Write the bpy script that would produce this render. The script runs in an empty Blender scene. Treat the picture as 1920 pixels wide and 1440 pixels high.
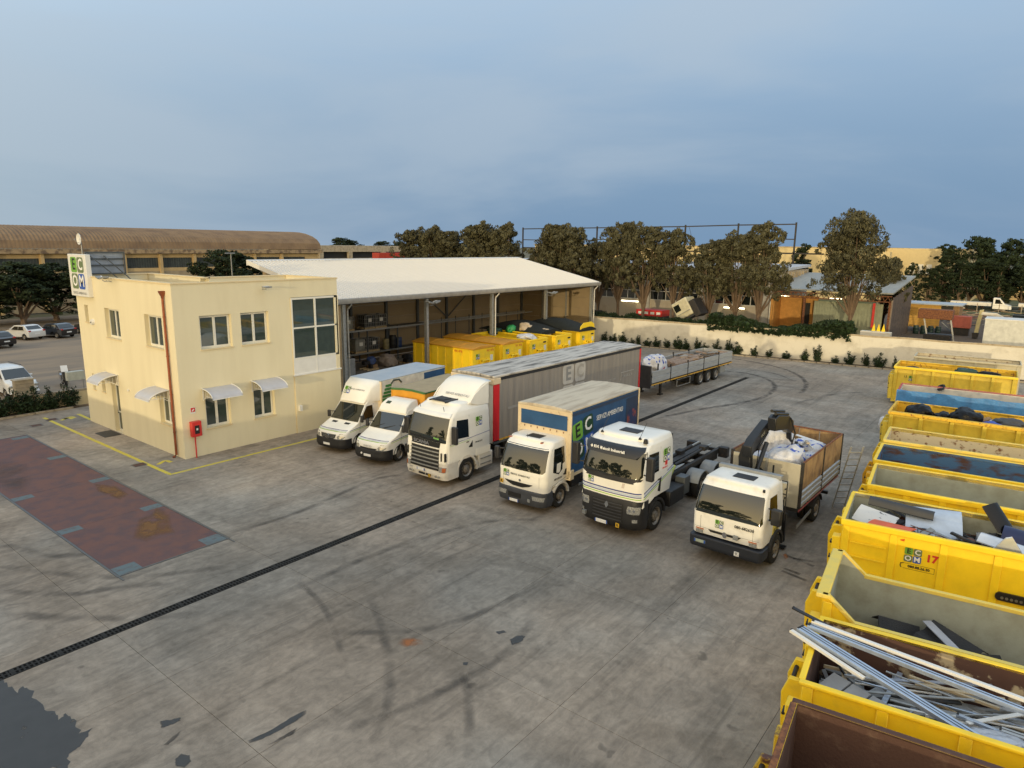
import bpy, bmesh, math, random
from mathutils import Vector, Matrix, noise
random.seed(7)
sc = bpy.context.scene
COL = sc.collection
R_ = math.radians

# ---------------------------------------------------------------- camera, sky, sun, exposure
cam = bpy.data.cameras.new('camera'); co = bpy.data.objects.new('camera', cam); COL.objects.link(co)
cam.sensor_width = 36; cam.sensor_fit = 'HORIZONTAL'; cam.lens = 23.906; cam.clip_start = .1; cam.clip_end = 3000
RM = Matrix(((0.62134, -0.1496, 0.76913), (-0.78346, -0.1333, 0.60698), (0.01172, -0.97972, -0.20003)))
right = RM @ Vector((1, 0, 0)); up = RM @ Vector((0, -1, 0)); back = RM @ Vector((0, 0, -1))
co.matrix_world = Matrix(((right.x, up.x, back.x, 0), (right.y, up.y, back.y, 0), (right.z, up.z, back.z, 10), (0, 0, 0, 1)))
sc.camera = co
SUN_EL = 3.7
SUN_DIR = Vector((.951 * math.cos(R_(SUN_EL)), .31 * math.cos(R_(SUN_EL)), -math.sin(R_(SUN_EL))))   # direction the light travels
w = bpy.data.worlds.new('World'); sc.world = w; w.use_nodes = True
nt = w.node_tree; nt.nodes.clear()
def N(t, typ, **kw):
    n = t.nodes.new(typ)
    for k, v in kw.items(): setattr(n, k, v)
    return n
sky = N(nt, 'ShaderNodeTexSky', sky_type='NISHITA', sun_disc=False, sun_elevation=R_(SUN_EL), sun_rotation=math.atan2(-SUN_DIR.x, -SUN_DIR.y) % (2 * math.pi), altitude=50, air_density=1.0, dust_density=1.2, ozone_density=2.0)
L = nt.links.new
def MR(src, a, b, c, d, smooth=True):
    n = N(nt, 'ShaderNodeMapRange'); n.interpolation_type = 'SMOOTHSTEP' if smooth else 'LINEAR'; L(src, n.inputs['Value'])
    for k, v in zip(('From Min', 'From Max', 'To Min', 'To Max'), (a, b, c, d)): n.inputs[k].default_value = v
    return n.outputs[0]
def MX(f, a, b):
    n = N(nt, 'ShaderNodeMix', data_type='RGBA'); L(f, n.inputs['Factor'])
    for k, v in (('A', a), ('B', b)):
        if isinstance(v, tuple): n.inputs[k].default_value = (*v, 1)
        else: L(v, n.inputs[k])
    return n.outputs['Result']
tc = N(nt, 'ShaderNodeTexCoord').outputs['Generated']
sx = N(nt, 'ShaderNodeSeparateXYZ'); L(tc, sx.inputs[0])
dt = N(nt, 'ShaderNodeVectorMath', operation='DOT_PRODUCT'); L(tc, dt.inputs[0]); dt.inputs[1].default_value = (SUN_DIR.x, SUN_DIR.y, 0)
away = dt.outputs['Value']                                  # +1 opposite the sun, -1 towards it
mp = N(nt, 'ShaderNodeMapping'); mp.inputs['Scale'].default_value = (1.0, 1.0, 4.2); mp.inputs['Rotation'].default_value = (0, .12, .5); L(tc, mp.inputs['Vector'])
nz = N(nt, 'ShaderNodeTexNoise'); nz.inputs['Scale'].default_value = 1.7; nz.inputs['Detail'].default_value = 6; nz.inputs['Roughness'].default_value = .5; nz.inputs['Distortion'].default_value = .4; L(mp.outputs[0], nz.inputs['Vector'])
low = MX(MR(away, .25, 1.0, 0, 1), (4.11, 5.15, 5.77), (1.94, 3.17, 4.82))
high = MX(MR(away, .1, 1.0, 0, 1), (8.27, 10.16, 12.05), (5.08, 6.73, 8.51))
veil = MX(MR(sx.outputs['Z'], .0, .5, 0, 1), low, high)
cloud = MX(MR(nz.outputs['Fac'], .36, .66, 0, .5), veil, (4.84, 5.67, 6.52))
glow = MX(MR(sx.outputs['Z'], .0, .8, 0, 1), (29.53, 22.21, 10.87), (13.23, 12.29, 11.10))        # the sunset side, out of the frame and mirrored in the windscreens
cloud = MX(MR(away, -.9, .0, 1, 0), cloud, glow)
fin = MX(MR(away, -.9, .25, .86, .95), sky.outputs[0], cloud)
bg = N(nt, 'ShaderNodeBackground'); bg.inputs['Strength'].default_value = .15
out = N(nt, 'ShaderNodeOutputWorld'); L(fin, bg.inputs[0]); L(bg.outputs[0], out.inputs[0])
sl = bpy.data.lights.new('sun', 'SUN'); sl.energy = 2.0; sl.angle = R_(.6); sl.color = (1, .82, .50)
so = bpy.data.objects.new('sun', sl); COL.objects.link(so); so.rotation_euler = SUN_DIR.to_track_quat('-Z', 'Y').to_euler(); so.location = (-30, -10, 30)
sc.view_settings.view_transform = 'Standard'; sc.view_settings.look = 'None'; sc.view_settings.gamma = 1; sc.view_settings.use_curve_mapping = False
sc.view_settings.exposure = -0.56

# ---------------------------------------------------------------- materials
MC = {}
def M(name, col, rough=.6, metal=0., var=.12, scale=2.5, bump=0., bscale=30., coat=0., ior=0, rust=0, col2=None, thr=(.45, .7), stretch=(1, 1, 1), world=False, emit=0., spec=.5, isl=0.):
    if name in MC: return MC[name]
    m = bpy.data.materials.new(name); m.use_nodes = True; t = m.node_tree; p = t.nodes['Principled BSDF']; l = t.links.new
    if world:
        src = N(t, 'ShaderNodeNewGeometry').outputs['Position']
    else:
        src = N(t, 'ShaderNodeTexCoord').outputs['Object']
    mpn = N(t, 'ShaderNodeMapping'); mpn.inputs['Scale'].default_value = stretch; l(src, mpn.inputs['Vector'])
    n1 = N(t, 'ShaderNodeTexNoise'); n1.inputs['Scale'].default_value = scale; n1.inputs['Detail'].default_value = 6; n1.inputs['Roughness'].default_value = .6
    l(mpn.outputs[0], n1.inputs['Vector'])
    c = Vector(col); c2 = Vector(col2) if col2 else c * (1 - 2 * var)
    mr = N(t, 'ShaderNodeMapRange'); mr.inputs['From Min'].default_value = thr[0] if col2 else .3; mr.inputs['From Max'].default_value = thr[1] if col2 else .7
    l(n1.outputs['Fac'], mr.inputs['Value'])
    mx = N(t, 'ShaderNodeMix', data_type='RGBA'); l(mr.outputs[0], mx.inputs['Factor'])
    mx.inputs['A'].default_value = (*c, 1); mx.inputs['B'].default_value = (*c2, 1)
    if col2: pass
    else: mx.inputs['A'].default_value = (*(c * (1 + .4 * var)), 1)
    res = mx.outputs['Result']
    if rust:
        n3 = N(t, 'ShaderNodeTexNoise'); n3.inputs['Scale'].default_value = 7; n3.inputs['Detail'].default_value = 8; n3.inputs['Roughness'].default_value = .72; l(mpn.outputs[0], n3.inputs['Vector'])
        r3 = N(t, 'ShaderNodeMapRange'); r3.inputs['From Min'].default_value = rust; r3.inputs['From Max'].default_value = rust + .03; l(n3.outputs['Fac'], r3.inputs['Value'])
        m3 = N(t, 'ShaderNodeMix', data_type='RGBA'); l(r3.outputs[0], m3.inputs['Factor']); l(res, m3.inputs['A']); m3.inputs['B'].default_value = (.13, .055, .02, 1); res = m3.outputs['Result']
    if isl:
        gi = N(t, 'ShaderNodeNewGeometry'); mr2 = N(t, 'ShaderNodeMapRange'); l(gi.outputs['Random Per Island'], mr2.inputs['Value'])
        mr2.inputs['To Min'].default_value = 1 - isl; mr2.inputs['To Max'].default_value = 1 + isl
        vm = N(t, 'ShaderNodeVectorMath', operation='SCALE'); l(res, vm.inputs[0]); l(mr2.outputs[0], vm.inputs['Scale']); res = vm.outputs[0]
    l(res, p.inputs['Base Color'])
    p.inputs['Roughness'].default_value = rough; p.inputs['Metallic'].default_value = metal; p.inputs['Coat Weight'].default_value = coat
    p.inputs['Specular IOR Level'].default_value = spec
    if bump:
        n2 = N(t, 'ShaderNodeTexNoise'); n2.inputs['Scale'].default_value = bscale; n2.inputs['Detail'].default_value = 4; l(mpn.outputs[0], n2.inputs['Vector'])
        b = N(t, 'ShaderNodeBump'); b.inputs['Strength'].default_value = bump; b.inputs['Distance'].default_value = .05; l(n2.outputs['Fac'], b.inputs['Height']); l(b.outputs[0], p.inputs['Normal'])
    if ior: p.inputs['IOR'].default_value = ior
    if emit:
        p.inputs['Emission Color'].default_value = (*col, 1); p.inputs['Emission Strength'].default_value = emit
    MC[name] = m; return m

def concrete():
    m = bpy.data.materials.new('yard_concrete'); m.use_nodes = True; t = m.node_tree; p = t.nodes['Principled BSDF']; l = t.links.new
    pos = N(t, 'ShaderNodeNewGeometry').outputs['Position']
    def noi(scale, det, rough, stretch=(1, 1, 1), rot=0, dist=0):
        mp = N(t, 'ShaderNodeMapping'); mp.inputs['Scale'].default_value = stretch; mp.inputs['Rotation'].default_value = (0, 0, R_(rot)); l(pos, mp.inputs['Vector'])
        n = N(t, 'ShaderNodeTexNoise'); n.inputs['Scale'].default_value = scale; n.inputs['Detail'].default_value = det; n.inputs['Roughness'].default_value = rough; n.inputs['Distortion'].default_value = dist
        l(mp.outputs[0], n.inputs['Vector']); return n.outputs['Fac']
    def ramp(f, a, b, c0, c1):
        r = N(t, 'ShaderNodeMapRange'); r.interpolation_type = 'SMOOTHSTEP'; l(f, r.inputs['Value']); r.inputs['From Min'].default_value = a; r.inputs['From Max'].default_value = b
        r.inputs['To Min'].default_value = c0; r.inputs['To Max'].default_value = c1; return r.outputs[0]
    def mul(a, b):
        n = N(t, 'ShaderNodeMath', operation='MULTIPLY'); l(a, n.inputs[0]); l(b, n.inputs[1]); return n.outputs[0]
    big = noi(.09, 4, .55, dist=.6); mid = noi(.45, 6, .62, (1, .55, 1), 20, 1.2); fine = noi(3.2, 8, .7, dist=.5); grit = noi(60, 3, .6)
    st1 = noi(.8, 5, .65, (.12, 1.6, 1), 18, .8); st2 = noi(.9, 5, .65, (.1, 1.5, 1), -38, .8); st3 = noi(1.3, 5, .7, (.08, 1.8, 1), 62, .6)
    f = mul(ramp(big, .3, .7, .74, 1.16), ramp(mid, .3, .72, 1.12, .80))
    f = mul(f, ramp(fine, .3, .7, .84, 1.14)); f = mul(f, ramp(grit, .3, .7, .92, 1.08))
    f = mul(f, ramp(st1, .50, .72, 1.0, .74)); f = mul(f, ramp(st2, .52, .74, 1.0, .78)); f = mul(f, ramp(st3, .52, .74, 1.02, .82))
    arcs = noi(1.6, 3, .5, (.35, .35, 1), 0, 3.5); f = mul(f, ramp(arcs, .60, .72, 1.0, .84))
    swirl = noi(1.9, 9, .68, (.5, 1.2, 1), 35, 2.6); f = mul(f, ramp(swirl, .34, .66, .88, 1.1))
    scr = noi(5, 7, .75, (.06, 1.4, 1), -22, 1.0); f = mul(f, ramp(scr, .58, .75, 1.0, .86))
    spots = noi(1.1, 3, .5); f = mul(f, ramp(spots, .70, .745, 1.0, .62))
    cx = N(t, 'ShaderNodeMix', data_type='RGBA'); l(ramp(noi(.13, 3, .5), .35, .65, 0, 1), cx.inputs['Factor'])
    cx.inputs['A'].default_value = (.305, .25, .192, 1); cx.inputs['B'].default_value = (.262, .24, .205, 1)
    rnd = N(t, 'ShaderNodeObjectInfo').outputs['Random']; f = mul(f, ramp(rnd, 0, 1, .97, 1.03))
    vm = N(t, 'ShaderNodeVectorMath', operation='SCALE'); l(cx.outputs['Result'], vm.inputs[0]); l(f, vm.inputs['Scale']); l(vm.outputs[0], p.inputs['Base Color'])
    l(ramp(mid, .3, .7, .62, .85), p.inputs['Roughness']); p.inputs['Specular IOR Level'].default_value = .35
    b = N(t, 'ShaderNodeBump'); b.inputs['Strength'].default_value = .15; b.inputs['Distance'].default_value = .02; l(fine, b.inputs['Height']); l(b.outputs[0], p.inputs['Normal'])
    return m

CONC = concrete()
YEL = M('yellow_paint', (.95, .65, .02), .45, var=.10, scale=1.5, bump=.05, bscale=8, col2=(.74, .52, .04), thr=(.5, .75), rust=.70)
YEL2 = M('pale_yellow_paint', (.78, .58, .10), .55, var=.12, col2=(.62, .52, .16), thr=(.45, .7))
YELR = M('rusty_yellow_paint', (.76, .47, .03), .6, col2=(.28, .10, .03), thr=(.56, .66), scale=6)
GREYIN = M('grey_green_primer', (.36, .38, .32), .75, col2=(.26, .26, .20), thr=(.4, .75), scale=2, bump=.1)
CREAMIN = M('cream_primer_rust', (.62, .54, .38), .75, col2=(.20, .09, .035), thr=(.55, .64), scale=4, stretch=(1, 1, 1.5))
BLUEIN = M('blue_worn_inside', (.06, .15, .30), .7, col2=(.09, .045, .035), thr=(.48, .6), scale=2.5, stretch=(.5, .5, 1.3))
RUSTIN = M('brown_rust', (.085, .042, .03), .85, col2=(.16, .10, .07), thr=(.55, .8), scale=3, bump=.2, bscale=20)
RUST = M('orange_rust', (.25, .10, .04), .9, col2=(.12, .05, .03), thr=(.4, .6), scale=8, bump=.2)
SANDY = M('rust_with_sand', (.10, .05, .035), .9, col2=(.50, .40, .25), thr=(.55, .6), scale=1.6)
WHITE = M('white_vehicle_paint', (.84, .82, .75), .32, var=.04, scale=1.2, coat=.3)
WHITE2 = M('dusty_white_paint', (.72, .69, .62), .5, col2=(.55, .50, .42), thr=(.5, .8), scale=2)
WPLAST = M('white_plastic', (.75, .74, .70), .4, var=.04)
BLACKP = M('black_plastic', (.022, .022, .024), .55, var=.2, bump=.05, bscale=120)
DGREYP = M('dark_grey_bumper', (.055, .06, .072), .6, var=.15, bump=.05, bscale=80)
GREYP = M('mid_grey_plastic', (.25, .26, .26), .55)
GLASS = M('dark_glass', (.010, .013, .011), .03, var=.0, ior=1.9)
GLASSB = M('window_glass', (.045, .065, .06), .02, var=.1, ior=1.9)
CHROME = M('chrome', (.7, .7, .7), .15, 1.0, var=.02)
LAMPG = M('headlamp_glass', (.55, .55, .52), .1, .4, var=.35, scale=30, coat=1)
AMBER = M('amber_lens', (.5, .13, .03), .2, coat=1)
REDL = M('red_lens', (.45, .02, .015), .2, coat=1)
TYRE = M('tyre_rubber', (.018, .018, .017), .85, bump=.3, bscale=60)
RIM = M('dusty_wheel_rim', (.33, .31, .28), .5, .6, col2=(.16, .13, .10), thr=(.4, .7), scale=9)
CHASS = M('dark_chassis_steel', (.03, .029, .028), .6, .3, col2=(.07, .05, .04), thr=(.5, .7), scale=6)
BLACKM = M('black_crane_paint', (.02, .021, .023), .35, .2)
STEEL = M('galvanised_steel', (.42, .42, .40), .45, .6, var=.15, scale=8)
DSTEEL = M('dark_grey_steel', (.11, .12, .125), .5, .3)
PLASTER = M('cream_plaster', (.75, .67, .46), .85, col2=(.69, .61, .41), thr=(.42, .8), scale=1.1, stretch=(1.2, 1.2, .22), bump=.12, bscale=50)
PLASTER2 = M('parapet_cream', (.72, .58, .34), .85, var=.05)
FRAMEW = M('white_window_frame', (.74, .72, .64), .4, var=.03)
ROOFG = M('roof_membrane', (.20, .20, .19), .85, col2=(.13, .13, .12), scale=1.5)
COPPER = M('copper_pipe', (.33, .10, .045), .4, .35, var=.2, scale=5)
REDP = M('red_paint', (.62, .035, .03), .4, var=.1)
SHEETW = M('white_roof_sheet', (.70, .68, .64), .45, .0, col2=(.64, .62, .57), thr=(.4, .7), scale=.5, stretch=(2, .15, 1))
SANDW = M('sandwich_wall_panel', (.33, .25, .15), .6, var=.08, scale=.6)
WALLP = M('whitewashed_wall', (.70, .66, .56), .9, col2=(.50, .46, .37), thr=(.5, .75), scale=.8, bump=.3, bscale=6, world=True)
WALLT = M('weathered_wall_top', (.46, .38, .26), .95, col2=(.30, .24, .16), scale=4, world=True, bump=.3)
BLUEP = M('blue_tarpaulin', (.022, .085, .21), .5, var=.15, scale=1.2, bump=.2, bscale=10)
BLUEP2 = M('bright_blue_tarpaulin', (.06, .24, .58), .45, col2=(.04, .14, .36), thr=(.45, .75), scale=2, bump=.5, bscale=5)
GREYT = M('grey_curtain_tarpaulin', (.27, .245, .215), .65, col2=(.21, .19, .17), thr=(.4, .7), scale=1.5, stretch=(3, 1, .25), bump=.25, bscale=6)
DIRTR = M('grimy_white_roof_tarp', (.50, .47, .42), .75, col2=(.10, .09, .08), thr=(.47, .66), scale=1.6, stretch=(.35, 2.2, 1), bump=.15, bscale=9)
DIRTR2 = M('stained_cream_roof', (.56, .49, .37), .75, col2=(.33, .26, .18), thr=(.45, .7), scale=1.0, stretch=(.4, 2.5, 1), bump=.15, bscale=9)
BLUER = M('pale_blue_roof', (.42, .46, .50), .6, col2=(.33, .40, .47), thr=(.45, .7), scale=1.2)
CREAMF = M('cream_frame', (.66, .54, .36), .5, col2=(.40, .27, .15), thr=(.62, .75), scale=4)
ORANGE = M('orange_tarpaulin', (.72, .34, .03), .55, var=.08)
OLIVET = M('tan_roof_tarp', (.42, .33, .19), .7, var=.1)
GREENT = M('green_trim', (.06, .17, .05), .6)
REDT = M('red_tarpaulin', (.62, .015, .02), .5, var=.05)
LGREEN = M('logo_lime', (.28, .52, .05), .5, var=.02)
LGREEN2 = M('logo_green', (.16, .38, .045), .5, var=.02)
LOLIVE = M('logo_olive', (.14, .19, .09), .5, var=.02)
LBLUE = M('logo_blue', (.03, .10, .42), .5, var=.02)
LDARK = M('logo_dark_green', (.01, .05, .02), .5, var=.02)
INKB = M('black_ink', (.012, .012, .012), .6, var=0)
INKW = M('white_ink', (.78, .78, .76), .6, var=0)
INKG = M('grey_ink', (.22, .22, .22), .6, var=0)
INKR = M('red_ink', (.60, .03, .02), .6, var=0)
INKN = M('navy_stripe', (.03, .05, .22), .6, var=0)
ALU = M('alloy_side_panel', (.50, .52, .53), .45, .5, var=.1, scale=3, stretch=(.5, 1, 3))
ALUB = M('bluish_aluminium', (.52, .60, .72), .3, .6, var=.1, scale=6)
WOODP = M('weathered_plywood', (.36, .23, .10), .8, col2=(.17, .10, .05), thr=(.4, .65), scale=2.5, stretch=(1, 1, .5))
WOOD = M('pale_timber', (.50, .38, .22), .8, var=.2, scale=4)
BAGW = M('white_woven_bag', (.66, .66, .68), .6, var=.08, scale=5, bump=.6, bscale=7)
BAGBLUE = M('blue_bag_print', (.05, .10, .45), .6, var=.05)
BAGK = M('black_bag_film', (.005, .005, .006), .42, var=.1, bump=.5, bscale=7, spec=.22)
GREENB = M('green_plastic', (.03, .30, .10), .4)
CARDB = M('cardboard', (.36, .23, .12), .85, var=.2)
BRICK = M('terracotta_roll', (.33, .24, .18), .9, var=.2, scale=6, bump=.5)
LEAF = M('cypress_foliage', (.112, .106, .058), .85, var=.22, scale=.5, isl=.22, spec=.2)
LEAFG = M('dark_evergreen_foliage', (.032, .048, .022), .85, var=.25, scale=.4, isl=.3, spec=.2)
LEAFH = M('hedge_leaves', (.024, .045, .016), .7, var=.25, scale=.8, isl=.5, spec=.3)
BARK = M('grey_brown_bark', (.20, .14, .095), .95, var=.25, scale=3, stretch=(2, 2, .4), bump=.5, bscale=12)
SOIL = M('bare_soil', (.12, .085, .055), .95, var=.25, scale=3, bump=.4, bscale=10, world=True)
GRASSM = M('rough_grass', (.065, .085, .028), .95, col2=(.14, .12, .06), thr=(.45, .65), scale=.25, world=True, bump=.4)
ASPH = M('gravelly_asphalt', (.29, .22, .15), .95, col2=(.19, .155, .12), thr=(.42, .62), scale=.22, stretch=(.5, 1.6, 1), world=True, bump=.3, bscale=15)
FIELD = M('far_fields', (.10, .10, .05), .95, col2=(.14, .11, .07), thr=(.45, .6), scale=.02, world=True)
YLINE = M('worn_yellow_line', (.60, .50, .045), .75, col2=(.42, .36, .14), thr=(.5, .62), scale=7, world=True)
WBRED = M('red_steel_plate', (.145, .066, .054), .75, col2=(.10, .056, .058), thr=(.42, .6), scale=1.6, world=True, bump=.15, bscale=60)
WBBLUE = M('blue_painted_plate', (.105, .145, .16), .75, col2=(.10, .085, .08), thr=(.5, .68), scale=5, world=True)
CEMENT = M('old_cement', (.40, .34, .25), .9, col2=(.22, .18, .13), thr=(.45, .7), scale=1.5, bump=.2)
HROOF = M('brown_fibre_cement_roof', (.23, .155, .09), .95, col2=(.15, .10, .065), thr=(.4, .7), scale=.5, bump=.2)
HWALL = M('ochre_hangar_wall', (.50, .37, .19), .9, var=.1, scale=.5)
HGLASS = M('dirty_hangar_glass', (.05, .06, .058), .4, var=.3, scale=1)
LITT = M('lit_fluorescent_tube', (1, .86, .55), .5, emit=11, var=0)

# ---------------------------------------------------------------- mesh helpers
class MB:
    def __init__(s, mat=None):
        s.v = []; s.f = []; s.mi = []; s.mats = []; s.cur = 0
        if mat: s.mat(mat)
    def mat(s, m):
        if m not in s.mats: s.mats.append(m)
        s.cur = s.mats.index(m); return s
    def face(s, *idx): s.f.append(tuple(idx)); s.mi.append(s.cur)
    def add(s, pts):
        b = len(s.v); s.v += [tuple(p) for p in pts]; return b
    def poly(s, pts): b = s.add(pts); s.face(*range(b, b + len(pts))); return s
    def box(s, x0, y0, z0, x1, y1, z1):
        x0, x1 = min(x0, x1), max(x0, x1); y0, y1 = min(y0, y1), max(y0, y1); z0, z1 = min(z0, z1), max(z0, z1)
        b = s.add([(x0, y0, z0), (x1, y0, z0), (x1, y1, z0), (x0, y1, z0), (x0, y0, z1), (x1, y0, z1), (x1, y1, z1), (x0, y1, z1)])
        for q in ((0, 3, 2, 1), (4, 5, 6, 7), (0, 1, 5, 4), (1, 2, 6, 5), (2, 3, 7, 6), (3, 0, 4, 7)): s.face(*[b + i for i in q])
        return s
    def bar(s, p0, p1, wd, ht=None, up=(0, 0, 1)):
        p0 = Vector(p0); p1 = Vector(p1); d = (p1 - p0).normalized(); u = Vector(up)
        if abs(d.dot(u)) > .98: u = Vector((1, 0, 0))
        a = d.cross(u).normalized(); c = a.cross(d).normalized(); a *= wd / 2; c *= (ht or wd) / 2
        b = s.add([p0 - a - c, p0 + a - c, p0 + a + c, p0 - a + c, p1 - a - c, p1 + a - c, p1 + a + c, p1 - a + c])
        for q in ((0, 1, 2, 3), (4, 7, 6, 5), (0, 4, 5, 1), (1, 5, 6, 2), (2, 6, 7, 3), (3, 7, 4, 0)): s.face(*[b + i for i in q])
        return s
    def prism(s, pts, axis, a, b):
        n = len(pts)
        def mk(p, t): return {'x': (t, p[0], p[1]), 'y': (p[0], t, p[1]), 'z': (p[0], p[1], t)}[axis]
        i0 = s.add([mk(p, a) for p in pts]); i1 = s.add([mk(p, b) for p in pts])
        s.face(*range(i0, i0 + n)); s.face(*reversed(range(i1, i1 + n)))
        for i in range(n): s.face(i0 + i, i1 + i, i1 + (i + 1) % n, i0 + (i + 1) % n)
        return s
    def cyl(s, p0, p1, r0, r1=None, n=12, cap=True):
        r1 = r0 if r1 is None else r1
        p0 = Vector(p0); p1 = Vector(p1); d = (p1 - p0).normalized(); u = Vector((0, 0, 1)) if abs(d.z) < .9 else Vector((1, 0, 0))
        a = d.cross(u).normalized(); c = d.cross(a)
        A = s.add([p0 + (a * math.cos(2 * math.pi * i / n) + c * math.sin(2 * math.pi * i / n)) * r0 for i in range(n)])
        B = s.add([p1 + (a * math.cos(2 * math.pi * i / n) + c * math.sin(2 * math.pi * i / n)) * r1 for i in range(n)])
        for i in range(n): s.face(A + i, A + (i + 1) % n, B + (i + 1) % n, B + i)
        if cap: s.face(*reversed(range(A, A + n))); s.face(*range(B, B + n))
        return s
    def tube(s, pts, r, n=8):
        pts = [Vector(p) for p in pts]; rr = r if isinstance(r, (list, tuple)) else [r] * len(pts); rings = []
        for i, p in enumerate(pts):
            d = (pts[min(i + 1, len(pts) - 1)] - pts[max(i - 1, 0)]).normalized(); u = Vector((0, 0, 1)) if abs(d.z) < .9 else Vector((1, 0, 0))
            a = d.cross(u).normalized(); c = d.cross(a)
            rings.append(s.add([p + (a * math.cos(2 * math.pi * k / n) + c * math.sin(2 * math.pi * k / n)) * rr[i] for k in range(n)]))
        for A, B in zip(rings, rings[1:]):
            for k in range(n): s.face(A + k, A + (k + 1) % n, B + (k + 1) % n, B + k)
        s.face(*reversed(range(rings[0], rings[0] + n))); s.face(*range(rings[-1], rings[-1] + n)); return s
    def lathe(s, prof, n=24, c=(0, 0, 0)):           # axis = y, prof [(r, y)]
        rings = [s.add([(c[0] + r * math.cos(2 * math.pi * i / n), c[1] + y, c[2] + r * math.sin(2 * math.pi * i / n)) for i in range(n)]) for r, y in prof]
        for A, B in zip(rings, rings[1:]):
            for k in range(n): s.face(A + k, A + (k + 1) % n, B + (k + 1) % n, B + k)
        return s
    def loft(s, rings, cap0=True, cap1=True, closed=True):
        ids = [s.add(r) for r in rings]; n = len(rings[0])
        for A, B in zip(ids, ids[1:]):
            for k in range(n if closed else n - 1): s.face(A + k, A + (k + 1) % n, B + (k + 1) % n, B + k)
        if cap0: s.face(*reversed(range(ids[0], ids[0] + n)))
        if cap1: s.face(*range(ids[-1], ids[-1] + n))
        return s
    def mesh(s, name, smooth=True, ang=35):
        me = bpy.data.meshes.new(name); me.from_pydata(s.v, [], s.f)
        for m in s.mats: me.materials.append(m)
        me.polygons.foreach_set('material_index', s.mi)
        if smooth:
            me.polygons.foreach_set('use_smooth', [True] * len(me.polygons)); me.set_sharp_from_angle(angle=R_(ang))
        me.update(); return me
    def build(s, name, parent=None, bevel=0, seg=2, smooth=True, ang=35, fix=True):
        if fix:
            bm = bmesh.new(); me = s.mesh(name, False); bm.from_mesh(me)
            bmesh.ops.recalc_face_normals(bm, faces=bm.faces); bm.to_mesh(me); bm.free()
            if smooth:
                me.polygons.foreach_set('use_smooth', [True] * len(me.polygons)); me.set_sharp_from_angle(angle=R_(ang))
        else: me = s.mesh(name, smooth, ang)
        o = ob(name, me, parent)
        if bevel:
            b = o.modifiers.new('bevel', 'BEVEL'); b.width = bevel; b.segments = seg; b.limit_method = 'ANGLE'; b.angle_limit = R_(40)
        return o

def ob(name, data, parent=None, loc=None, rz=None):
    o = bpy.data.objects.new(name, data); COL.objects.link(o)
    if parent: o.parent = parent
    if loc: o.location = loc
    if rz is not None: o.rotation_euler = (0, 0, rz)
    return o
def tag(o, label=None, cat=None, group=None, kind=None):
    if label: o['label'] = label
    if cat: o['category'] = cat
    if group: o['group'] = group
    if kind: o['kind'] = kind
    return o
def thing(name, label, cat, loc=(0, 0, 0), rz=0, group=None):
    o = ob(name, None, None, loc, rz); o.empty_display_size = .3
    return tag(o, label, cat, group)
def copy_tree(o, parent=None):
    c = o.copy(); COL.objects.link(c)
    if parent: c.parent = parent
    for ch in list(o.children): copy_tree(ch, c)
    return c
def put(o, loc, rz=0, s=1, label=None):
    o.location = loc; o.rotation_euler = (0, 0, rz); o.scale = (s, s, s) if not isinstance(s, tuple) else s
    if label: o['label'] = label
    return o
def frame(u, v, c):
    u = Vector(u).normalized(); v = Vector(v).normalized(); n = u.cross(v)
    return Matrix(((u.x, v.x, n.x, c[0]), (u.y, v.y, n.y, c[1]), (u.z, v.z, n.z, c[2]), (0, 0, 0, 1)))
def text(s, parent, c, u, v, size, mat, name='lettering', align='CENTER', sx=1.0, bold=0.0):
    cu = bpy.data.curves.new(name, 'FONT'); cu.body = s; cu.size = size; cu.align_x = align; cu.align_y = 'CENTER'; cu.extrude = .002; cu.offset = bold; cu.resolution_u = 2
    cu.materials.append(mat); o = ob(name, cu, parent); o.matrix_local = frame(u, v, c) @ Matrix.Diagonal((sx, 1, 1, 1)); return o
def rrect(w_, h_, r, n=3):
    pts = []
    for cx, cy, a0 in ((w_ / 2 - r, h_ / 2 - r, 0), (-w_ / 2 + r, h_ / 2 - r, 90), (-w_ / 2 + r, -h_ / 2 + r, 180), (w_ / 2 - r, -h_ / 2 + r, 270)):
        for i in range(n + 1):
            a = R_(a0 + 90 * i / n); pts.append((cx + r * math.cos(a), cy + r * math.sin(a)))
    return pts
def logo(parent, c, u, v, s, grey=False, letters='ECOM', dark=False):
    """four rounded squares with the letters E C O M"""
    mb = MB(); g = s * .5
    cols = [LGREEN2, LOLIVE, LOLIVE, LBLUE] if not dark else [LGREEN2, LDARK, LDARK, LBLUE]
    if grey: cols = [INKW, GREYP, GREYP, GREYP]
    spots = [(-g / 2, g / 2), (g / 2, g / 2), (-g / 2, -g / 2), (g / 2, -g / 2)]
    for (x, y), m_ in zip(spots, cols):
        mb.mat(m_); mb.prism([(x + a, y + b) for a, b in rrect(g * .93, g * .93, g * .16)], 'z', 0, .004)
    o = ob('logo', mb.mesh('logo', False), parent); o.matrix_local = frame(u, v, c)
    lc = [INKB, INKW, INKW, INKW] if not grey else [INKG, INKW, INKW, INKW]
    for (x, y), ch, m_ in zip(spots, letters, lc):
        text(ch, o, (x, y, .007), (1, 0, 0), (0, 1, 0), g * .95, m_, 'letter', bold=g * .02)
    return o
def stuff(o, label=None, cat=None, group=None): return tag(o, label, cat, group, 'stuff')
def G(px, py, z=0.):
    """photo pixel -> point on the level z (only used to read ground positions off the photograph)"""
    d = RM @ Vector(((px - 960) / 1275., (py - 720) / 1275., 1)); t = (z - 10) / d.z; return Vector((d.x * t, d.y * t, z))

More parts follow.
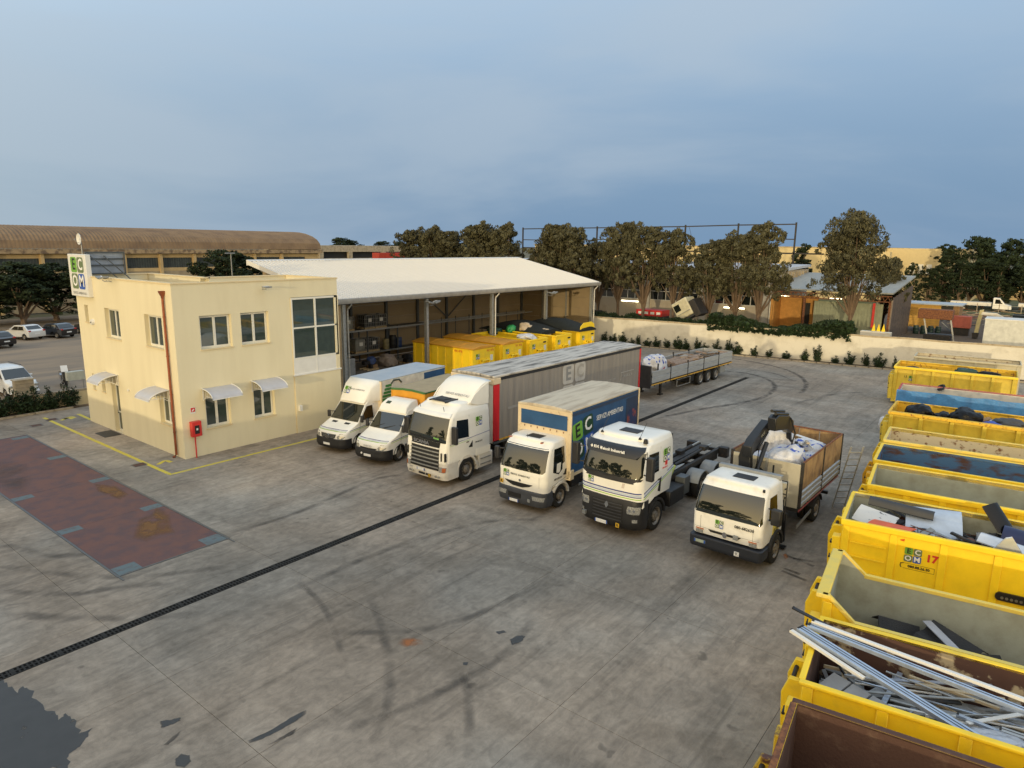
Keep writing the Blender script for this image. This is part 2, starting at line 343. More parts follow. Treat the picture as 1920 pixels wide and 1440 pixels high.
# ================================================================ SETTING
tag(MB(FIELD).box(-600, -900, -.4, 2500, 1800, -.16).build('ground', fix=False), kind='structure')
tag(MB(M('joint_filler', (.13, .12, .105), .95, world=True)).box(-8.8, -27.1, -.16, 66.2, 45.67, -.014).build('yard_subgrade_ground', fix=False), kind='structure')
tag(MB(SOIL).box(-60, -80, -.30, 66.6, 46.2, -.165).build('outer_soil_ground', fix=False), kind='structure')
tag(MB(ASPH).box(-40, 46.3, -.15, 64, 104, -.02).build('car_park_ground', fix=False), kind='structure')
nb = MB(SOIL); nb.prism([(62.9, 80), (62.9, 38), (68.4, -8), (69, -60), (132, -60), (132, 80)], 'z', -.15, -.01)
tag(nb.build('neighbouring_yard_ground'), kind='structure')
tag(MB(GRASSM).box(132, -60, -.15, 178, 70, .05).build('grass_field_ground', fix=False), kind='structure')
tag(MB(ASPH).box(-40, 92, -.02, 62, 98, .06).build('road_behind_car_park', fix=False), kind='structure')

yard = ob('yard', None); tag(yard, kind='structure')
sb = MB(CONC); pw, pl, g_ = 5.0, 3.83, .005
sb.box(g_, g_, -.08, pw - g_, pl - g_, 0)
sme = sb.mesh('concrete_slab', False)
for i in range(15):
    for j in range(19):
        o = ob('concrete_slab', sme, yard, (-8.8 + pw * i, -27.1 + pl * j, 0))
def ribbon(pts, wdt, z, mat, name, parent=None):
    mb = MB(mat); pts = [Vector((p[0], p[1], 0)) for p in pts]
    if len(pts) > 2:                                   # smooth the path
        q = []
        for i in range(len(pts) - 1):
            p0, p1, p2, p3 = pts[max(i - 1, 0)], pts[i], pts[i + 1], pts[min(i + 2, len(pts) - 1)]
            for k in range(8):
                t = k / 8; q.append(.5 * ((2 * p1) + (p2 - p0) * t + (2 * p0 - 5 * p1 + 4 * p2 - p3) * t * t + (3 * p1 - p0 - 3 * p2 + p3) * t ** 3))
        pts = q + [pts[-1]]
    ids = []; cols = (-1, -.7, -.3, 0, .3, .7, 1); fade = []
    for i, p in enumerate(pts):
        d = (pts[min(i + 1, len(pts) - 1)] - pts[max(i - 1, 0)]).normalized(); n = Vector((-d.y, d.x, 0)) * wdt * .75
        ids.append(mb.add([(p.x + n.x * c, p.y + n.y * c, z) for c in cols])); e = min(1, i / 3, (len(pts) - 1 - i) / 3) if len(pts) > 8 else 1
        fade += [e * f for f in (0, .45, .95, 1, .95, .45, 0)]
    if mat is YLINE: fade = [1] * len(fade); mb.v = [tuple(v) for v in mb.v]
    for a, b in zip(ids, ids[1:]):
        for q in range(6): mb.face(a + q, b + q, b + q + 1, a + q + 1)
    o = mb.build(name, parent, fix=False, smooth=False); at_ = o.data.attributes.new('fade', 'FLOAT', 'POINT'); at_.data.foreach_set('value', [float(f) for f in fade]); return o
def alpha_mat(name, col, amax, scale=3., lo=.35, hi=.6, rough=.8):
    """thin film on the ground whose cover breaks up; the mesh attribute fade thins it towards its own edge"""
    m = M(name, col, rough, world=True, var=.1); t = m.node_tree; p = t.nodes['Principled BSDF']
    n = N(t, 'ShaderNodeTexNoise'); n.inputs['Scale'].default_value = scale; n.inputs['Detail'].default_value = 8
    t.links.new(N(t, 'ShaderNodeNewGeometry').outputs['Position'], n.inputs['Vector'])
    r = N(t, 'ShaderNodeMapRange'); r.inputs['From Min'].default_value = lo; r.inputs['From Max'].default_value = hi; r.inputs['To Max'].default_value = amax
    at_ = N(t, 'ShaderNodeAttribute', attribute_name='fade'); mm = N(t, 'ShaderNodeMath', operation='MULTIPLY')
    t.links.new(n.outputs['Fac'], r.inputs['Value']); t.links.new(r.outputs[0], mm.inputs[0]); t.links.new(at_.outputs['Fac'], mm.inputs[1]); t.links.new(mm.outputs[0], p.inputs['Alpha']); return m
def patch(q, z, mat, name, parent, soft=.25, edge=0.):
    """flat stain: outline q, full strength inside, thinning over its outer rim"""
    if edge > .7:                                       # ragged outline that may be hollow: one face, even strength
        o = MB(mat).poly([(p[0], p[1], z) for p in q]).build(name, parent, fix=False, smooth=False); at_ = o.data.attributes.new('fade', 'FLOAT', 'POINT'); at_.data.foreach_set('value', [1.] * len(q)); return o
    cx = sum(p[0] for p in q) / len(q); cy = sum(p[1] for p in q) / len(q); mb = MB(mat); n = len(q)
    a = mb.add([(p[0], p[1], z) for p in q]); b = mb.add([(p[0] + (cx - p[0]) * soft, p[1] + (cy - p[1]) * soft, z) for p in q]); c = mb.add([(cx, cy, z)])
    for k in range(n): mb.face(a + k, a + (k + 1) % n, b + (k + 1) % n, b + k); mb.face(b + k, b + (k + 1) % n, c)
    o = mb.build(name, parent, fix=False, smooth=False); at_ = o.data.attributes.new('fade', 'FLOAT', 'POINT'); at_.data.foreach_set('value', [float(edge)] * n + [1.] * (n + 1)); return o
TMARK = alpha_mat('tyre_rubber_trace', (.055, .05, .046), .62, 2.0, .30, .6)
TMARK2 = alpha_mat('faint_tyre_trace', (.075, .07, .065), .42, .9, .33, .66)
WET = alpha_mat('damp_oil_patch', (.05, .049, .047), .9, 2.2, .25, .36, .45)
RUSTST = alpha_mat('orange_rust_stain', (.45, .16, .05), .75, 2.5, .38, .62)
OCHST = alpha_mat('ochre_mud_stain', (.22, .105, .03), .8, 2.0, .3, .5)
# rubber arcs left by turning lorries
for pts, wd_, m_ in (
    ([(1290, 700), (1340, 695), (1400, 700), (1440, 712), (1453, 727), (1430, 745), (1380, 757), (1310, 768), (1230, 785)], .30, TMARK),
    ([(1370, 672), (1420, 680), (1470, 692), (1500, 706), (1512, 722), (1500, 738)], .30, TMARK),
    ([(1380, 690), (1450, 700), (1490, 715)], .25, TMARK2),
    ([(0, 1022), (40, 1030), (90, 1041), (140, 1041), (170, 1035)], .30, TMARK2),
    ([(0, 1060), (60, 1070), (120, 1076), (200, 1082), (300, 1078), (430, 1062)], .26, TMARK2),
    ([(0, 1108), (80, 1113), (155, 1112), (230, 1100), (320, 1095)], .26, TMARK2),
    ([(0, 1152), (120, 1158), (260, 1158), (400, 1150)], .3, TMARK2),
    ([(560, 1090), (600, 1130), (625, 1175), (640, 1230)], .16, TMARK2),
    ([(690, 1110), (720, 1190), (730, 1300), (700, 1400)], .22, TMARK2),
    ([(870, 1260), (880, 1330), (878, 1440)], .2, TMARK2),
    ([(1010, 1150), (940, 1230), (800, 1310), (640, 1370)], .22, TMARK2),
    ([(600, 1185), (700, 1186), (790, 1180), (900, 1150), (1020, 1090)], .22, TMARK2),
    ([(560, 1105), (700, 1040), (900, 980), (1010, 975)], .24, TMARK2),
    ([(430, 1000), (560, 960), (700, 900), (760, 890)], .24, TMARK2),
    ([(1480, 760), (1560, 740), (1630, 735)], .3, TMARK2)):
    ribbon([G(*p) for p in pts], wd_, .004, m_, 'tyre_mark', yard)
def blot(pts, z, mat, name, jit=.06, sub=5, soft=.22, edge=.25):
    P = [G(*p) for p in pts]; q = []
    for i, a in enumerate(P):
        b = P[(i + 1) % len(P)]
        for k in range(sub):
            p = a.lerp(b, k / sub); s_ = jit * (b - a).length
            q.append((p.x + random.uniform(-s_, s_), p.y + random.uniform(-s_, s_), z))
    return patch(q, z, mat, name, yard, soft, edge)
blot([(0, 1272), (12, 1276), (30, 1300), (42, 1287), (55, 1292), (80, 1330), (100, 1335), (112, 1350), (125, 1335), (140, 1350), (148, 1375), (170, 1368), (150, 1400), (133, 1410), (128, 1440), (-60, 1500), (-80, 1390), (-40, 1300)], .005, WET, 'damp_patch', .10, 5, .03, .8)
blot([(300, 1352), (318, 1350), (340, 1345), (338, 1352), (315, 1362), (302, 1366)], .005, WET, 'oil_spot')
blot([(328, 1424), (340, 1413), (356, 1416), (359, 1428), (346, 1440), (330, 1438)], .005, WET, 'oil_spot')
blot([(465, 1389), (500, 1374), (545, 1345), (575, 1331), (574, 1340), (530, 1368), (490, 1387), (467, 1394)], .005, WET, 'oil_streak', .03)
blot([(500, 1398), (540, 1375), (558, 1364), (552, 1376), (520, 1392)], .006, TMARK, 'oil_streak', .05)
blot([(305, 1398), (325, 1380), (340, 1370), (335, 1380), (315, 1398)], .006, TMARK, 'oil_streak', .05)
blot([(742, 1208), (752, 1197), (775, 1194), (792, 1200), (796, 1208), (780, 1212), (758, 1214)], .005, RUSTST, 'rust_stain', .08, 5, .6, 0)
blot([(928, 1185), (945, 1182), (950, 1186), (935, 1190)], .005, WET, 'oil_spot'); blot([(955, 1200), (968, 1192), (985, 1192), (980, 1202), (960, 1210)], .005, WET, 'oil_spot')
blot([(868, 1242), (878, 1242), (876, 1248), (868, 1247)], .005, WET, 'oil_spot')
for a, b in (((1473, 1041), (1526, 1062)), ((1487, 1047), (1525, 1053)), ((1466, 1070), (1512, 1089)), ((1470, 1066), (1500, 1077))):
    ribbon([G(*a), G(*b)], .13, .005, TMARK, 'oil_streak', yard)
blot([(1468, 1040), (1474, 1037), (1478, 1046), (1472, 1050)], .006, RUSTST, 'rust_stain')

# yellow safety line round the office
yl = ob('painted_yellow_line', None, yard)
for a, b in (((13.0, 44.4), (13.0, 29.28)), ((12.94, 29.22), (21.3, 29.14)), ((14.6, 43.9), (14.55, 41.9))):
    ribbon([a, b], .12, .004, YLINE, 'line_paint', yl)
for px, py in ((125, 785), (307, 866), (130, 783)):
    p = G(px, py); ribbon([(p.x - .35, p.y - .2), (p.x + .1, p.y + .1), (p.x + .2, p.y - .3)], .12, .0045, YLINE, 'line_paint', yl)
# sunken vehicle scale
ws = thing('weighbridge', 'long red steel weighbridge deck sunk flush in the concrete yard', 'weighbridge', (0, 0, 0))
wx0, wx1, wy0, wy1 = 7.6, 11.1, 21.15, 41.0
fr = MB(DSTEEL)
for a in ((wx0 - .07, wy0 - .07, wx0, wy1 + .07), (wx1, wy0 - .07, wx1 + .07, wy1 + .07), (wx0, wy0 - .07, wx1, wy0), (wx0, wy1, wx1, wy1 + .07)): fr.box(a[0], a[1], -.02, a[2], a[3], .014)
fr.box(wx1, wy0 - .42, -.02, wx1 + .05, wy0 - .071, .012); fr.box(wx0 - .05, wy0 - .42, -.02, wx0, wy0 - .071, .012)
fr.build('edge_frame', ws)
for k in range(4):
    a = wy0 + (wy1 - wy0) * k / 4; b = wy0 + (wy1 - wy0) * (k + 1) / 4
    MB(WBRED).box(wx0 + .008, a + .006, -.02, wx1 - .008, b - .006, .009).build('deck_plate', ws)
for y in (wy0 + .01, wy0 + 4.6, wy0 + 9.4, wy0 + 14.2, wy1 - .65):
    for x in (wx0 + .01, wx1 - .71):
        if y in (wy0 + .01,) or True: MB(WBBLUE).box(x, y, 0, x + .7, y + .62 - (.15 if y > wy0 + 1 else 0), .0125).build('corner_cover', ws)
patch(((9.0, 23.6), (9.2, 22.9), (9.7, 23.1), (10.2, 22.9), (10.4, 23.6), (10.9, 24.8), (10.95, 26.0), (10.5, 25.4), (9.9, 25.2), (9.4, 24.3)), .0135, OCHST, 'mud_stain', ws, .5, 0)
patch(((7.7, 32), (8.2, 31), (9, 33), (9.6, 35.5), (8.8, 37.5), (7.8, 36)), .0135, TMARK2, 'mud_stain', ws, .5, 0)
patch(((10.3, 27.6), (10.8, 28.0), (10.9, 29.5), (10.4, 30.5), (10.1, 29.4)), .0135, OCHST, 'mud_stain', ws, .5, 0)
# slotted drainage channel
dr = thing('drainage_channel', 'long black slotted drainage channel crossing the yard diagonally in front of the lorries', 'drain', (0, 18.05, 0))
MB(M('channel_black', (.008, .008, .008), .95, spec=.1)).box(-2, -.17, -.07, 52.8, .17, .002).build('channel_body', dr, fix=False)
gm = MB(M('grate_iron', (.035, .035, .034), .85, spec=.2, var=.2, scale=4)); gm.box(.01, -.16, .002, .99, -.135, .012); gm.box(.01, .135, .002, .99, .16, .012); gm.box(.01, -.02, .002, .99, .02, .012)
for k in range(10): gm.box(.03 + k * .097, -.136, .002, .07 + k * .097, .136, .0115)
gm.box(.0, -.16, .002, .03, .16, .0125); gm.box(.97, -.16, .002, 1., .16, .0125)
gme = gm.mesh('grate', False)
for k in range(55): ob('grate', gme, dr, (-2 + k * .996, 0, 0))
# square covers
for i, (x, y, lb) in enumerate(((12.72, 31.6, 'small brown inspection cover by the yellow line near the office corner'), (12.15, 42.8, 'brown inspection cover between the red weighbridge and the yellow line'), (13.15, 43.6, 'brown inspection cover at the far end of the yellow line'))):
    t = thing('inspection_cover', lb, 'manhole cover', (x, y, 0), 0, 'inspection covers set in the yard')
    MB(DSTEEL).box(-.28, -.24, -.01, .28, .24, .008).build('cover_frame', t); MB(RUSTIN).box(-.24, -.2, 0, .24, .2, .012).build('lid', t, .003)

# ---------------------------------------------------------------- boundary walls
def gwall(name, label, pts, h, th=.28, mat=None, cap=None):
    t = thing(name, label, 'wall', (pts[0][0], pts[0][1], 0))
    for (a, b) in zip(pts, pts[1:]):
        a = Vector((a[0] - pts[0][0], a[1] - pts[0][1], 0)); b = Vector((b[0] - pts[0][0], b[1] - pts[0][1], 0)); n = max(1, int((b - a).length / .7)); d = (b - a).normalized(); q = Vector((-d.y, d.x, 0)) * th / 2
        mb = MB(mat or WALLP); rings = []
        for k in range(n + 1):
            p = a.lerp(b, k / n); hh = h + .05 * noise.noise(Vector((p.x * .4, p.y * .4, 3)))
            rings.append([(p.x - q.x, p.y - q.y, -.1), (p.x + q.x, p.y + q.y, -.1), (p.x + q.x, p.y + q.y, hh - .13), (p.x - q.x, p.y - q.y, hh - .13)])
        mb.loft(rings); mb.build('wall_body', t)
        mb = MB(cap or WALLT); ex = q * .14; cr = []
        for r in rings:
            hh = r[2][2]; cr.append([(r[3][0] - ex.x, r[3][1] - ex.y, hh), (r[2][0] + ex.x, r[2][1] + ex.y, hh), (r[2][0] + ex.x, r[2][1] + ex.y, hh + .12), (r[3][0] - ex.x, r[3][1] - ex.y, hh + .14)])
        mb.loft(cr)
        mb.build('coping', t)
    return t
gwall('boundary_wall', 'long whitewashed boundary wall behind the row of small shrubs', [(62.3, 47.5), (62.45, 37.5), (64.0, 24), (65.9, 8.5), (67.9, -12)], 2.68)
gwall('boundary_wall', 'unseen whitewashed wall added behind the viewer to shade the yard and the office foot', [(-7.2, 62), (-7.2, -32)], 2.9)  # added out of view; its height sets the shade line on the office
gwall('low_wall', 'low cream wall between the hedge and the car park', [(-7, 46.7), (16.6, 46.55)], .98, .2, PLASTER2, CEMENT)
tag(MB(SOIL).prism([(61.55, 37.6), (62.3, 37.5), (63.85, 24), (65.7, 8.5), (67.7, -12), (66.4, -12), (64.6, 8.5), (62.9, 24)], 'z', -.02, .06).build('planting_bed_ground'), kind='structure')
kb = thing('kerb', 'thin concrete kerb edging the planting bed below the white wall', 'kerb', (61.55, 37.6, 0))
seg = [(61.55, 37.6), (62.9, 24), (64.6, 8.5), (66.4, -12)]
km = MB(CEMENT).box(0, -.07, -.02, .97, .07, .11).mesh('kerbstone', False)
for (a, b) in zip(seg, seg[1:]):
    a = Vector(a); b = Vector(b); n = int((b - a).length); d = (b - a).normalized()
    for k in range(n):
        p = a + d * k * (b - a).length / n; ob('kerbstone', km, kb, (p.x - 61.55, p.y - 37.6, 0), math.atan2(d.y, d.x))
kb = thing('kerb', 'concrete kerb edging the dark hedge beside the low cream wall', 'kerb', (-7, 45.68, 0))
for k in range(22): ob('kerbstone', km, kb, (k * 1.0, 0, 0), 0)
tag(MB(SOIL).box(-7, 45.7, -.02, 15.3, 46.45, .07).build('hedge_bed_ground'), kind='structure')

# ---------------------------------------------------------------- OFFICE
def wall_grid(mb, ax, c, th, a0, a1, z0, z1, ops):
    """wall in the plane ax=c, inside towards c+th, with openings"""
    A = sorted({a0, a1, *[q for o_ in ops for q in o_[:2]]}); Z = sorted({z0, z1, *[q for o_ in ops for q in o_[2:4]]})
    def pt(a, d, z): return (c + d, a, z) if ax == 'x' else (a, c + d, z)
    solid = lambda i, j: 0 <= i < len(A) - 1 and 0 <= j < len(Z) - 1 and not any(o_[0] <= (A[i] + A[i + 1]) / 2 <= o_[1] and o_[2] <= (Z[j] + Z[j + 1]) / 2 <= o_[3] for o_ in ops)
    for i in range(len(A) - 1):
        for j in range(len(Z) - 1):
            if not solid(i, j): continue
            a, b, z, y = A[i], A[i + 1], Z[j], Z[j + 1]
            mb.poly([pt(a, 0, z), pt(b, 0, z), pt(b, 0, y), pt(a, 0, y)]); mb.poly([pt(a, th, z), pt(a, th, y), pt(b, th, y), pt(b, th, z)])
            if not solid(i - 1, j): mb.poly([pt(a, 0, z), pt(a, 0, y), pt(a, th, y), pt(a, th, z)])
            if not solid(i + 1, j): mb.poly([pt(b, 0, z), pt(b, th, z), pt(b, th, y), pt(b, 0, y)])
            if not solid(i, j - 1): mb.poly([pt(a, 0, z), pt(a, th, z), pt(b, th, z), pt(b, 0, z)])
            if not solid(i, j + 1): mb.poly([pt(a, 0, y), pt(b, 0, y), pt(b, th, y), pt(a, th, y)])
OX, OY, OX2, OY2, OZ = 14.45, 30.8, 23.45, 41.7, 8.16
off = thing('office_building', 'cream two-storey flat-roofed office building with arched awnings over its ground floor openings', 'building', (OX, OY, 0))
X_ = lambda v: v - OX
Y_ = lambda v: v - OY
fw = [(15.63, 17.2, 5.05, 6.62), (17.68, 19.2, 5.05, 6.62), (15.6, 16.85, 1.25, 2.78), (18.1, 19.28, 1.25, 2.78)]
lw = [(36.5, 38.2, 5.08, 6.6), (31.95, 33.7, 5.08, 6.6), (37.45, 38.35, .02, 2.62), (31.75, 32.95, 1.42, 2.75), (40.3, 40.75, 5.7, 6.6), (40.38, 40.75, 1.98, 2.85), (39.1, 39.55, 2.0, 2.62)]
TH = .24
mb = MB(PLASTER); wall_grid(mb, 'y', 0, TH + .08, X_(14.45), X_(20.5), 0, OZ - .06, [(X_(a), X_(b), c, d) for a, b, c, d in fw]); mb.build('front_wall', off)
mb = MB(PLASTER); wall_grid(mb, 'x', 0, TH + .08, .322, Y_(OY2), 0, OZ - .06, [(Y_(a), Y_(b), c, d) for a, b, c, d in lw]); mb.build('side_wall', off)
mb = MB(PLASTER); wall_grid(mb, 'y', -.05, .3, X_(20.5), X_(23.45), 0, 3.12, []); mb.build('front_wall', off)
mb = MB(PLASTER); mb.box(X_(20.503), .0, 7.22, X_(23.45), .3, OZ - .06); mb.box(X_(23.2), -.04, 3.13, X_(23.45), .3, 7.2); mb.build('front_wall', off)
mb = MB(PLASTER); mb.box(X_(23.1), .3, 0, X_(23.45), 4.6, OZ - .06); mb.box(X_(18.5), 4.25, 0, X_(23.09), 4.6, OZ - .06); mb.box(X_(18.2), 4.61, 0, X_(18.5), 10.9, OZ - .06); mb.box(.325, 10.6, 0, X_(18.19), 10.9, OZ - .061); mb.build('rear_wall', off)
MB(ROOFG).box(.31, .31, 7.6, X_(18.25), 10.6, 7.72).build('flat_roof', off); MB(ROOFG).box(X_(18.26), .31, 7.6, X_(23.1), 4.3, 7.715).build('flat_roof', off)
cp = MB(PLASTER2)
for a in ((-.04, -.04, X_(23.49), .33), (-.04, .33, .33, 10.94), (X_(23.08), .33, X_(23.49), 4.64), (X_(18.46), 4.22, X_(23.08), 4.64), (X_(18.16), 4.22, X_(18.54), 10.9), (.33, 10.55, X_(18.16), 10.94)): cp.box(a[0], a[1], OZ - .06, a[2], a[3], OZ)
cp.build('parapet_coping', off)
def window(parent, ax, a0, a1, z0, z1, rec=.2, leaves=2, door=False):
    """casement set back in its opening"""
    def bx(mb, a, b, z, y, d0, d1):
        mb.box(a, d0, z, b, d1, y) if ax == 'y' else mb.box(d0, a, z, d1, b, y)
    mb = MB(FRAMEW); f_ = .055
    bx(mb, a0, a1, z0, z0 + f_, rec, rec + .07); bx(mb, a0, a1, z1 - f_, z1, rec, rec + .07); bx(mb, a0, a0 + f_, z0 + f_, z1 - f_, rec, rec + .07); bx(mb, a1 - f_, a1, z0 + f_, z1 - f_, rec, rec + .07)
    w_ = mb.build('window' if not door else 'door', parent)
    n = leaves
    for k in range(n):
        a = a0 + f_ + (a1 - a0 - 2 * f_) * k / n; b = a0 + f_ + (a1 - a0 - 2 * f_) * (k + 1) / n
        mb = MB(FRAMEW); q = .06 if (a1 - a0) > .6 else .03
        for (p, r, s, u_) in ((a + .004, b - .004, z0 + f_, z0 + f_ + q), (a + .004, b - .004, z1 - f_ - q, z1 - f_), (a + .004, a + q, z0 + f_ + q, z1 - f_ - q), (b - q, b - .004, z0 + f_ + q, z1 - f_ - q)): bx(mb, p, r, s, u_, rec - .02, rec + .05)
        if door: bx(mb, a + q, b - q, 1.05, 1.12, rec - .02, rec + .05)
        mb.build('sash', w_)
        mb = MB(GLASSB); bx(mb, a + q, b - q, z0 + f_ + q, z1 - f_ - q, rec + .01, rec + .03); mb.build('pane', w_)
    if door:
        mb = MB(CHROME); bx(mb, a1 - .17, a1 - .14, 1.0, 1.14, rec - .07, rec - .02); mb.build('handle', w_)
    else:
        mb = MB(PLASTER2); bx(mb, a0 - .03, a1 + .03, z0 - .05, z0 - .002, -.05, rec); mb.build('sill', w_)
    mb = MB(INKB); bx(mb, a0 + .01, a1 - .01, z0 + .01, z1 - .01, rec + .08, rec + .1); mb.build('backing', w_)
for a, b, c, d in fw: window(off, 'y', X_(a), X_(b), c, d)
for i, (a, b, c, d) in enumerate(lw):
    window(off, 'x', Y_(a), Y_(b), c, d, leaves=2 if (i < 2 or i == 3) else 1, door=(i == 2))
# stair glazing
gz = MB(WPLAST); x0, x1 = X_(20.5), X_(23.4)
for a in ((x0, 3.15, x1, 3.95), ): gz.box(a[0], -.03, a[1], a[2], .05, a[3])
gz.box(x0 + 1.43, -.045, 3.2, x0 + 1.47, -.02, 3.95); gz.box(x0 - .06, -.09, 3.10, x1 + .1, -.03, 3.17)
gw = gz.build('glazed_panel', off)
gz = MB(FRAMEW)
for a in ((x0, 3.95, x1, 4.05), (x0, 5.58, x1, 5.66), (x0, 7.1, x1, 7.2), (x0, 4.05, x0 + .08, 5.58), (x0, 5.66, x0 + .08, 7.1), (x0 + 1.4, 4.05, x0 + 1.5, 5.58), (x0 + 1.4, 5.66, x0 + 1.5, 7.1), (x1 - .08, 4.05, x1, 5.58), (x1 - .08, 5.66, x1, 7.1)): gz.box(a[0], -.04, a[1], a[2], .06, a[3])
gfr = gz.build('stair_window', off)
for i in range(2):
    for (z, y) in ((4.05, 5.58), (5.66, 7.1)):
        a = x0 + .08 if i == 0 else x0 + 1.5; b = x0 + 1.4 if i == 0 else x1 - .08
        MB(GLASSB).box(a, 0, z, b, .02, y).build('pane', gfr)
MB(INKB).box(x0, .1, 4, x1 - .26, .14, 7.2).build('backing', gfr)
# awnings: curved polycarbonate on two brackets
AWN = M('smoky_polycarbonate', (.50, .50, .53), .35, var=.05)
def awning(cx, cz, ax, wd_):
    o = ob('awning', None, off); n = 8; mb = MB(AWN); pr = []
    for i in range(n + 1):
        t = i / n; a = R_(90 * t); pr.append((-.98 * math.sin(a) * 1.0, .40 * math.cos(a) - .05))
    rings = []
    for y in (-wd_ / 2, wd_ / 2): rings.append([(p[0], y, p[1]) for p in pr] + [(p[0] * .985, y, p[1] - .02) for p in reversed(pr)])
    mb.loft(rings); s_ = mb.build('canopy_sheet', o)
    mb = MB(WPLAST)
    for y in (-wd_ / 2, wd_ / 2): mb.tube([(p[0], y, p[1] + .012) for p in pr], .022, 6)
    mb.bar((-.985, -wd_ / 2, -.05), (-.985, wd_ / 2, -.05), .03); mb.build('edge_trim', o)
    for y in (-wd_ / 2 + .04, wd_ / 2 - .04):
        mb = MB(WPLAST); mb.bar((-.02, y, -.22), (-.02, y, .36), .04, .025); mb.tube([(-.03, y, -.2), (-.35, y, .02), (-.9, y, .02)], .014, 5)
        for k in range(4): mb.bar((-.1 - .17 * k, y, -.16 + .05 * k), (-.1 - .17 * k, y, .30 - .05 * k), .014)
        mb.build('bracket', o)
    o.location = (cx, cz[0], cz[1]); o.rotation_euler = (0, 0, ax); return o
awning(-.01, (Y_(38.05), 2.83), 0, 1.45); awning(-.01, (Y_(32.45), 2.83), 0, 1.45)
awning(X_(16.22), (-.01, 2.86), R_(90), 1.5); awning(X_(18.72), (-.01, 2.86), R_(90), 1.45)
# downpipe, junction lines
mb = MB(COPPER); mb.tube([(-.09, Y_(31.47), 7.45), (-.09, Y_(31.47), .12), (-.16, Y_(31.47), .05), (-.26, Y_(31.47), .03)], .055, 10); dp = mb.build('downpipe', off)
mb = MB(COPPER); mb.loft([[(-.09 + a * .55, Y_(31.47) + b * .55, z) for a, b in rrect(w_, w_, .02)] for w_, z in ((.14, 7.42), (.2, 7.55), (.42, 7.72), (.46, 7.8))]); mb.build('hopper', dp)
for z in (1.2, 3.0, 4.8, 6.6): MB(COPPER).cyl((-.09, Y_(31.47), z), (-.09, Y_(31.47), z + .05), .068).build('pipe_clip', dp)
MB(PLASTER2).box(X_(20.47), -.012, 0, X_(20.5), -.001, 7.2).build('expansion_joint', off)
MB(WPLAST).box(X_(20.62), -.2, 1.2, X_(20.78), -.052, 1.5).build('meter_box', off)
MB(WPLAST).box(-.07, Y_(36.15), 2.5, -.003, Y_(36.24), 2.6).build('bell', off)
# wall lamp + floodlights + alarm
t = thing('wall_siren', 'round white alarm sounder on the office side wall beside the narrow upper slit window', 'alarm', (OX - .04, 39.75, 5.75))
MB(WPLAST).cyl((.04, 0, 0), (-.09, 0, 0), .17, .13, 16).build('housing', t); MB(BLACKP).cyl((-.09, 0, -.02), (-.10, 0, -.02), .05).build('sounder', t)
def flood(loc, rz, label, nh=1, group='floodlights'):
    t = thing('floodlight', label, 'floodlight', loc, rz, group)
    MB(GREYP).bar((0, 0, 0), (-.34, 0, .02), .035).build('arm', t)
    for k in range(nh):
        y = 0 if nh == 1 else (-.3, .3)[k]; tl = 0 if nh == 1 else (-1, 1)[k]
        if nh == 2: MB(GREYP).bar((-.3, 0, .0), (-.32, y * .8, .05), .03).build('arm', t)
        mb = MB(GREYP); c = Vector((-.42, y, .06)); u = Vector((-.75, 0, -.35)).normalized(); 
        mb.bar(c - Vector((.16, 0, -.06)), c + Vector((.16, 0, .06)), .38, .07); h = mb.build('lamp_head', t, .01)
        MB(WPLAST).bar(c - Vector((.13, 0, -.02)), c + Vector((.13, 0, .1)), .32, .02).build('lens', h)
        if nh == 2: h.rotation_euler = (tl * .25, 0, 0)
    return t
flood((18.95, OY, 7.72), R_(90), 'single floodlight under the parapet on the long front of the office')
flood((OX, 36.95, 8.0), 0, 'twin floodlight near the white sign on the office side wall', 2)
# rooftop sign
t = thing('company_sign', 'tall white box sign with four coloured letter squares on the office corner', 'sign', (14.36, 40.5, 8.17))
MB(WPLAST).box(-.13, -1.15, -1.1, .13, 1.15, 1.1).build('box', t, .02)
MB(GREYP).box(.14, -.6, -1.05, .3, .6, -.2).build('bracket', t)
logo(t, (-.133, 0, .12), (0, -1, 0), (0, 0, 1), 1.72)
text('SERVIZI AMBIENTALI', t, (-.135, 0, -.93), (0, -1, 0), (0, 0, 1), .19, INKG)
t = thing('roof_screen', 'grey metal screen with a braced steel frame standing on the office roof behind the sign', 'screen', (14.9, 41.2, 8.17))
MB(M('grey_blue_sheet', (.32, .36, .42), .5)).box(0, 0, .02, 1.95, .05, 1.2).build('panel', t)
for z in (.0, .45, .8, 1.15): MB(DSTEEL).box(-.03, -.07, z, 1.98, -.003, z + .07).build('rail', t)
for x in (-.03, 1.93): MB(DSTEEL).box(x, -.14, 0, x + .06, -.071, 1.2).build('post', t)
mb = MB(DSTEEL); mb.bar((.1, -.1, 1.1), (1.4, -1.0, -.4), .05); mb.bar((.9, -.1, 1.0), (2.0, -.9, -.4), .05); mb.build('brace', t)
t = thing('satellite_dish', 'white round satellite dish on a thin mast above the company sign', 'satellite dish', (14.55, 40.5, 9.27))
MB(STEEL).cyl((0, 0, -1.3), (0, 0, .62), .025).build('mast', t)
mb = MB(WPLAST); n = 20
rg = [[Vector((-.05 - .09 * (r / .29) ** 2 * .6, r * math.cos(2 * math.pi * k / n), .78 + r * math.sin(2 * math.pi * k / n))) for k in range(n)] for r in (.01, .1, .2, .29)]
mb.loft(rg + [[p + Vector((.02, 0, 0)) for p in r] for r in reversed(rg)], False, False); mb.build('reflector', t)
MB(GREYP).tube([(-.05, 0, .55), (-.3, -.05, .68), (-.32, -.05, .76)], .012, 6).build('feed_arm', t); MB(GREYP).cyl((-.32, -.05, .74), (-.27, -.04, .78), .03).build('feed_horn', t)
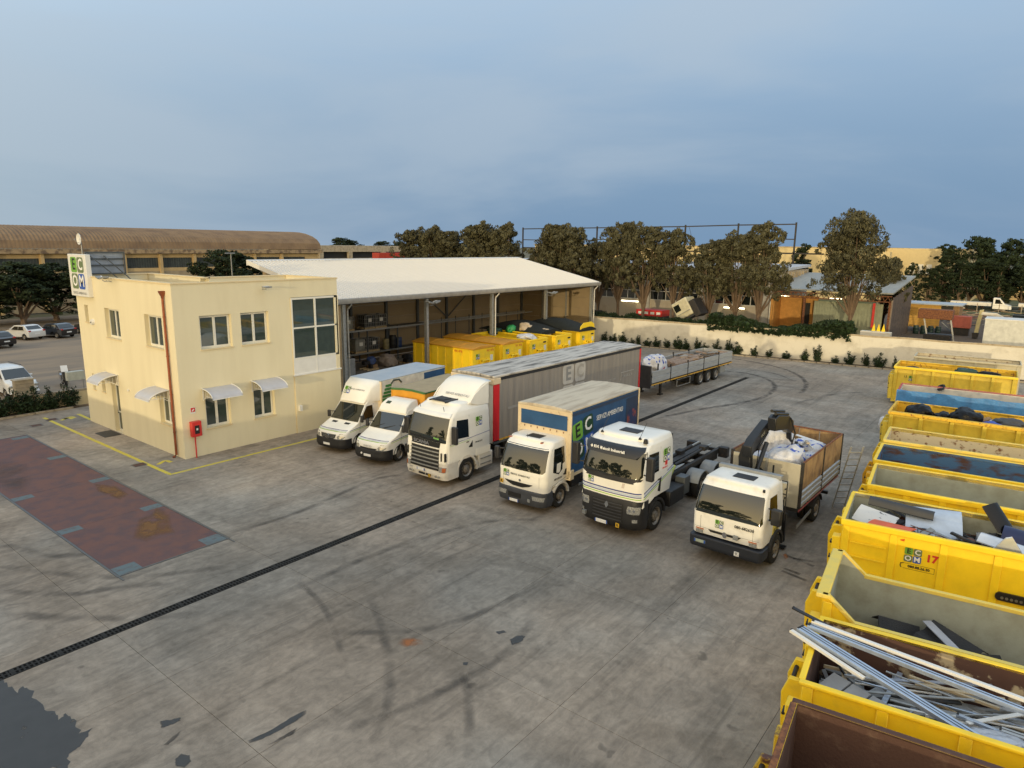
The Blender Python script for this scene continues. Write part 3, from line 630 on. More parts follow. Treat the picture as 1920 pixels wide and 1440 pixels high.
# fire hose box + sign
t = thing('fire_hose_box', 'red fire hose cabinet on a red standpipe at the office corner', 'fire point', (15.0, OY - .02, 0))
MB(REDP).box(-.24, -.24, 1.04, .22, .01, 1.76).build('cabinet', t, .02); MB(INKB).box(-.12, -.25, 1.18, .1, -.243, 1.58).build('window', t)
MB(WPLAST).box(-.05, -.256, 1.35, .03, -.251, 1.45).build('label_plate', t)
MB(REDP).cyl((-.08, -.12, 0), (-.08, -.12, 1.04), .03).build('standpipe', t)
t = thing('fire_notice', 'small red and white fire hose notice above the red cabinet', 'sign', (14.98, OY - .005, 2.27))
MB(WPLAST).box(-.12, -.008, -.16, .12, 0, .14).build('plate', t); MB(REDP).box(-.1, -.012, -.08, .1, -.009, .12).build('pictogram_field', t); MB(INKW).bar((-.05, -.0135, -.04), (.05, -.0135, .05), .05, .002, (0, 1, 0)).build('pictogram', t)
tag(MB(BLACKP).box(14.0 - .45, 37.45, .001, 14.35, 38.75, .018).build('door_mat', None, .004), 'black rubber mat on the concrete outside the office door', 'mat')
# street lamp behind the office
t = thing('lamp_post', 'slim grey lamp post rising behind the office roof', 'lamp post', (31.6, 55.9, 0))
MB(STEEL).cyl((0, 0, 0), (0, 0, 9.0), .07, .045).build('pole', t); MB(STEEL).box(-.5, -.09, 9.0, .35, .09, 9.09).build('lamp_head', t)
# ================================================================ OPEN SHED
sh = thing('open_shed', 'large open-fronted steel shed with a bright white corrugated pitched roof', 'shed', (28.4, 37.3, 0))
SX, SY = 28.4, 37.3; EZ, RZ_ = 6.35, 8.62; RUN = 10.6; ANG = math.atan2(RZ_ - EZ, RUN); SLP = math.hypot(RUN, RZ_ - EZ)
pm = MB(SHEETW); prof = []
wdt = 33.1 / 33
for k in range(3):
    b = k * wdt / 3; prof += [(b, 0), (b + .22, 0), (b + .245, .075), (b + .30, .075)]
prof.append((wdt - .004, 0))
A = pm.add([(x, -.12, z) for x, z in prof]); B = pm.add([(x, SLP, z) for x, z in prof]); A2 = pm.add([(x, -.12, -.05) for x, z in prof]); B2 = pm.add([(x, SLP, -.05) for x, z in prof])
for k in range(len(prof) - 1):
    pm.face(A + k, A + k + 1, B + k + 1, B + k); pm.face(A2 + k, B2 + k, B2 + k + 1, A2 + k + 1); pm.face(A + k, A2 + k, A2 + k + 1, A + k + 1)
pm.face(A, B, B2, A2)
pme = pm.mesh('roof_panel', False)
for k in range(33):
    o = ob('roof_panel', pme, sh, (k * wdt, 0, EZ)); o.rotation_euler = (ANG, 0, 0)
MB(SHEETW).prism([(RUN - .3, RZ_ + .0), (RUN, RZ_ + .08), (RUN + .12, RZ_ + .06), (RUN + .12, RZ_ - .35), (RUN, RZ_ - .35)], 'x', -.05, 33.15).build('ridge_cap', sh)
for x in (-.06, 33.1):
    for a, b in (((x, -.1, EZ - .12), (x, RUN, RZ_ - .1)),): MB(SHEETW).bar(a, b, .07, .34).build('verge_trim', sh)
g = MB(M('grey_gutter', (.40, .385, .36), .5)); g.prism([(-.32, EZ + .0), (-.02, EZ - .0), (-.02, EZ - .34), (-.24, EZ - .34), (-.32, EZ - .22)], 'x', -.1, 33.2); g.build('gutter', sh)
MB(DSTEEL).box(.2, .12, EZ - .42, 32.9, .3, EZ - .1).build('eave_beam', sh)
PX = [29.1, 36.95, 44.75, 52.7, 60.8]
for i, x in enumerate(PX):
    mb = MB(STEEL); X0 = x - SX; 
    mb.box(X0 - .12, .2, 0, X0 + .12, .24, EZ - .3); mb.box(X0 - .12, .42, 0, X0 + .12, .46, EZ - .3); mb.box(X0 - .015, .24, 0, X0 + .015, .42, EZ - .3); mb.build('post', sh)
    mb = MB(DSTEEL); mb.box(X0 - .11, 9.35, 0, X0 + .11, 9.55, 8.2); mb.build('rear_column', sh)
    MB(DSTEEL).bar((X0, .3, EZ - .25), (X0, RUN, RZ_ - .3), .14, .3).build('rafter', sh)
    if i < 4: MB(DSTEEL).box(X0 + 3.9 - .08, 9.36, 0, X0 + 4.06, 9.55, 8.1).build('rear_column', sh)
for k in range(1, 8):
    y = RUN * k / 8; z = EZ + (RZ_ - EZ) * k / 8 - .16; MB(STEEL).box(.3, y - .04, z - .1, 32.8, y + .04, z).build('purlin', sh)
for a, b in (((16.5, 9.3, 5.7), (20.2, 9.3, 3.0)), ((24.2, 9.3, 5.9), (20.4, 9.3, 3.1))): MB(DSTEEL).bar(a, b, .08).build('brace', sh)
# wall panels in horizontal courses
for b0, b1 in zip(PX, PX[1:]):
    for k in range(7):
        z0 = .02 + k * 1.17; MB(SANDW).box(b0 - SX + .01, 9.6, z0, b1 - SX - .01, 9.7, min(z0 + 1.155, 8.15)).build('wall_panel', sh, .01, 1)
for k in range(5):
    z0 = .02 + k * 1.17
    for x in (32.5, .55): MB(SANDW).box(x, .47, z0, x + .1, 9.58, z0 + 1.155).build('wall_panel', sh, .01, 1)
for x in (32.5, .55):
    MB(SANDW).prism([(.47, 5.88), (9.58, 5.88), (9.58, 8.22), (.47, 6.3)], 'x', x, x + .1).build('wall_panel', sh)
    for y in (3.4, 6.5): MB(STEEL).box(x - (.12 if x > 5 else -.12), y, 0, x - (.005 if x > 5 else -.22), y + .14, 6.9).build('wall_post', sh)
def dpipe(x, z0=0): return MB(SHEETW if x > 40 else STEEL).tube([(x - SX + .22, -.15, EZ - .2), (x - SX + .20, -.15, EZ - .42), (x - SX + .05, .1, EZ - .75), (x - SX + .05, .12, EZ - .9), (x - SX + .05, .12, z0)], .055, 8).build('downpipe', sh)
dpipe(29.25); dpipe(44.95); dpipe(61.0)
flood((36.95, 37.5, 5.42), R_(90), 'twin floodlight on the shed post nearest the office', 2).scale = (1.4, 1.4, 1.4)
flood((52.7, 37.5, 5.4), R_(90), 'twin floodlight on the shed post above the open yellow containers', 2).scale = (1.4, 1.4, 1.4)
# pallet rack with tanks
rk = thing('pallet_rack', 'long grey two-level storage rack along the dark rear wall of the shed', 'rack', (30.2, 45.0, 0))
for x in (0, 3.4, 7.0, 10.4, 13.8):
    for y in (0, 1.1): MB(DSTEEL).box(x, y, 0, x + .09, y + .09, 3.0).build('upright', rk)
for z, x1 in ((.95, 13.9), (2.9, 30.3)):
    for y in (0, 1.1): MB(STEEL).box(0, y - .03, z - .14, x1, y + .0, z).build('beam', rk)
    MB(DSTEEL).box(0, .02, z - .03, 13.9, 1.08, z + .0).build('shelf_deck', rk)
for x in range(15, 31, 2): MB(DSTEEL).box(x, 1.03, 0, x + .05, 1.09, 3.1).build('upright', rk)
IBCW = M('tank_plastic', (.30, .30, .27), .5); IBCK = M('black_tank_plastic', (.03, .03, .032), .5)
def ibc(x, y, z, mat, lb):
    t = thing('tank_crate', lb, 'tank', (x, y, z), random.uniform(-.05, .05), 'caged liquid tanks on the rack')
    MB(mat).box(.06, .06, .17, 1.1, .94, 1.12).build('tank', t, .08, 3); MB(mat).cyl((.58, .5, 1.1), (.58, .5, 1.2), .12).build('lid', t)
    mb = MB(STEEL)
    for k in range(7): a = .02 + k * .19; mb.bar((a, .01, .15), (a, .01, 1.16), .02); mb.bar((a, .99, .15), (a, .99, 1.16), .02)
    for k in range(5): a = .02 + k * .24; mb.bar((.01, a, .15), (.01, a, 1.16), .02); mb.bar((1.15, a, .15), (1.15, a, 1.16), .02)
    for z_ in (.2, .5, .85, 1.16): mb.bar((0, 0, z_), (1.16, 0, z_), .022); mb.bar((0, 1, z_), (1.16, 1, z_), .022); mb.bar((0, 0, z_), (0, 1, z_), .022); mb.bar((1.16, 0, z_), (1.16, 1, z_), .022)
    tag(mb.build('cage', t), kind=None); mb = MB(WOOD)
    for a in (0, .45, .9): mb.box(0, a, 0, 1.16, a + .1, .14)
    mb.build('pallet_base', t); MB(WPLAST).box(.4, -.012, .6, .75, .0, .9).build('label_plate', t)
ibc(34.7, 44.95, 2.91, IBCW, 'pale caged tank on the top shelf nearest the shed post'); ibc(36.95, 44.95, 2.91, IBCK, 'black caged tank on the top shelf, left of its pair'); ibc(38.15, 44.95, 2.91, IBCK, 'black caged tank with a white label at the right end of the top shelf')
ibc(35.9, 44.95, .97, IBCW, 'pale caged tank on the lower shelf beside a black one'); ibc(37.3, 44.95, .97, IBCK, 'black caged tank on the lower shelf beside a pale one')
def drum(x, y, z, mat, lb, r=.28, h=.88, cat='drum', name='drum', grp='drums in the shed'):
    t = thing(name, lb, cat, (x, y, z), 0, grp)
    MB(mat).lathe([(0, 0), (r * .96, 0), (r, .02), (r, h * .32), (r * 1.03, h * .34), (r, h * .36), (r, h * .66), (r * 1.03, h * .68), (r, h * .7), (r, h - .02), (r * .95, h), (0, h - .02)], 20).build('shell', t, fix=True).rotation_euler = (R_(90), 0, 0)
    MB(GREYP).cyl((.1, 0, h - .02), (.1, 0, h + .02), .04).build('bung', t)
drum(39.5, 45.3, .97, M('tan_drum', (.30, .26, .14), .6), 'tan drum standing on the lower shelf'); drum(40.3, 45.3, .97, BLACKP, 'tall black drum on the lower shelf by the yellow container', .3, 1.1)
drum(41.0, 45.3, .97, M('blue_drum', (.02, .05, .16), .5), 'dark blue drum at the end of the lower shelf')
t = thing('cabinet', 'grey metal cabinet standing inside the left end of the shed', 'cabinet', (31.75, 41, 0)); MB(M('cabinet_grey', (.30, .31, .33), .5)).box(0, 0, 0, .9, .6, 1.42).build('body', t, .01); MB(GREYP).box(.03, -.02, .05, .87, -.002, 1.38).build('door', t, .01); MB(CHROME).box(.75, -.05, .7, .78, -.021, .85).build('handle', t)

def bag(name, loc, sz, mat, lb, cat='bag', group=None, seed=0, top=.35, det=3, knot=True):
    bm = bmesh.new(); bmesh.ops.create_icosphere(bm, subdivisions=max(det, 4), radius=1); sv = Vector((seed, seed * .7, 0))
    for v in bm.verts:
        p = v.co.copy(); n = noise.noise(p * 1.3 + sv) * .30 + (.5 - abs(noise.noise(p * 2.3 + sv))) * .26 + (.5 - abs(noise.noise(p * 5.5 - sv))) * .13 - .2
        v.co = p * (1 + n)
        if v.co.z < -.42: v.co.z = -.42 + (v.co.z + .42) * .15
        if v.co.z > top: v.co.z = top + (v.co.z - top) * .55
        v.co = Vector((v.co.x * sz[0], v.co.y * sz[1], (v.co.z + .5) * sz[2]))
    me = bpy.data.meshes.new(name); bm.to_mesh(me); bm.free(); me.materials.append(mat); me.polygons.foreach_set('use_smooth', [True] * len(me.polygons))
    o = ob(name, me); o.location = loc; o.rotation_euler = (0, 0, seed); tag(o, lb, cat, group); return o
bag('big_bag', (37.6, 42.9, .0), (.85, .75, .85), M('grey_sack', (.38, .33, .31), .8, bump=.3), 'bulging grey sack on the shed floor in front of the rack', seed=1.3)
bag('small_sack', (35.8, 42.9, .3), (.45, .4, .6), M('blue_sack', (.05, .09, .25), .6), 'blue sack lying on a pile beside the grey sack', seed=4.1)
for i, (x, lb) in enumerate(((34.8, 'pallet of mixed boxes on the shed floor nearest the cabinet'), (39.1, 'pallet of dark boxes on the shed floor by the yellow container'))):
    t = thing('loaded_pallet', lb, 'pallet', (x, 42.2, 0)); mb = MB(WOOD)
    for a in (0, .45, .9): mb.box(0, a, 0, 1.2, a + .1, .12)
    mb.build('pallet_base', t)
    for k in range(6): x_ = random.uniform(0, .7); y_ = random.uniform(0, .5); z_ = .13 + .3 * (k // 3); MB(random.choice([CARDB, WPLAST, GREYP, BLACKP] if i == 0 else [BLACKP, DGREYP])).box(x_, y_, z_, x_ + .45, y_ + .4, z_ + .28).build('box', t, .01)

# ================================================================ CONTAINERS
def scrap(n, x0, x1, y0, y1, z0, z1, mats, seed, lmin=.3, lmax=1.4, wmax=.25, flat=.5):
    r = random.Random(seed); mb = MB()
    for _ in range(n):
        mb.mat(r.choice(mats)); x = r.uniform(x0 + .1, x1 - .1); y = r.uniform(y0 + .1, y1 - .1); z = r.uniform(z0, z1); l = r.uniform(lmin, lmax); a = r.uniform(0, math.pi)
        dz = r.uniform(-flat, flat) * l * .4; d = Vector((math.cos(a) * l / 2, math.sin(a) * l / 2, dz / 2))
        p = Vector((min(max(x, x0 + abs(d.x)), x1 - abs(d.x)) if abs(d.x) * 2 < x1 - x0 else (x0 + x1) / 2, min(max(y, y0 + abs(d.y)), y1 - abs(d.y)), z))
        if abs(d.x) * 2 > x1 - x0: d.x *= (x1 - x0) / (abs(d.x) * 2.1)
        wd_ = r.uniform(.02, wmax); mb.bar(p - d, p + d, wd_, r.choice([.015, .02, .04, .06]), (r.uniform(-.4, .4), r.uniform(-.4, .4), 1))
    return mb
def heap_bed(x0, x1, y0, y1, z, amp, mat, seed, n=26):
    mb = MB(mat); nx, ny = 10, n; ids = [[None] * (ny + 1) for _ in range(nx + 1)]
    for i in range(nx + 1):
        for j in range(ny + 1):
            x = x0 + (x1 - x0) * i / nx; y = y0 + (y1 - y0) * j / ny; h = noise.noise(Vector((x * 1.1 + seed, y * 1.1, seed))) * amp + noise.noise(Vector((x * 4, y * 4 + seed, 1))) * amp * .35
            ids[i][j] = mb.add([(x, y, z + h)])
    for i in range(nx):
        for j in range(ny): mb.face(ids[i][j], ids[i + 1][j], ids[i + 1][j + 1], ids[i][j + 1])
    return mb
def bin_(loc, rz, Lb, W, H, label, out_=None, inn=None, rim=None, rimw=.12, ribs='flat', nrib=7, group='open yellow skips standing side by side', hook=True, cut=False, floor=None, far_inn=None, hookmat=None, endrim=None):
    """roll-off skip: x = 0 near side .. W, y = 0 hook end .. -Lb"""
    out_ = out_ or YEL; inn = inn or GREYIN; rim = rim or out_; hookmat = hookmat or out_
    t = thing('skip_container', label, 'skip', loc, rz, group); th = .06; z0 = .2
    MB(floor or inn).box(th, -Lb + th, z0, W - th, -th, z0 + .06).build('floor_plate', t)
    mb = MB(CHASS); 
    for x in (W * .28, W * .72): mb.box(x - .08, -Lb, .03, x + .08, -.05, z0)
    mb.build('skid_rails', t)
    def side(x, s):
        mb = MB(out_)
        if cut: P = [(-.0, z0), (-.0, H + .0), (-.14, H), (-.66, H - .46), (-1.6, H - .46), (-Lb, H - .46), (-Lb, z0)]
        else: P = [(-.0, z0), (-.0, H), (-Lb, H), (-Lb, z0)]
        xo, xi = (0, th) if s < 0 else (W, W - th)
        n = len(P); a = mb.add([(xo, p[0], p[1]) for p in P]); mb.face(*range(a, a + n)); mb.mat(inn if s < 0 or not far_inn else far_inn); b = mb.add([(xi, p[0], p[1]) for p in P]); mb.face(*range(b, b + n)); mb.mat(out_)
        for i in range(n): mb.face(a + i, a + (i + 1) % n, b + (i + 1) % n, b + i)
        mb.build('side_wall', t, smooth=False)
        if s < 0 or s > 0:
            for k in range(nrib):
                y = -.12 - (Lb - .3) * k / (nrib - 1); so = -1 if s < 0 else 1; X0 = 0 if s < 0 else W
                zt = H - rimw
                if cut and y < -.4: zt = H - .56
                if ribs == 'taper': MB(out_).prism([(X0, z0), (X0 + so * .06, z0 + .1), (X0 + so * .19, zt), (X0, zt)], 'y', y - .08, y + .08).build('rib', t, .01, 1)
                elif ribs == 'flat': MB(out_).box(X0, y - .09, z0, X0 + so * .055, y + .09, zt - .003).build('rib', t, .012, 1)
        return
    side(0, -1); side(W, 1)
    ho = H
    mb = MB(out_); mb.box(th + .001, -th, z0, W - th - .001, 0, ho); mb.build('end_wall', t)
    MB(inn).box(th, -th - .012, z0 + .06, W - th, -th - .003, ho - .02).build('end_lining', t)
    MB(out_).box(th + .001, -Lb, z0, W - th - .001, -Lb + th, H - (.46 if cut else 0)).build('end_wall', t)
    if not cut:
        for X0, x1_ in ((-.07 if ribs != 'taper' else -.21, .06), (W - .06, W + .07)): MB(rim).box(X0, -Lb, H - rimw, x1_, .03, H + .012).build('rim', t, .02, 2)
        MB(endrim or rim).box(.061, -.06, H - rimw, W - .061, .05, H + .011).build('rim', t, .02, 2)
    else:
        for X0, x1_ in ((-.06, .07), (W - .07, W + .06)):
            MB(YEL2).bar((X0 + .065, 0, H + .02), (X0 + .065, -.16, H + .02), .13, .08).build('rim', t, .01); MB(YEL2).bar((X0 + .065, -.14, H + .02), (X0 + .065, -.68, H - .46), .10, .07).build('rim', t, .01); MB(YEL2).bar((X0 + .065, -.64, H - .46), (X0 + .065, -Lb, H - .46), .12, .09).build('rim', t, .01)
            MB(out_).prism([(-.1, H - .75), (-.1, H - .3), (-.6, H - .75)], 'x', X0 + .02, X0 + .03).build('gusset', t)
        MB(YEL2).box(-.05, -.13, H - .04, W + .05, .12, H + .06).build('rim', t, .02)
    MB(out_).box(-.05, -Lb, z0 - .06, W + .05, .0, z0 + .05).build('sill_rail', t)
    if hook:
        hw = W / 2; hf = ob('hook_frame', None, t); zt = H - .55 if not cut else H - .35
        mb = MB(hookmat)
        for x in (hw - .42, hw + .30): mb.prism([(.0, .15), (.34, .3), (.42, zt - .35), (.30, zt), (.0, zt)], 'x', x, x + .12)
        mb.box(hw - .3, .0, zt - .2, hw + .3, .08, zt); mb.build('hook_plate', hf, .015, 1)
        MB(CHASS).cyl((hw - .3, .26, zt - .16), (hw + .3, .26, zt - .16), .045).build('hook_bar', hf)
        for x in (-.02, W - .3): MB(hookmat).box(x, .0, .3, x + .32, .22, H - .55).build('corner_post', hf, .02, 1)
        for z in (H - .75, H - 1.2, H - 1.5):
            MB(CHASS).cyl((-.02, .24, z), (.2, .24, z), .03).build('door_hinge', hf)
    return t
ang = R_(5.2)
SKP = dict(
 cream=bin_((57.2, 7.45, 0), R_(3.4), 6.4, 2.3, 2.35, 'pale cream-lined skip farthest away, against the white boundary wall', inn=CREAMIN, out_=M('pale_cream_steel', (.55, .50, .36), .6), rim=M('pale_cream_steel', (.55, .50, .36), .6), nrib=6),
 rusty=bin_((50.35, 7.6, 0), R_(3.0), 6.6, 2.85, 2.5, 'ribbed yellow skip with a rust-eaten far rim next to the white wall', ribs='taper', nrib=7, out_=M('dull_yellow_paint', (.72, .54, .06), .5, var=.12, rust=.68), rim=YEL, inn=YELR),
 tarp=bin_((41.4, 5.95, 0), R_(4.5), 6.4, 2.6, 2.5, 'white-lined skip with a red top edge and a blue tarpaulin hanging in it', out_=M('pale_cream_steel', (.55, .50, .36), .6), inn=M('cream_panel_lining', (.62, .56, .42), .7, col2=(.45, .42, .33)), rim=M('red_rim_paint', (.50, .05, .03), .5), rimw=.07, nrib=6, hook=False),
 bags=bin_((35.85, 5.4, 0), R_(2.5), 6.4, 2.65, 2.5, 'ribbed yellow skip loaded with black rubbish bags and cardboard', ribs='taper', nrib=6, out_=M('dull_yellow_paint', (.72, .54, .06), .5), rim=YELR, inn=YELR),
 empty=bin_((30.3, 4.62, 0), R_(4.5), 6.4, 2.4, 2.45, 'empty cream-lined skip with brown rust blooms on its far inner side', inn=CREAMIN, rim=YEL2, rimw=.16),
 blue=bin_((27.3, 4.4, 0), R_(4.5), 6.4, 2.6, 2.38, 'skip with worn blue inner walls and dark scrap at the bottom', inn=BLUEIN, far_inn=BLUEIN, rim=YEL, rimw=.17, hookmat=M('orange_yellow_paint', (.78, .44, .02), .5)),
 grey=bin_((23.8, 3.92, 0), R_(6), 6.2, 2.6, 2.5, 'empty skip with smooth grey-green inner sides', inn=GREYIN, rim=YEL, rimw=.16),
 seventeen=bin_((20.1, 3.85, 0), R_(6.2), 6.2, 2.62, 2.5, 'yellow skip number 17 loaded with bent panels and car bumpers', inn=M('pale_grey_primer', (.42, .43, .34), .7, col2=(.30, .30, .22)), nrib=6, rimw=.15, out_=M('bright_yellow_paint', (.96, .66, .015), .42, var=.06, bump=.06, bscale=5, rust=.74)),
 cut=bin_((14.75, 3.05, 0), R_(6.5), 6.2, 2.55, 2.68, 'skip with lowered sides and a raised end plate, holding black roofing sheets', inn=GREYIN, cut=True, rimw=.1),
 metal=bin_((11.75, 2.62, 0), R_(6.8), 6.2, 2.5, 2.45, 'rusty brown skip full of long aluminium profiles', inn=RUSTIN, far_inn=SANDY, rim=YEL, rimw=.06, nrib=6),
 brown=bin_((8.55, 2.25, 0), R_(6.5), 6.2, 2.5, 2.5, 'empty dark brown rusty skip closest to the viewer', inn=RUSTIN, rim=RUSTIN, rimw=.05, nrib=6, endrim=RUST, hookmat=M('rust_worn_yellow', (.70, .46, .03), .55, col2=(.10, .04, .03), thr=(.5, .6), scale=2.5)))
# markings on skips
s17 = SKP['seventeen']
logo(s17, (-.008, -1.80, 1.86), (0, -1, 0), (0, 0, 1), .42)
text('1', s17, (-.008, -2.17, 1.86), (0, -1, 0), (0, 0, 1), .28, INKR, bold=.012); text('7', s17, (-.008, -2.31, 1.86), (0, -1, 0), (0, 0, 1), .28, INKR, bold=.012)
text('080.88.26.30', s17, (-.008, -1.97, 1.53), (0, -1, 0), (0, 0, 1), .10, INKB, bold=.003)
mb = MB(INKB); mb.box(-.006, -2.33, 1.45, -.001, -1.6, 1.457); mb.box(-.006, -2.33, 1.60, -.001, -1.6, 1.607); mb.box(-.006, -2.337, 1.45, -.001, -2.33, 1.607); mb.tube([(-.004, -1.6, 1.6), (-.004, -1.54, 1.58), (-.004, -1.53, 1.52), (-.004, -1.56, 1.46)], .012, 5); mb.build('phone_frame', s17)
mb = MB(YEL)
for k in range(4): mb.bar((-.05, -.25, .65 + k * .42), (-.05, -1.15, .65 + k * .42), .035)
mb.build('step_rungs', s17)
cb = ob('side_bracket', None, s17, (-.07, -4.15, 1.3))
mb = MB(BLACKM); mb.prism([(a, b) for a, b in rrect(.9, .22, .1, 5)], 'x', -.03, .03); mb.build('bracket_plate', cb); mb = MB(M('chain_steel', (.3, .3, .28), .4, .8))
for k in range(7): mb.cyl((-.05, .3 - k * .1, -.02), (-.03, .3 - k * .1, -.02), .035, n=8)
mb.build('chain', cb)
t = SKP['rusty']; logo(t, (-.008, -1.05, 1.78), (0, -1, 0), (0, 0, 1), .36); text('13', t, (-.008, -.68, 1.86), (0, -1, 0), (0, 0, 1), .2, INKB)
t = SKP['bags']; logo(t, (-.008, -1.35, 1.6), (0, -1, 0), (0, 0, 1), .36); text('28', t, (-.008, -.92, 1.72), (0, -1, 0), (0, 0, 1), .22, INKR)

def inbin(key, o, x, y, z, rz=0):
    b = SKP[key]; m = Matrix.Translation(b.location) @ Matrix.Rotation(b.rotation_euler.z, 4, 'Z'); o.location = m @ Vector((x, y, z)); o.rotation_euler = (o.rotation_euler[0], o.rotation_euler[1], b.rotation_euler.z + rz); return o
# blue tarpaulin
mb = MB(BLUEP2); nx, ny = 8, 34; ids = []
for i in range(nx + 1):
    row = []
    for j in range(ny + 1):
        t_ = i / nx; y = .05 - 6.3 * j / ny; x = -.13 + 2.63 * max(0, t_ - .25) / .75; z = (2.56 - .50 * (x / 2.5) + .05 * noise.noise(Vector((x * 1.3, y * 1.1, 0)))) if t_ >= .25 else (1.5 + .35 * noise.noise(Vector((0, y * 1.1, 4)))) * (1 - t_ / .25) + 2.55 * t_ / .25; x += (.05 * noise.noise(Vector((z, y * 2.5, 1))) if t_ < .25 else 0)
        row.append(mb.add([(x, y, z)]))
    ids.append(row)
for i in range(nx):
    for j in range(ny): mb.face(ids[i][j], ids[i + 1][j], ids[i + 1][j + 1], ids[i][j + 1])
o = mb.build('tarpaulin', fix=False); inbin('tarp', o, 0, 0, 0); tag(o, 'blue tarpaulin sagging over the white-lined skip with the red edge', 'tarpaulin')
def sheet(name, mat, pts_u, label, cat, key, pos, rz=0, tilt=(0, 0, 0), group=None, th=.03):
    """bent panel: list of (x, z) profile extruded along y; real thickness"""
    prof, ln = pts_u; mb = MB(mat); mb.loft([[(x, y, z) for x, z in prof] + [(x, y, z - th) for x, z in reversed(prof)] for y in (-ln / 2, 0, ln / 2)])
    o = mb.build(name); o.rotation_euler = (tilt[0], tilt[1], 0); inbin(key, o, *pos, rz=rz + tilt[2]); return tag(o, label, cat, group)
# loads
KB = 'black rubbish bags heaped in the yellow skip'
for i, (x, y, s_, lb) in enumerate(((1.0, -1.2, .72, 'tall dark grey rubbish bag near the hook end of the ribbed skip'), (1.1, -2.15, .5, 'small black rubbish bag between two larger ones'), (1.0, -3.0, .78, 'largest shiny black rubbish bag in the ribbed skip'))):
    o = bag('rubbish_bag', (0, 0, 0), (s_, s_ * .85, s_ * 1.0), BAGK, lb, 'rubbish bag', KB, seed=i * 2.3, top=.3); inbin('bags', o, x, y, 1.98)
o = heap_bed(.07, 2.58, -6.3, -.1, 1.75, .3, CARDB, 3).build('waste_heap', fix=False); inbin('bags', o, 0, 0, 0); stuff(o, 'bed of crumpled waste filling the ribbed skip', 'waste')
o = scrap(150, .1, 2.5, -6.3, -3.3, 1.85, 2.3, [CARDB, CARDB, WOOD, BAGW, GREYP, M('pale_film', (.5, .52, .55), .4)], 5, .2, .6, .4, .9).build('cardboard_scraps', smooth=False); inbin('bags', o, 0, 0, 0); stuff(o, 'loose cardboard and plastic scraps beside the black bags', 'scraps')
o = bag('blue_drum_bag', (0, 0, 0), (.35, .4, .4), BAGBLUE, 'crumpled blue sack beside the largest black bag', seed=7); inbin('bags', o, .7, -4.0, 2.0)
o = bag('mesh_bag', (0, 0, 0), (.6, .7, .65), M('dark_grey_film', (.06, .06, .06), .5, bump=.5), 'dark grey crumpled sack lying among the cardboard', seed=8); inbin('bags', o, 1.3, -4.7, 1.85)
o = bag('green_bag', (0, 0, 0), (.22, .3, .2), GREENB, 'small green plastic bag on top of the cardboard', seed=9); inbin('bags', o, .6, -5.3, 2.15)
o = heap_bed(.07, 2.5, -6.4, -.1, 1.9, .18, M('brown_garden_waste', (.16, .09, .03), .95, bump=.5), 5).build('waste_heap', fix=False); inbin('rusty', o, .2, 0, 0); stuff(o, 'brown waste lying in the rusty yellow skip', 'waste')
for i, (x, y, s_, lb) in enumerate(((1.1, -4.0, .45, 'dark green sack poking over the rim of the rusty skip'), (1.1, -5.1, .4, 'round black sack at the far end of the rusty skip'), (.9, -1.0, .3, 'small black scrap bag at the hook end of the rusty skip'))):
    o = bag('rubbish_bag', (0, 0, 0), (s_, s_ * 1.7, s_), BAGK if i else M('dark_green_film', (.015, .05, .03), .4), lb, 'rubbish bag', None, seed=i * 3.1 + 1); inbin('rusty', o, x, y, 2.1)
o = scrap(110, .15, 2.4, -6.1, -2.6, 1.0, 1.75, [BLACKP, BLACKP, INKB, CHASS, GREYP, WPLAST], 9, .3, 1.5, .2, 1.0).build('dark_scrap', smooth=False); inbin('blue', o, 0, 0, 0); stuff(o, 'tangle of dark scrap parts in the blue-lined skip', 'scrap')
o = heap_bed(.07, 2.5, -6.1, -.1, .9, .2, CHASS, 15).build('scrap_bed', fix=False); inbin('blue', o, 0, 0, 0); stuff(o, 'dark bed of debris in the blue-lined skip', 'debris')
o = bag('white_scrap', (0, 0, 0), (.09, .1, .22), INKW, 'small white oval object standing in the blue-lined skip', 'scrap', None, 2); inbin('blue', o, .35, -2.3, 1.85)
tyre_o = MB(TYRE).lathe([(.22, -.1), (.34, -.12), (.36, 0), (.34, .12), (.22, .1), (.22, -.1)], 24).build('old_tyre'); tyre_o.rotation_euler = (R_(70), 0, 0); inbin('tarp', tyre_o, 2.95, -1.9, 2.42); tyre_o.scale = (2.2, .5, .6)
tag(tyre_o, 'dark brown rubber strip lying on the red edge of the tarpaulin-covered skip', 'rubber strip')
# skip 17: panels and bumpers
o = heap_bed(.07, 2.54, -6.0, -.1, 1.35, .3, CHASS, 25).build('scrap_bed', fix=False); inbin('seventeen', o, 0, 0, 0); stuff(o, 'dark bed of shredded parts inside skip number 17', 'debris')
o = scrap(190, .1, 2.5, -6.0, -1.0, 1.55, 2.15, [BLACKP, BLACKP, CHASS, DGREYP, GREYP, M('brown_plastic', (.16, .06, .03), .5)], 12, .5, 2.2, .22, .6).build('bumper_strips', smooth=False); inbin('seventeen', o, 0, 0, 0); stuff(o, 'jumble of black and grey plastic strips in skip number 17', 'strips')
arc = lambda w_, h_, n=9: [(-w_ / 2 + w_ * k / n, h_ * math.sin(math.pi * k / n)) for k in range(n + 1)]
sheet('car_bonnet', M('pale_blue_panel', (.50, .58, .70), .25, coat=.5), (arc(1.15, .12), 1.4), 'pale blue curved car bonnet lying against the far side of skip 17', 'car panel', 'seventeen', (1.9, -2.2, 2.25), R_(4), (R_(-4), R_(-24), 0))
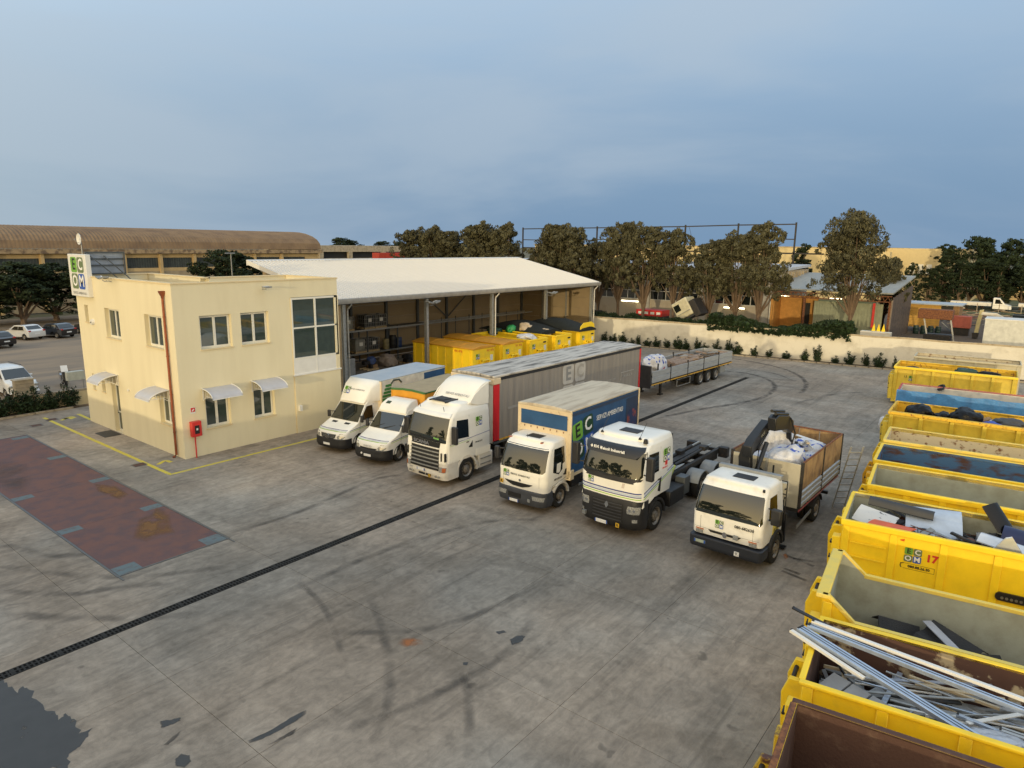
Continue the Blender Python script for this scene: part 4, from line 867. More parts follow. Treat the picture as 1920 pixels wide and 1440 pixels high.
sheet('car_bumper', M('slate_bumper', (.035, .04, .05), .5), (arc(.35, .14), 1.7), 'dark grey bumper laid across the pale blue bonnet', 'bumper', 'seventeen', (1.9, -1.35, 2.5), R_(-6), (R_(3), R_(-25), 0))
sheet('white_body_part', M('dirty_white_panel', (.58, .58, .56), .4, col2=(.1, .1, .1), thr=(.62, .66), scale=5), (arc(.75, .04), 1.05), 'dirty white flat panel near the hook end of skip 17', 'panel', 'seventeen', (1.15, -.75, 2.3), R_(-14), (R_(8), R_(-20), 0))
sheet('orange_panel', M('orange_red_plastic', (.80, .12, .02), .35), (arc(.7, .08), 1.15), 'orange-red angular plastic panel on the heap in skip 17', 'panel', 'seventeen', (.5, -1.15, 2.28), R_(-22), (R_(-6), R_(-14), 0))
sheet('black_bumper', M('glossy_black_panel', (.006, .006, .007), .2, spec=.4), (arc(.55, .34), .8), 'glossy black bumper standing up over the far rim of skip 17', 'bumper', 'seventeen', (2.15, -3.6, 2.55), R_(-15), (R_(50), R_(20), 0))
sheet('blue_bumper', M('navy_panel', (.012, .018, .07), .25), (arc(.8, .24), 2.2), 'long navy blue bumper sloping down in skip 17', 'bumper', 'seventeen', (1.6, -4.9, 2.25), R_(-8), (R_(6), R_(-8), 0))
sheet('white_bumper', M('white_car_panel', (.62, .66, .72), .25, coat=1), (arc(.6, .12), 1.9), 'white car bumper with a pointed end lying by the near rim of skip 17', 'bumper', 'seventeen', (.85, -4.2, 2.3), R_(-16), (R_(4), R_(-5), 0))
mb = MB(M('white_car_panel', (.62, .66, .72), .25)); mb.prism([(-.38, 0), (.35, 0), (.1, .55), (-.02, .62)], 'x', 0, .04); o = mb.build('panel_corner'); o.rotation_euler = (0, R_(-25), 0); inbin('seventeen', o, .35, -3.85, 2.3); tag(o, 'white triangular panel corner pointing up from skip 17', 'panel')
# cut skip
o = heap_bed(.07, 2.48, -6.1, -.1, .98, .14, M('sandy_rubble_floor', (.24, .16, .10), .95, col2=(.16, .17, .15), thr=(.45, .6)), 35).build('rubble_bed', fix=False); inbin('cut', o, 0, 0, 0); stuff(o, 'sandy debris on the floor of the skip with lowered sides', 'debris')
ROOFF = M('bitumen_sheet', (.025, .026, .028), .8, bump=.4)
for i, (x, y, z, rz, a, b, lb) in enumerate(((1.95, -1.5, 1.22, 15, 1.1, .9, 'crumpled black roofing sheet in the skip with lowered sides, near its raised end'), (1.8, -2.45, 1.32, -30, 1.3, 1.1, 'broad black roofing sheet folded over a grey strip'), (1.7, -3.3, 1.15, 40, .9, .6, 'small black roofing scrap farther along the same skip'))):
    sheet('roofing_sheet', ROOFF, ([(-a / 2, 0), (-a / 4, .18), (0, .08), (a / 4, .2), (a / 2, -.1)], b), lb, 'roofing sheet', 'cut', (x, y, z), R_(rz), (R_(10), R_(-12), 0), 'black roofing sheets in the lowered skip')
mb = MB(M('pale_grey_strip', (.38, .39, .42), .6)); mb.bar((-.5, 0, 0), (.5, 0, .1), .2, .02); o = mb.build('grey_strip'); inbin('cut', o, 1.75, -2.3, 1.55, R_(35)); tag(o, 'pale grey strip lying across the black roofing sheets', 'strip')
# metal skip
o = heap_bed(.07, 2.4, -6.0, -.1, 1.15, .25, CHASS, 45).build('scrap_bed', fix=False); inbin('metal', o, 0, 0, 0); stuff(o, 'dark bed of debris under the aluminium profiles', 'debris')
o = scrap(150, .1, 2.35, -6.0, -.2, 1.3, 1.85, [ALUB, ALU, GREYP, WOOD, BLACKP, M('beige_profile', (.52, .42, .27), .5), CHASS], 21, .8, 2.6, .12, .35)
r = random.Random(3)
for _ in range(120):
    o.mat(r.choice([ALUB, ALU, M('beige_profile', (.52, .42, .27), .5), WPLAST, STEEL])); y = r.uniform(-5.8, -1.4); x = r.uniform(.25, 2.2); l = r.uniform(1.0, 2.6); a = r.gauss(-1.42, .22); d = Vector((math.cos(a), math.sin(a), r.uniform(-.07, .07))) * l / 2; p = Vector((min(max(x, .1 + abs(d.x)), 2.38 - abs(d.x)), min(y, -.3 - abs(d.y)), r.uniform(1.5, 2.05)))
    o.bar(p - d, p + d, r.choice([.03, .05, .08]), r.choice([.02, .05]))
o = o.build('metal_scrap', smooth=False); inbin('metal', o, 0, 0, 0); stuff(o, 'tangle of short metal and timber offcuts in the rusty brown skip', 'scrap metal')
def profile_bar(a, b, wd_, ht, lb, mat=ALUB, grooves=1):
    p, q = Vector(a), Vector(b); t = thing('aluminium_profile', lb, 'profile', (0, 0, 0), 0, 'aluminium profiles in the rusty brown skip'); inbin('metal', t, *p)
    d = q - p; MB(mat).bar((0, 0, 0), d, wd_, ht).build('profile', t, .004, 1)
    s_ = d.cross(Vector((0, 0, 1))).normalized(); u = s_.cross(d).normalized() * (ht / 2 + .004)
    for k in range(grooves):
        f = (k + 1) / (grooves + 1) - .5; MB(INKB).bar(s_ * wd_ * f + u, d + s_ * wd_ * f + u, .012, .004).build('groove', t)
    MB(CHASS).bar(u * .9, d * .01 + u * .9, wd_ * .9, .02).build('end_cap', t)
profile_bar((1.5, .28, 2.62), (.15, -2.65, 2.30), .21, .08, 'broad grooved bluish profile leaning over the rusty skip corner', ALUB, 2)
profile_bar((1.62, .15, 2.66), (1.15, -4.4, 2.30), .12, .08, 'long bluish profile running along the rusty skip', ALUB, 1)
profile_bar((1.75, .1, 2.70), (1.45, -4.6, 2.34), .08, .06, 'slim bright white profile lying beside the long bluish one', WPLAST, 0)
profile_bar((1.35, .42, 2.60), (.72, -.95, 2.42), .08, .06, 'short narrow white profile resting on the broad grooved one', WPLAST, 0)
profile_bar((1.95, .5, 2.78), (1.55, -1.3, 2.5), .09, .03, 'flat black strip sticking out past the rusty skip corner', BLACKP, 0)
profile_bar((.9, -3.0, 2.12), (.55, -6.0, 2.2), .14, .08, 'grey profile lying at the outer end of the rusty skip', ALU, 1)
profile_bar((1.0, -2.4, 2.1), (.35, -5.8, 2.08), .07, .05, 'thin bluish rail beneath the grey profile', ALUB, 0)
profile_bar((.35, -3.7, 2.2), (1.1, -3.4, 2.2), .1, .06, 'short pale blue crosspiece lying over the rails', ALUB, 0)
GLV = M('light_grey_louvre', (.38, .39, .40), .6)
t = thing('louvre_panel', 'grey louvred panel at the near corner of the rusty brown skip', 'panel'); inbin('metal', t, .62, -.75, 2.0, R_(-28)); t.rotation_euler = (0, R_(-12), t.rotation_euler.z)
MB(DSTEEL).box(-.36, -.62, -.03, .36, .55, 0).build('backing', t)
for k in range(3): MB(GLV).box(-.34, -.6 + k * .39, .002, .34, -.25 + k * .39, .03).build('slat', t)
o = bag('film_bundle', (0, 0, 0), (.28, .5, .2), M('silver_film', (.50, .53, .58), .3, .2, bump=.6, bscale=14), 'crumpled silver plastic film under the broad profile', 'film', None, 4); inbin('metal', o, .5, -2.9, 2.0, R_(20))
o = bag('red_rag', (0, 0, 0), (.25, .35, .18), M('dark_red_cloth', (.20, .012, .012), .7), 'dark red cloth lying beside the profiles', 'cloth', None, 5); inbin('metal', o, 1.3, -4.9, 2.0)

# covered and open skips inside the shed
def shed_bin(x, label, kind):
    t = thing('shed_skip', label, 'skip', (x, 33.3, 0), 0, 'yellow skips parked in the shed'); W, Lb, H, th = 2.5, 6.4, 2.35, .06
    MB(YEL).box(0, 0, .2, W, th, H).build('front_wall', t)
    for xx in (0, W - th): MB(YEL).box(xx, th, .2, xx + th, Lb, H).build('side_wall', t)
    MB(YEL).box(th, Lb - th, .2, W - th, Lb, H).build('end_wall', t); MB(GREYIN).box(th, th, .3, W - th, Lb - th, .36).build('floor_plate', t)
    for k in range(8): MB(YEL).box(-.07, .25 + k * .84, .2, -.001, .37 + k * .84, H - .1).build('rib', t, .01, 1)
    MB(YEL).box(W * .3, -.32, .25, W * .3 + .12, -.001, 1.5).build('hook_post', t, .02); MB(YEL).box(W * .62, -.32, .25, W * .62 + .12, -.001, 1.5).build('hook_post', t, .02); MB(YEL).cyl((W * .3, -.25, 1.45), (W * .62 + .12, -.25, 1.45), .06).build('hook_bar', t)
    if kind == 'lid':
        OLID = M('orange_yellow_lid', (.60, .28, .025), .55, var=.1, bump=.15, bscale=4)
        MB(OLID).prism([(-.1, H - .02), (-.1, H + .06), (W * .3, H + .22), (W * .7, H + .2), (W + .1, H + .06), (W + .1, H - .02)], 'y', -.12, Lb + .1).build('lid', t, .03)
        for yy in (1.5, 3.0, 4.6): MB(OLID).prism([(0, H + .1), (W * .3, H + .26), (W * .7, H + .24), (W, H + .1)], 'y', yy, yy + .06).build('lid_rib', t)
        text('RIC 87B', t, (W * .8, -.008, 2.1), (1, 0, 0), (0, 0, 1), .24, INKR); text('RIC 87B', t, (-.076, 1.4, 2.1), (0, -1, 0), (0, 0, 1), .24, INKR)
    elif kind == 'open':
        for xx in (-.06, W - .07): MB(YEL).box(xx, -.02, H - .12, xx + .13, Lb, H + .02).build('rim', t, .02)
        MB(YEL).box(.071, -.06, H - .12, W - .071, .08, H + .021).build('rim', t, .02)
    elif kind == 'round':
        for yy in (.0,):
            MB(YEL).prism([(0, H), (.1, H + .45), (.6, H + .75), (W - .6, H + .8), (W - .1, H + .55), (W, H)], 'y', yy, yy + th).build('arched_end', t)
    logo(t, (.55, -.006, 1.75), (1, 0, 0), (0, 0, 1), .42)
    if kind != 'lid': 
        MB(BLACKP).prism([(W - .42 + a, 2.0 + b) for a, b in rrect(.42, .13, .06)], 'y', -.02, -.001).build('label_plate', t)
    MB(WPLAST).box(W * .8, -.008, 1.3, W * .8 + .3, -.001, 1.75).build('notice', t)
    return t
shed_bin(37.45, 'yellow skip with an orange lid nearest the office', 'lid'); shed_bin(41.0, 'second yellow skip with an orange lid, right of the first', 'lid')
shed_bin(44.5, 'open yellow skip with a white sack in it beside the orange-lidded one', 'open'); shed_bin(48.2, 'open yellow skip heaped with sacks in the shed', 'open'); shed_bin(52.1, 'yellow skip with an arched end under a black net', 'round')
for i, (x, y, z, s_, m_, lb) in enumerate(((46.0, 34.7, 1.95, (.85, .9, .6), BAGW, 'white sack showing over the rim of the open shed skip'), (49.0, 37.2, 2.1, (.7, .7, .9), M('cream_sack', (.55, .45, .33), .8, bump=.3), 'cream sack on the heap in the shed skip'), (49.8, 35.6, 2.0, (.7, .6, .6), M('cream_sack', (.55, .45, .33), .8), 'low cream sack in front of the heap'), (48.3, 38.3, 2.2, (.5, .5, .6), GREENB, 'round green ball-like sack on the heap in the shed'), (47.2, 39.4, 2.1, (.8, .7, .5), M('dark_green_film', (.015, .05, .03), .4), 'dark green sack at the back of the heap'))):
    bag('heap_sack', (x, y, z), s_, m_, lb, 'sack', None, i * 1.7)
for i, (x, y, z, a, b, lb) in enumerate(((50.0, 38.6, 2.45, 1.7, 3.6, 'black net sheet draped over the heap in the shed skip'), (53.3, 36.9, 2.55, 1.4, 3.7, 'black net bulging over the arched yellow skip'))):
    mb = MB(M('black_netting', (.012, .016, .015), .9, bump=.6, bscale=25)); n = 14; rg = []
    for k in range(n + 1):
        yy = -b + 2 * b * k / n; rg.append([(a * 1.02 * math.cos(q), yy, .95 * math.sin(q) * math.sin(math.pi * min(1, max(.12, (k + 1.2) / n * .9))) + .08 * noise.noise(Vector((q * 2, yy, i)))) for q in [math.pi * j / 12 for j in range(13)]])
    mb.loft(rg); o = mb.build('black_net'); o.location = (x, y, z - .2); tag(o, lb, 'net')

# ladder and white bag by the skips
t = thing('ladder', 'pale aluminium ladder leaning against the hook end of the blue-lined skip', 'ladder', (27.8, 5.75, 0)); a_, b_ = Vector((0, 0, 0)), Vector((-.05, -.45, 2.6)); sd_ = Vector((.33, -.36, 0))
for k_ in (0, 1): MB(STEEL).bar(a_ + sd_ * k_, b_ + sd_ * k_, .04, .07).build('rail', t)
for k_ in range(9): p_ = a_.lerp(b_, (k_ + .6) / 9.5); MB(STEEL).bar(p_, p_ + sd_, .035).build('rung', t)
bag('plastic_bag', (38.9, 6.05, .9), (.3, .25, .5), BAGW, 'small white plastic bag hanging on the hook end of the ribbed skip with black bags', 'bag', None, 3.1)
# ================================================================ VEHICLES   (local x = 0 at the front bumper, running backwards; y = +1 side is the left one in the photo)
WM = {}
def wheel(parent, x, y, r, wd_, side, dual=False, hub=1):
    """tyre with its rim; side = -1 for the outer face towards -y"""
    key = (r, wd_, hub)
    if key not in WM:
        tm = MB(TYRE).lathe([(r * .60, -wd_ / 2 + .015), (r * .84, -wd_ / 2), (r * .96, -wd_ / 2 + .02), (r, -wd_ / 2 + .06), (r, wd_ / 2 - .06), (r * .96, wd_ / 2 - .02), (r * .84, wd_ / 2), (r * .60, wd_ / 2 - .015), (r * .60, -wd_ / 2 + .015)], 32)
        tme = tm.mesh('tyre')
        rm = MB(RIM).lathe([(r * .615, -wd_ / 2 + .005), (r * .55, -wd_ / 2 + .03), (r * .50, -wd_ / 2 + (.10 if hub else .06)), (r * .36, -wd_ / 2 + (.12 if hub else .05)), (r * .33, -wd_ / 2 + (.02 if hub else .04)), (r * .18, -wd_ / 2 - (.03 if hub else -.03)), (0, -wd_ / 2 - (.035 if hub else -.03))], 24)
        for k in range(10):
            a = 2 * math.pi * k / 10; rm.mat(CHASS); rr = r * .43
            rm.cyl((rr * math.cos(a), -wd_ / 2 + .05, rr * math.sin(a)), (rr * math.cos(a), -wd_ / 2 + (.09 if hub else .045), rr * math.sin(a)), r * .035, n=6)
        WM[key] = (tme, rm.mesh('rim'))
    tme, rme = WM[key]
    o = ob('wheel', tme, parent, (x, y, r)); q = ob('rim', rme, o)
    if side > 0: o.rotation_euler = (0, 0, math.pi)
    if dual: o2 = ob('wheel', tme, parent, (x, y - side * (wd_ + .03), r)); ob('rim', rme, o2)
    return o
class Cab:
    """cab body lofted through rounded plan sections (z, x_front, x_back, half width, front corner radius, bow)"""
    def __init__(s, secs, mat, curve=None): s.s = secs; s.mat = mat; s.curve = curve
    def at(s, z):
        q = list(s.at0(z))
        if s.curve and s.curve[0] < z < s.curve[1]: t = (z - s.curve[0]) / (s.curve[1] - s.curve[0]); q[0] -= s.curve[2] * 4 * t * (1 - t)
        return tuple(q)
    def at0(s, z):
        S = s.s
        if z <= S[0][0]: return S[0][1:]
        for a, b in zip(S, S[1:]):
            if z <= b[0]: t = (z - a[0]) / (b[0] - a[0]); return tuple(p + (q - p) * t for p, q in zip(a[1:], b[1:]))
        return S[-1][1:]
    def fx(s, z, y, off=0):
        xf, xb, hw, r, bow = s.at(z); r += off; hw += off; xf -= off; ay = min(abs(y), hw)
        return xf + bow * (ay / hw) ** 2 + (r - math.sqrt(max(0, r * r - (ay - (hw - r)) ** 2)) if ay > hw - r else 0)
    def ring(s, z):
        xf, xb, hw, r, bow = s.at(z); n = 9; pts = []
        ys = [-hw + r - r * math.cos(math.pi / 2 * k / n) for k in range(n)] + [(-hw + r) + (2 * hw - 2 * r) * k / 6 for k in range(7)] + [hw - r + r * math.sin(math.pi / 2 * (k + 1) / n) for k in range(n)]
        pts = [(s.fx(z, y), y, z) for y in ys]; rb = .08
        pts += [(xb - rb, hw, z), (xb - rb * .3, hw - rb * .3, z), (xb, hw - rb, z), (xb, -hw + rb, z), (xb - rb * .3, -hw + rb * .3, z), (xb - rb, -hw, z)]
        return pts
    def body(s, parent, name='cab_body', crown=.10):
        zs = sorted({q[0] for q in s.s}); Z = []
        for a, b in zip(zs, zs[1:]): Z += [a + (b - a) * k / 6 for k in range(6)]
        Z.append(zs[-1]); R = [s.ring(z) for z in Z]
        top = R[-1]; cx = sum(p[0] for p in top) / len(top)
        R += [[(cx + (p[0] - cx) * k, p[1] * k, p[2] + crown * h) for p in top] for k, h in ((.985, .35), (.95, .65), (.86, .88), (.6, 1.0))]
        mb = MB(s.mat); mb.loft(R); return mb.build(name, parent, ang=50)
    def front(s, parent, name, rows, mat, off=.008, dep=.03, nc=36):
        """panel following the front: rows of (z, y0, y1)"""
        rr = [rows[0]]
        for a, b in zip(rows, rows[1:]):
            m = max(1, int((b[0] - a[0]) / .12))
            for q in range(1, m + 1): rr.append(tuple(u + (v - u) * q / m for u, v in zip(a, b)))
        mb = MB(mat); Rf = []; nc = min(nc, max(2, int((max(r[2] - r[1] for r in rr)) / .05)))
        for z, y0, y1 in rr:
            f = []; b = []
            for k in range(nc + 1):
                y = y0 + (y1 - y0) * k / nc; f.append((s.fx(z, y, off), y, z)); b.append((s.fx(z, y, off) + dep, y * .99, z))
            Rf.append(f + list(reversed(b)))
        mb.loft(Rf); return mb.build(name, parent, ang=60)
    def side(s, parent, name, poly, mat, sd, off=.006, dep=.03):
        """panel on the side: polygon of (x, z)"""
        mb = MB(mat); o_ = [(x, sd * (s.at(z)[2] + off), z) for x, z in poly]; i_ = [(x, sd * (s.at(z)[2] - dep), z) for x, z in poly]; mb.loft([i_, o_]); return mb.build(name, parent)
    def sy(s, z, sd, off=.007): return sd * (s.at(z)[2] + off)
def remap(T, fn, xmax, skip=('wheel', 'chassis_frame', 'axle', 'hooklift_frame', 'loader_crane', 'wheel_arch', 'side_tank', 'equipment_box')):
    """restretch the cab of a finished lorry in height"""
    for o in T.children:
        if o.name.split('.')[0] in skip: continue
        if o.type == 'MESH' and o.matrix_basis.is_identity:
            if min(v.co.x for v in o.data.vertices) > xmax: continue
            for v in o.data.vertices: v.co.z = fn(v.co.z)
        elif o.location.x < xmax: o.location.z = fn(o.location.z)
def plin(*ps):
    def f(z):
        for a, b in zip(ps, ps[1:]):
            if z <= b[0]: return a[1] + (b[1] - a[1]) * (z - a[0]) / (b[0] - a[0])
        return z + ps[-1][1] - ps[-1][0]
    return f
def fender(parent, cx, cz, r0, r1, y0, y1, mat, a0=0, a1=180, name='wheel_arch', n=14):
    mb = MB(mat); R = []
    for k in range(n + 1):
        a = R_(a0 + (a1 - a0) * k / n); R.append([(cx + r * math.cos(a), y, cz + r * math.sin(a)) for r, y in ((r0, y0), (r1, y0), (r1, y1), (r0, y1))])
    mb.loft(R); return mb.build(name, parent)
def plate(parent, x, y, z, wd_=.46, blue=True, h=.11):
    mb = MB(INKW); mb.box(x - .012, y - wd_ / 2, z - h / 2, x, y + wd_ / 2, z + h / 2); mb.mat(LBLUE)
    if blue:
        for q in (-1, 1): mb.box(x - .014, y + q * wd_ / 2 - q * .04 - .03 * (q > 0) * 0, z - h / 2, x - .001, y + q * wd_ / 2, z + h / 2)
    return mb.build('number_plate', parent)
def fplate(parent, x, y, z, s_=.16):
    MB(M('yellow_sticker', (.75, .45, .03), .5)).box(x - .01, y - s_ / 2, z - s_ / 2, x, y + s_ / 2, z + s_ / 2).build('sticker', parent); text('R', parent, (x - .012, y, z), (0, -1, 0), (0, 0, 1), s_ * .95, INKB, bold=.004)
def mirror(parent, x, y, z, sd, h=.8, w_=.3, d=.16):
    mb = MB(BLACKP); mb.bar((x + .12, y - sd * .30, z + h * .35), (x, y, z + h * .35), .035); mb.bar((x + .12, y - sd * .30, z - h * .35), (x, y, z - h * .35), .035); a = mb.build('mirror_arm', parent)
    mb = MB(BLACKP); mb.prism([(x - d / 2, z - h / 2), (x + d / 2, z - h / 2), (x + d / 2, z + h / 2), (x - d / 2, z + h / 2)], 'y', y - w_ / 2, y + w_ / 2); mb.build('mirror', parent, .04, 3); return a
def wipers(parent, cab, z, ys, ln=.7):
    for y in ys:
        mb = MB(INKB); mb.bar((cab.fx(z, y, .03), y, z), (cab.fx(z + .05, y - ln * .95, .03), y - ln * .95, z + .10), .03, .02); mb.build('wiper', parent)
def stripes(parent, cab, zf, colors, hw, back=None, hgt=.028):
    for i, m_ in enumerate(colors):
        z = [zf(k / 10) - i * .06 for k in range(11)]
        mb = MB(m_); R = []
        for k in range(11):
            y = -hw + 2 * hw * k / 10; R.append([(cab.fx(z[k] , y, .011), y, z[k] - hgt / 2), (cab.fx(z[k], y, .011), y, z[k] + hgt / 2), (cab.fx(z[k], y, .002), y, z[k] + hgt / 2), (cab.fx(z[k], y, .002), y, z[k] - hgt / 2)])
        mb.loft(R); mb.build('stripe', parent)
def chassis(parent, x0, x1, z0=.62, z1=.88, hw=.43, mat=CHASS):
    mb = MB(mat)
    for y in (-hw, hw): mb.box(x0, y - .04, z0, x1, y + .04, z1)
    x = x0 + .3
    while x < x1: mb.box(x, -hw, z0 + .05, x + .08, hw, z1 - .05); x += 1.1
    return mb.build('chassis_frame', parent)
def axle(parent, x, r, hw=1.0):
    MB(CHASS).cyl((x, -hw, r), (x, hw, r), .09).build('axle', parent)
def boxbody(t, x0, x1, hw, z0, z1, roofmat, sidemat, framemat, frontmat, lean=0.):
    th = .035
    for s_ in (-1, 1): MB(sidemat).box(x0 + .07, s_ * hw - .5 * th, z0 + .12, x1 - .07, s_ * hw + .5 * th, z1 - .10).build('side_curtain', t)
    for xx in (x0, x1 - .07):
        mb = MB(framemat)
        for s_ in (-1, 1): mb.box(xx, s_ * hw - .06, z0, xx + .07, s_ * hw + .06, z1 - .02)
        mb.box(xx, -hw + .06, z1 - .17, xx + .07, hw - .06, z1 - .02); mb.box(xx, -hw + .06, z0, xx + .07, hw - .06, z0 + .12)
        mb.build('body_frame', t, .01)
    for s_ in (-1, 1): MB(framemat).box(x0 + .07, s_ * hw - .045, z0, x1 - .07, s_ * hw + .03, z0 + .12).build('side_rail', t)
    MB(frontmat).box(x0 + .01, -hw + .06, z0 + .12, x0 + .05, hw - .06, z1 - .17).build('front_panel', t)
    MB(frontmat).box(x1 - .05, -hw + .06, z0 + .12, x1 - .01, hw - .06, z1 - .17).build('rear_door', t)
    MB(roofmat).prism([(-hw - .04, z1 - .09), (-hw - .04, z1 - .01), (-hw * .4, z1 + .05), (hw * .4, z1 + .05), (hw + .04, z1 - .01), (hw + .04, z1 - .09)], 'x', x0 - .02, x1 + .02).build('roof', t, .02)
    MB(CHASS).box(x0, -hw, z0 - .06, x1, hw, z0 - .001).build('load_floor', t)

# ---------------------------------------------------------------- long-haul tractor unit
T = thing('tractor_unit', 'white long-haul tractor unit with tall roof spoiler and slatted silver grille', 'truck', (19.38, 20.02, 0))
Wt = 1.20
cab = Cab([(1.02, .16, 2.95, Wt + .0, .16, .05), (1.75, .12, 2.95, Wt + .02, .17, .06), (2.05, .16, 2.95, Wt, .18, .07), (2.92, .42, 2.95, Wt - .05, .18, .08), (3.12, .60, 2.95, Wt - .10, .22, .10), (3.32, .95, 2.95, Wt - .2, .3, .1)], WHITE, (1.7, 3.05, .05)); cab.body(T, crown=.12)
cab.side(T, 'side_panel', [(2.0, .98), (2.94, .98), (2.94, 1.3), (2.0, 1.3)], WHITE, -1)
lo = Cab([(.30, .06, .95, Wt - .01, .2, .06), (.52, .0, .95, Wt, .2, .06), (1.04, .06, .95, Wt, .18, .05)], WHITE2); lo.body(T, 'bumper', 0.02)
cab.front(T, 'windscreen', [(1.90, -1.13, 1.13), (2.3, -1.12, 1.12), (2.9, -1.08, 1.08)], GLASS)
cab.front(T, 'black_band', [(1.68, -.82, .82), (1.895, -.86, .86)], INKB, .012)
text('SCANIA', T, (cab.fx(1.79, .25, .03), .22, 1.79), (0, -1, 0), (0, 0, 1), .19, CHROME, sx=1.35, bold=.008)
lo2 = Cab([(.5, -.0, .9, Wt, .2, .06), (1.75, .10, .9, Wt, .2, .06)], WHITE)
lo2.front(T, 'grille_backing', [(.70, -.83, .83), (1.72, -.80, .80)], INKB, .014)
for k in range(6):
    z = 1.66 - k * .165; lo2.front(T, 'grille_slat', [(z - .03, -.84, .84), (z, -.84, .84), (z + .018, -.84, .84)], STEEL if k else WHITE2, .05)
for sd in (-1, 1):
    ys = sorted((sd * .84, sd * 1.17)); lo2.front(T, 'corner_panel', [(1.02, ys[0], ys[1]), (1.72, ys[0], ys[1])], WHITE, .02)
    lo2.front(T, 'headlight', [(.66, *sorted((sd * .86, sd * 1.17))), (.88, *sorted((sd * .86, sd * 1.18)))], LAMPG, .022)
    lo2.front(T, 'indicator', [(.68, *sorted((sd * 1.02, sd * 1.16))), (.86, *sorted((sd * 1.03, sd * 1.17)))], AMBER, .028)
    for y in (.70, .86): MB(LAMPG).cyl((.06, sd * y, .44), (-.02, sd * y, .44), .05, n=12).build('fog_lamp', T)
    mb = MB(INKB); mb.box(.02, sd * .97, 1.15, .075, sd * 1.01, 1.5); mb.box(.05, sd * 1.15, 1.15, .14, sd * 1.2, 1.5); mb.build('air_slot', T)
MB(INKB).box(-.018, -.05, .40, .02, .3, .48).build('bumper_slot', T); MB(INKB).box(-.018, -.4, .40, .02, -.12, .48).build('bumper_slot', T)
plate(T, -.03, .15, .62); fplate(T, -.035, -.36, .42, .13)
text('R420', T, (-.012, .75, .62), (0, -1, 0), (0, 0, 1), .1, STEEL)
for i in range(3): MB(M('green_permit', (.25, .55, .15), .5)).box(cab.fx(2.03, -.62, .02), -.78 + i * .11, 2.02, cab.fx(2.03, -.62, .012), -.70 + i * .11, 2.09).build('permit_sticker', T)
# sun visor / roof front edge
cab.front(T, 'roof_brow', [(2.93, -1.1, 1.1), (3.08, -1.05, 1.05)], WHITE, .06, .12)
for y in (-.7, .7): MB(BLACKP).cyl((.55, y, 3.15), (.5, y, 3.35), .012).build('antenna', T)
MB(BLACKP).box(.9, -.42, 3.44, 1.75, .42, 3.475).build('roof_hatch', T, .02); MB(INKB).box(1.0, -.22, 3.47, 1.5, .22, 3.50).build('hatch_glass', T, .01)
for y in (-.46, .46): MB(BLACKP).bar((.85, y, 3.44), (1.8, y, 3.46), .05).build('hatch_rail', T)
# spoiler
mb = MB(WHITE); n = 10; R = []
for k, (x, z) in enumerate(((1.55, 3.42), (1.75, 3.62), (2.0, 3.88), (2.3, 4.10), (2.62, 4.22), (2.95, 4.25))):
    hw = 1.02 + .06 * k / 5; R.append([(x + .16 * (abs(j - 6) / 6) ** 2, -hw + 2 * hw * j / 12, z - .10 * (abs(j - 6) / 6) ** 3) for j in range(13)] + [(x + .16 * (abs(j - 6) / 6) ** 2 + .04, -hw + 2 * hw * j / 12, z - .05 - .10 * (abs(j - 6) / 6) ** 3) for j in reversed(range(13))])
mb.loft(R); sp = mb.build('roof_spoiler', T, ang=60)
for sd in (-1, 1): MB(WHITE).prism([(1.7, 3.36), (2.0, 3.68), (2.4, 3.92), (2.95, 4.12), (2.95, 3.15), (2.2, 3.2)], 'y', sd * 1.06, sd * 1.10).build('spoiler_side', T, .01)
text('SERVIZI AMBIENTALI', T, (1.72, -.35, 3.64), (0, -1, 0), Vector((.6, 0, .8)), .15, INKG)
for sd in (-1, 1):
    cab.side(T, 'side_window', [(.72, 2.0), (1.52, 1.95), (1.52, 2.72), (.82, 2.78)], GLASS, sd)
    MB(WHITE).bar((.35, sd * 1.215, 1.9), (2.0, sd * 1.215, 1.86), .012, .012).build('door_seam', T)
    mirror(T, .42, sd * 1.42, 2.25, sd, .75, .28)
    cab.side(T, 'vent', [(1.5, 1.48), (1.75, 1.45), (1.75, 1.75)], INKB, sd)
    # wheel arches and steps
    fender(T, 1.42, .52, .56, .64, *sorted((sd * .82, sd * 1.21)), WHITE2, 8, 172)
    MB(WHITE2).box(2.05, sd * .8, .35, 2.12, sd * 1.2, .72).build('fender_skirt', T)
    MB(WHITE2).box(2.2, sd * .6, .35, 3.15, sd * 1.18, .98).build('side_tank', T, .04, 3)
    for z in (.5, .75): MB(STEEL).box(2.3, sd * 1.17, z, 3.0, sd * 1.21, z + .04).build('step', T)
    cab.side(T, 'door', [(.45, 1.1), (1.58, 1.1), (1.58, 1.9), (.5, 1.9)], WHITE, sd, .004)
    cab.side(T, 'body_seam', [(1.60, 1.02), (1.612, 1.02), (1.612, 3.1), (1.60, 3.1)], INKB, sd, .002)
    cab.side(T, 'stripe', [(.34, 1.82), (2.9, 1.95), (2.9, 1.965), (.34, 1.835)], INKN, sd, .008); cab.side(T, 'stripe', [(.34, 1.76), (1.6, 1.80), (1.6, 1.81), (.34, 1.77)], LGREEN, sd, .008)
    wheel(T, 1.42, sd * 1.03, .52, .32, sd); wheel(T, 5.0, sd * 1.02, .52, .3, sd, dual=True, hub=1)
    fender(T, 5.0, .52, .57, .61, *sorted((sd * .55, sd * 1.2)), BLACKP, 10, 170)
logo(T, (2.2, -cab.sy(2.5, 1, .012), 2.52), (1, 0, 0), (0, 0, 1), .42)
text('080.88.26.30', T, (2.15, -cab.sy(1.6, 1, .012), 1.62), (1, 0, 0), (0, 0, 1), .09, INKB)
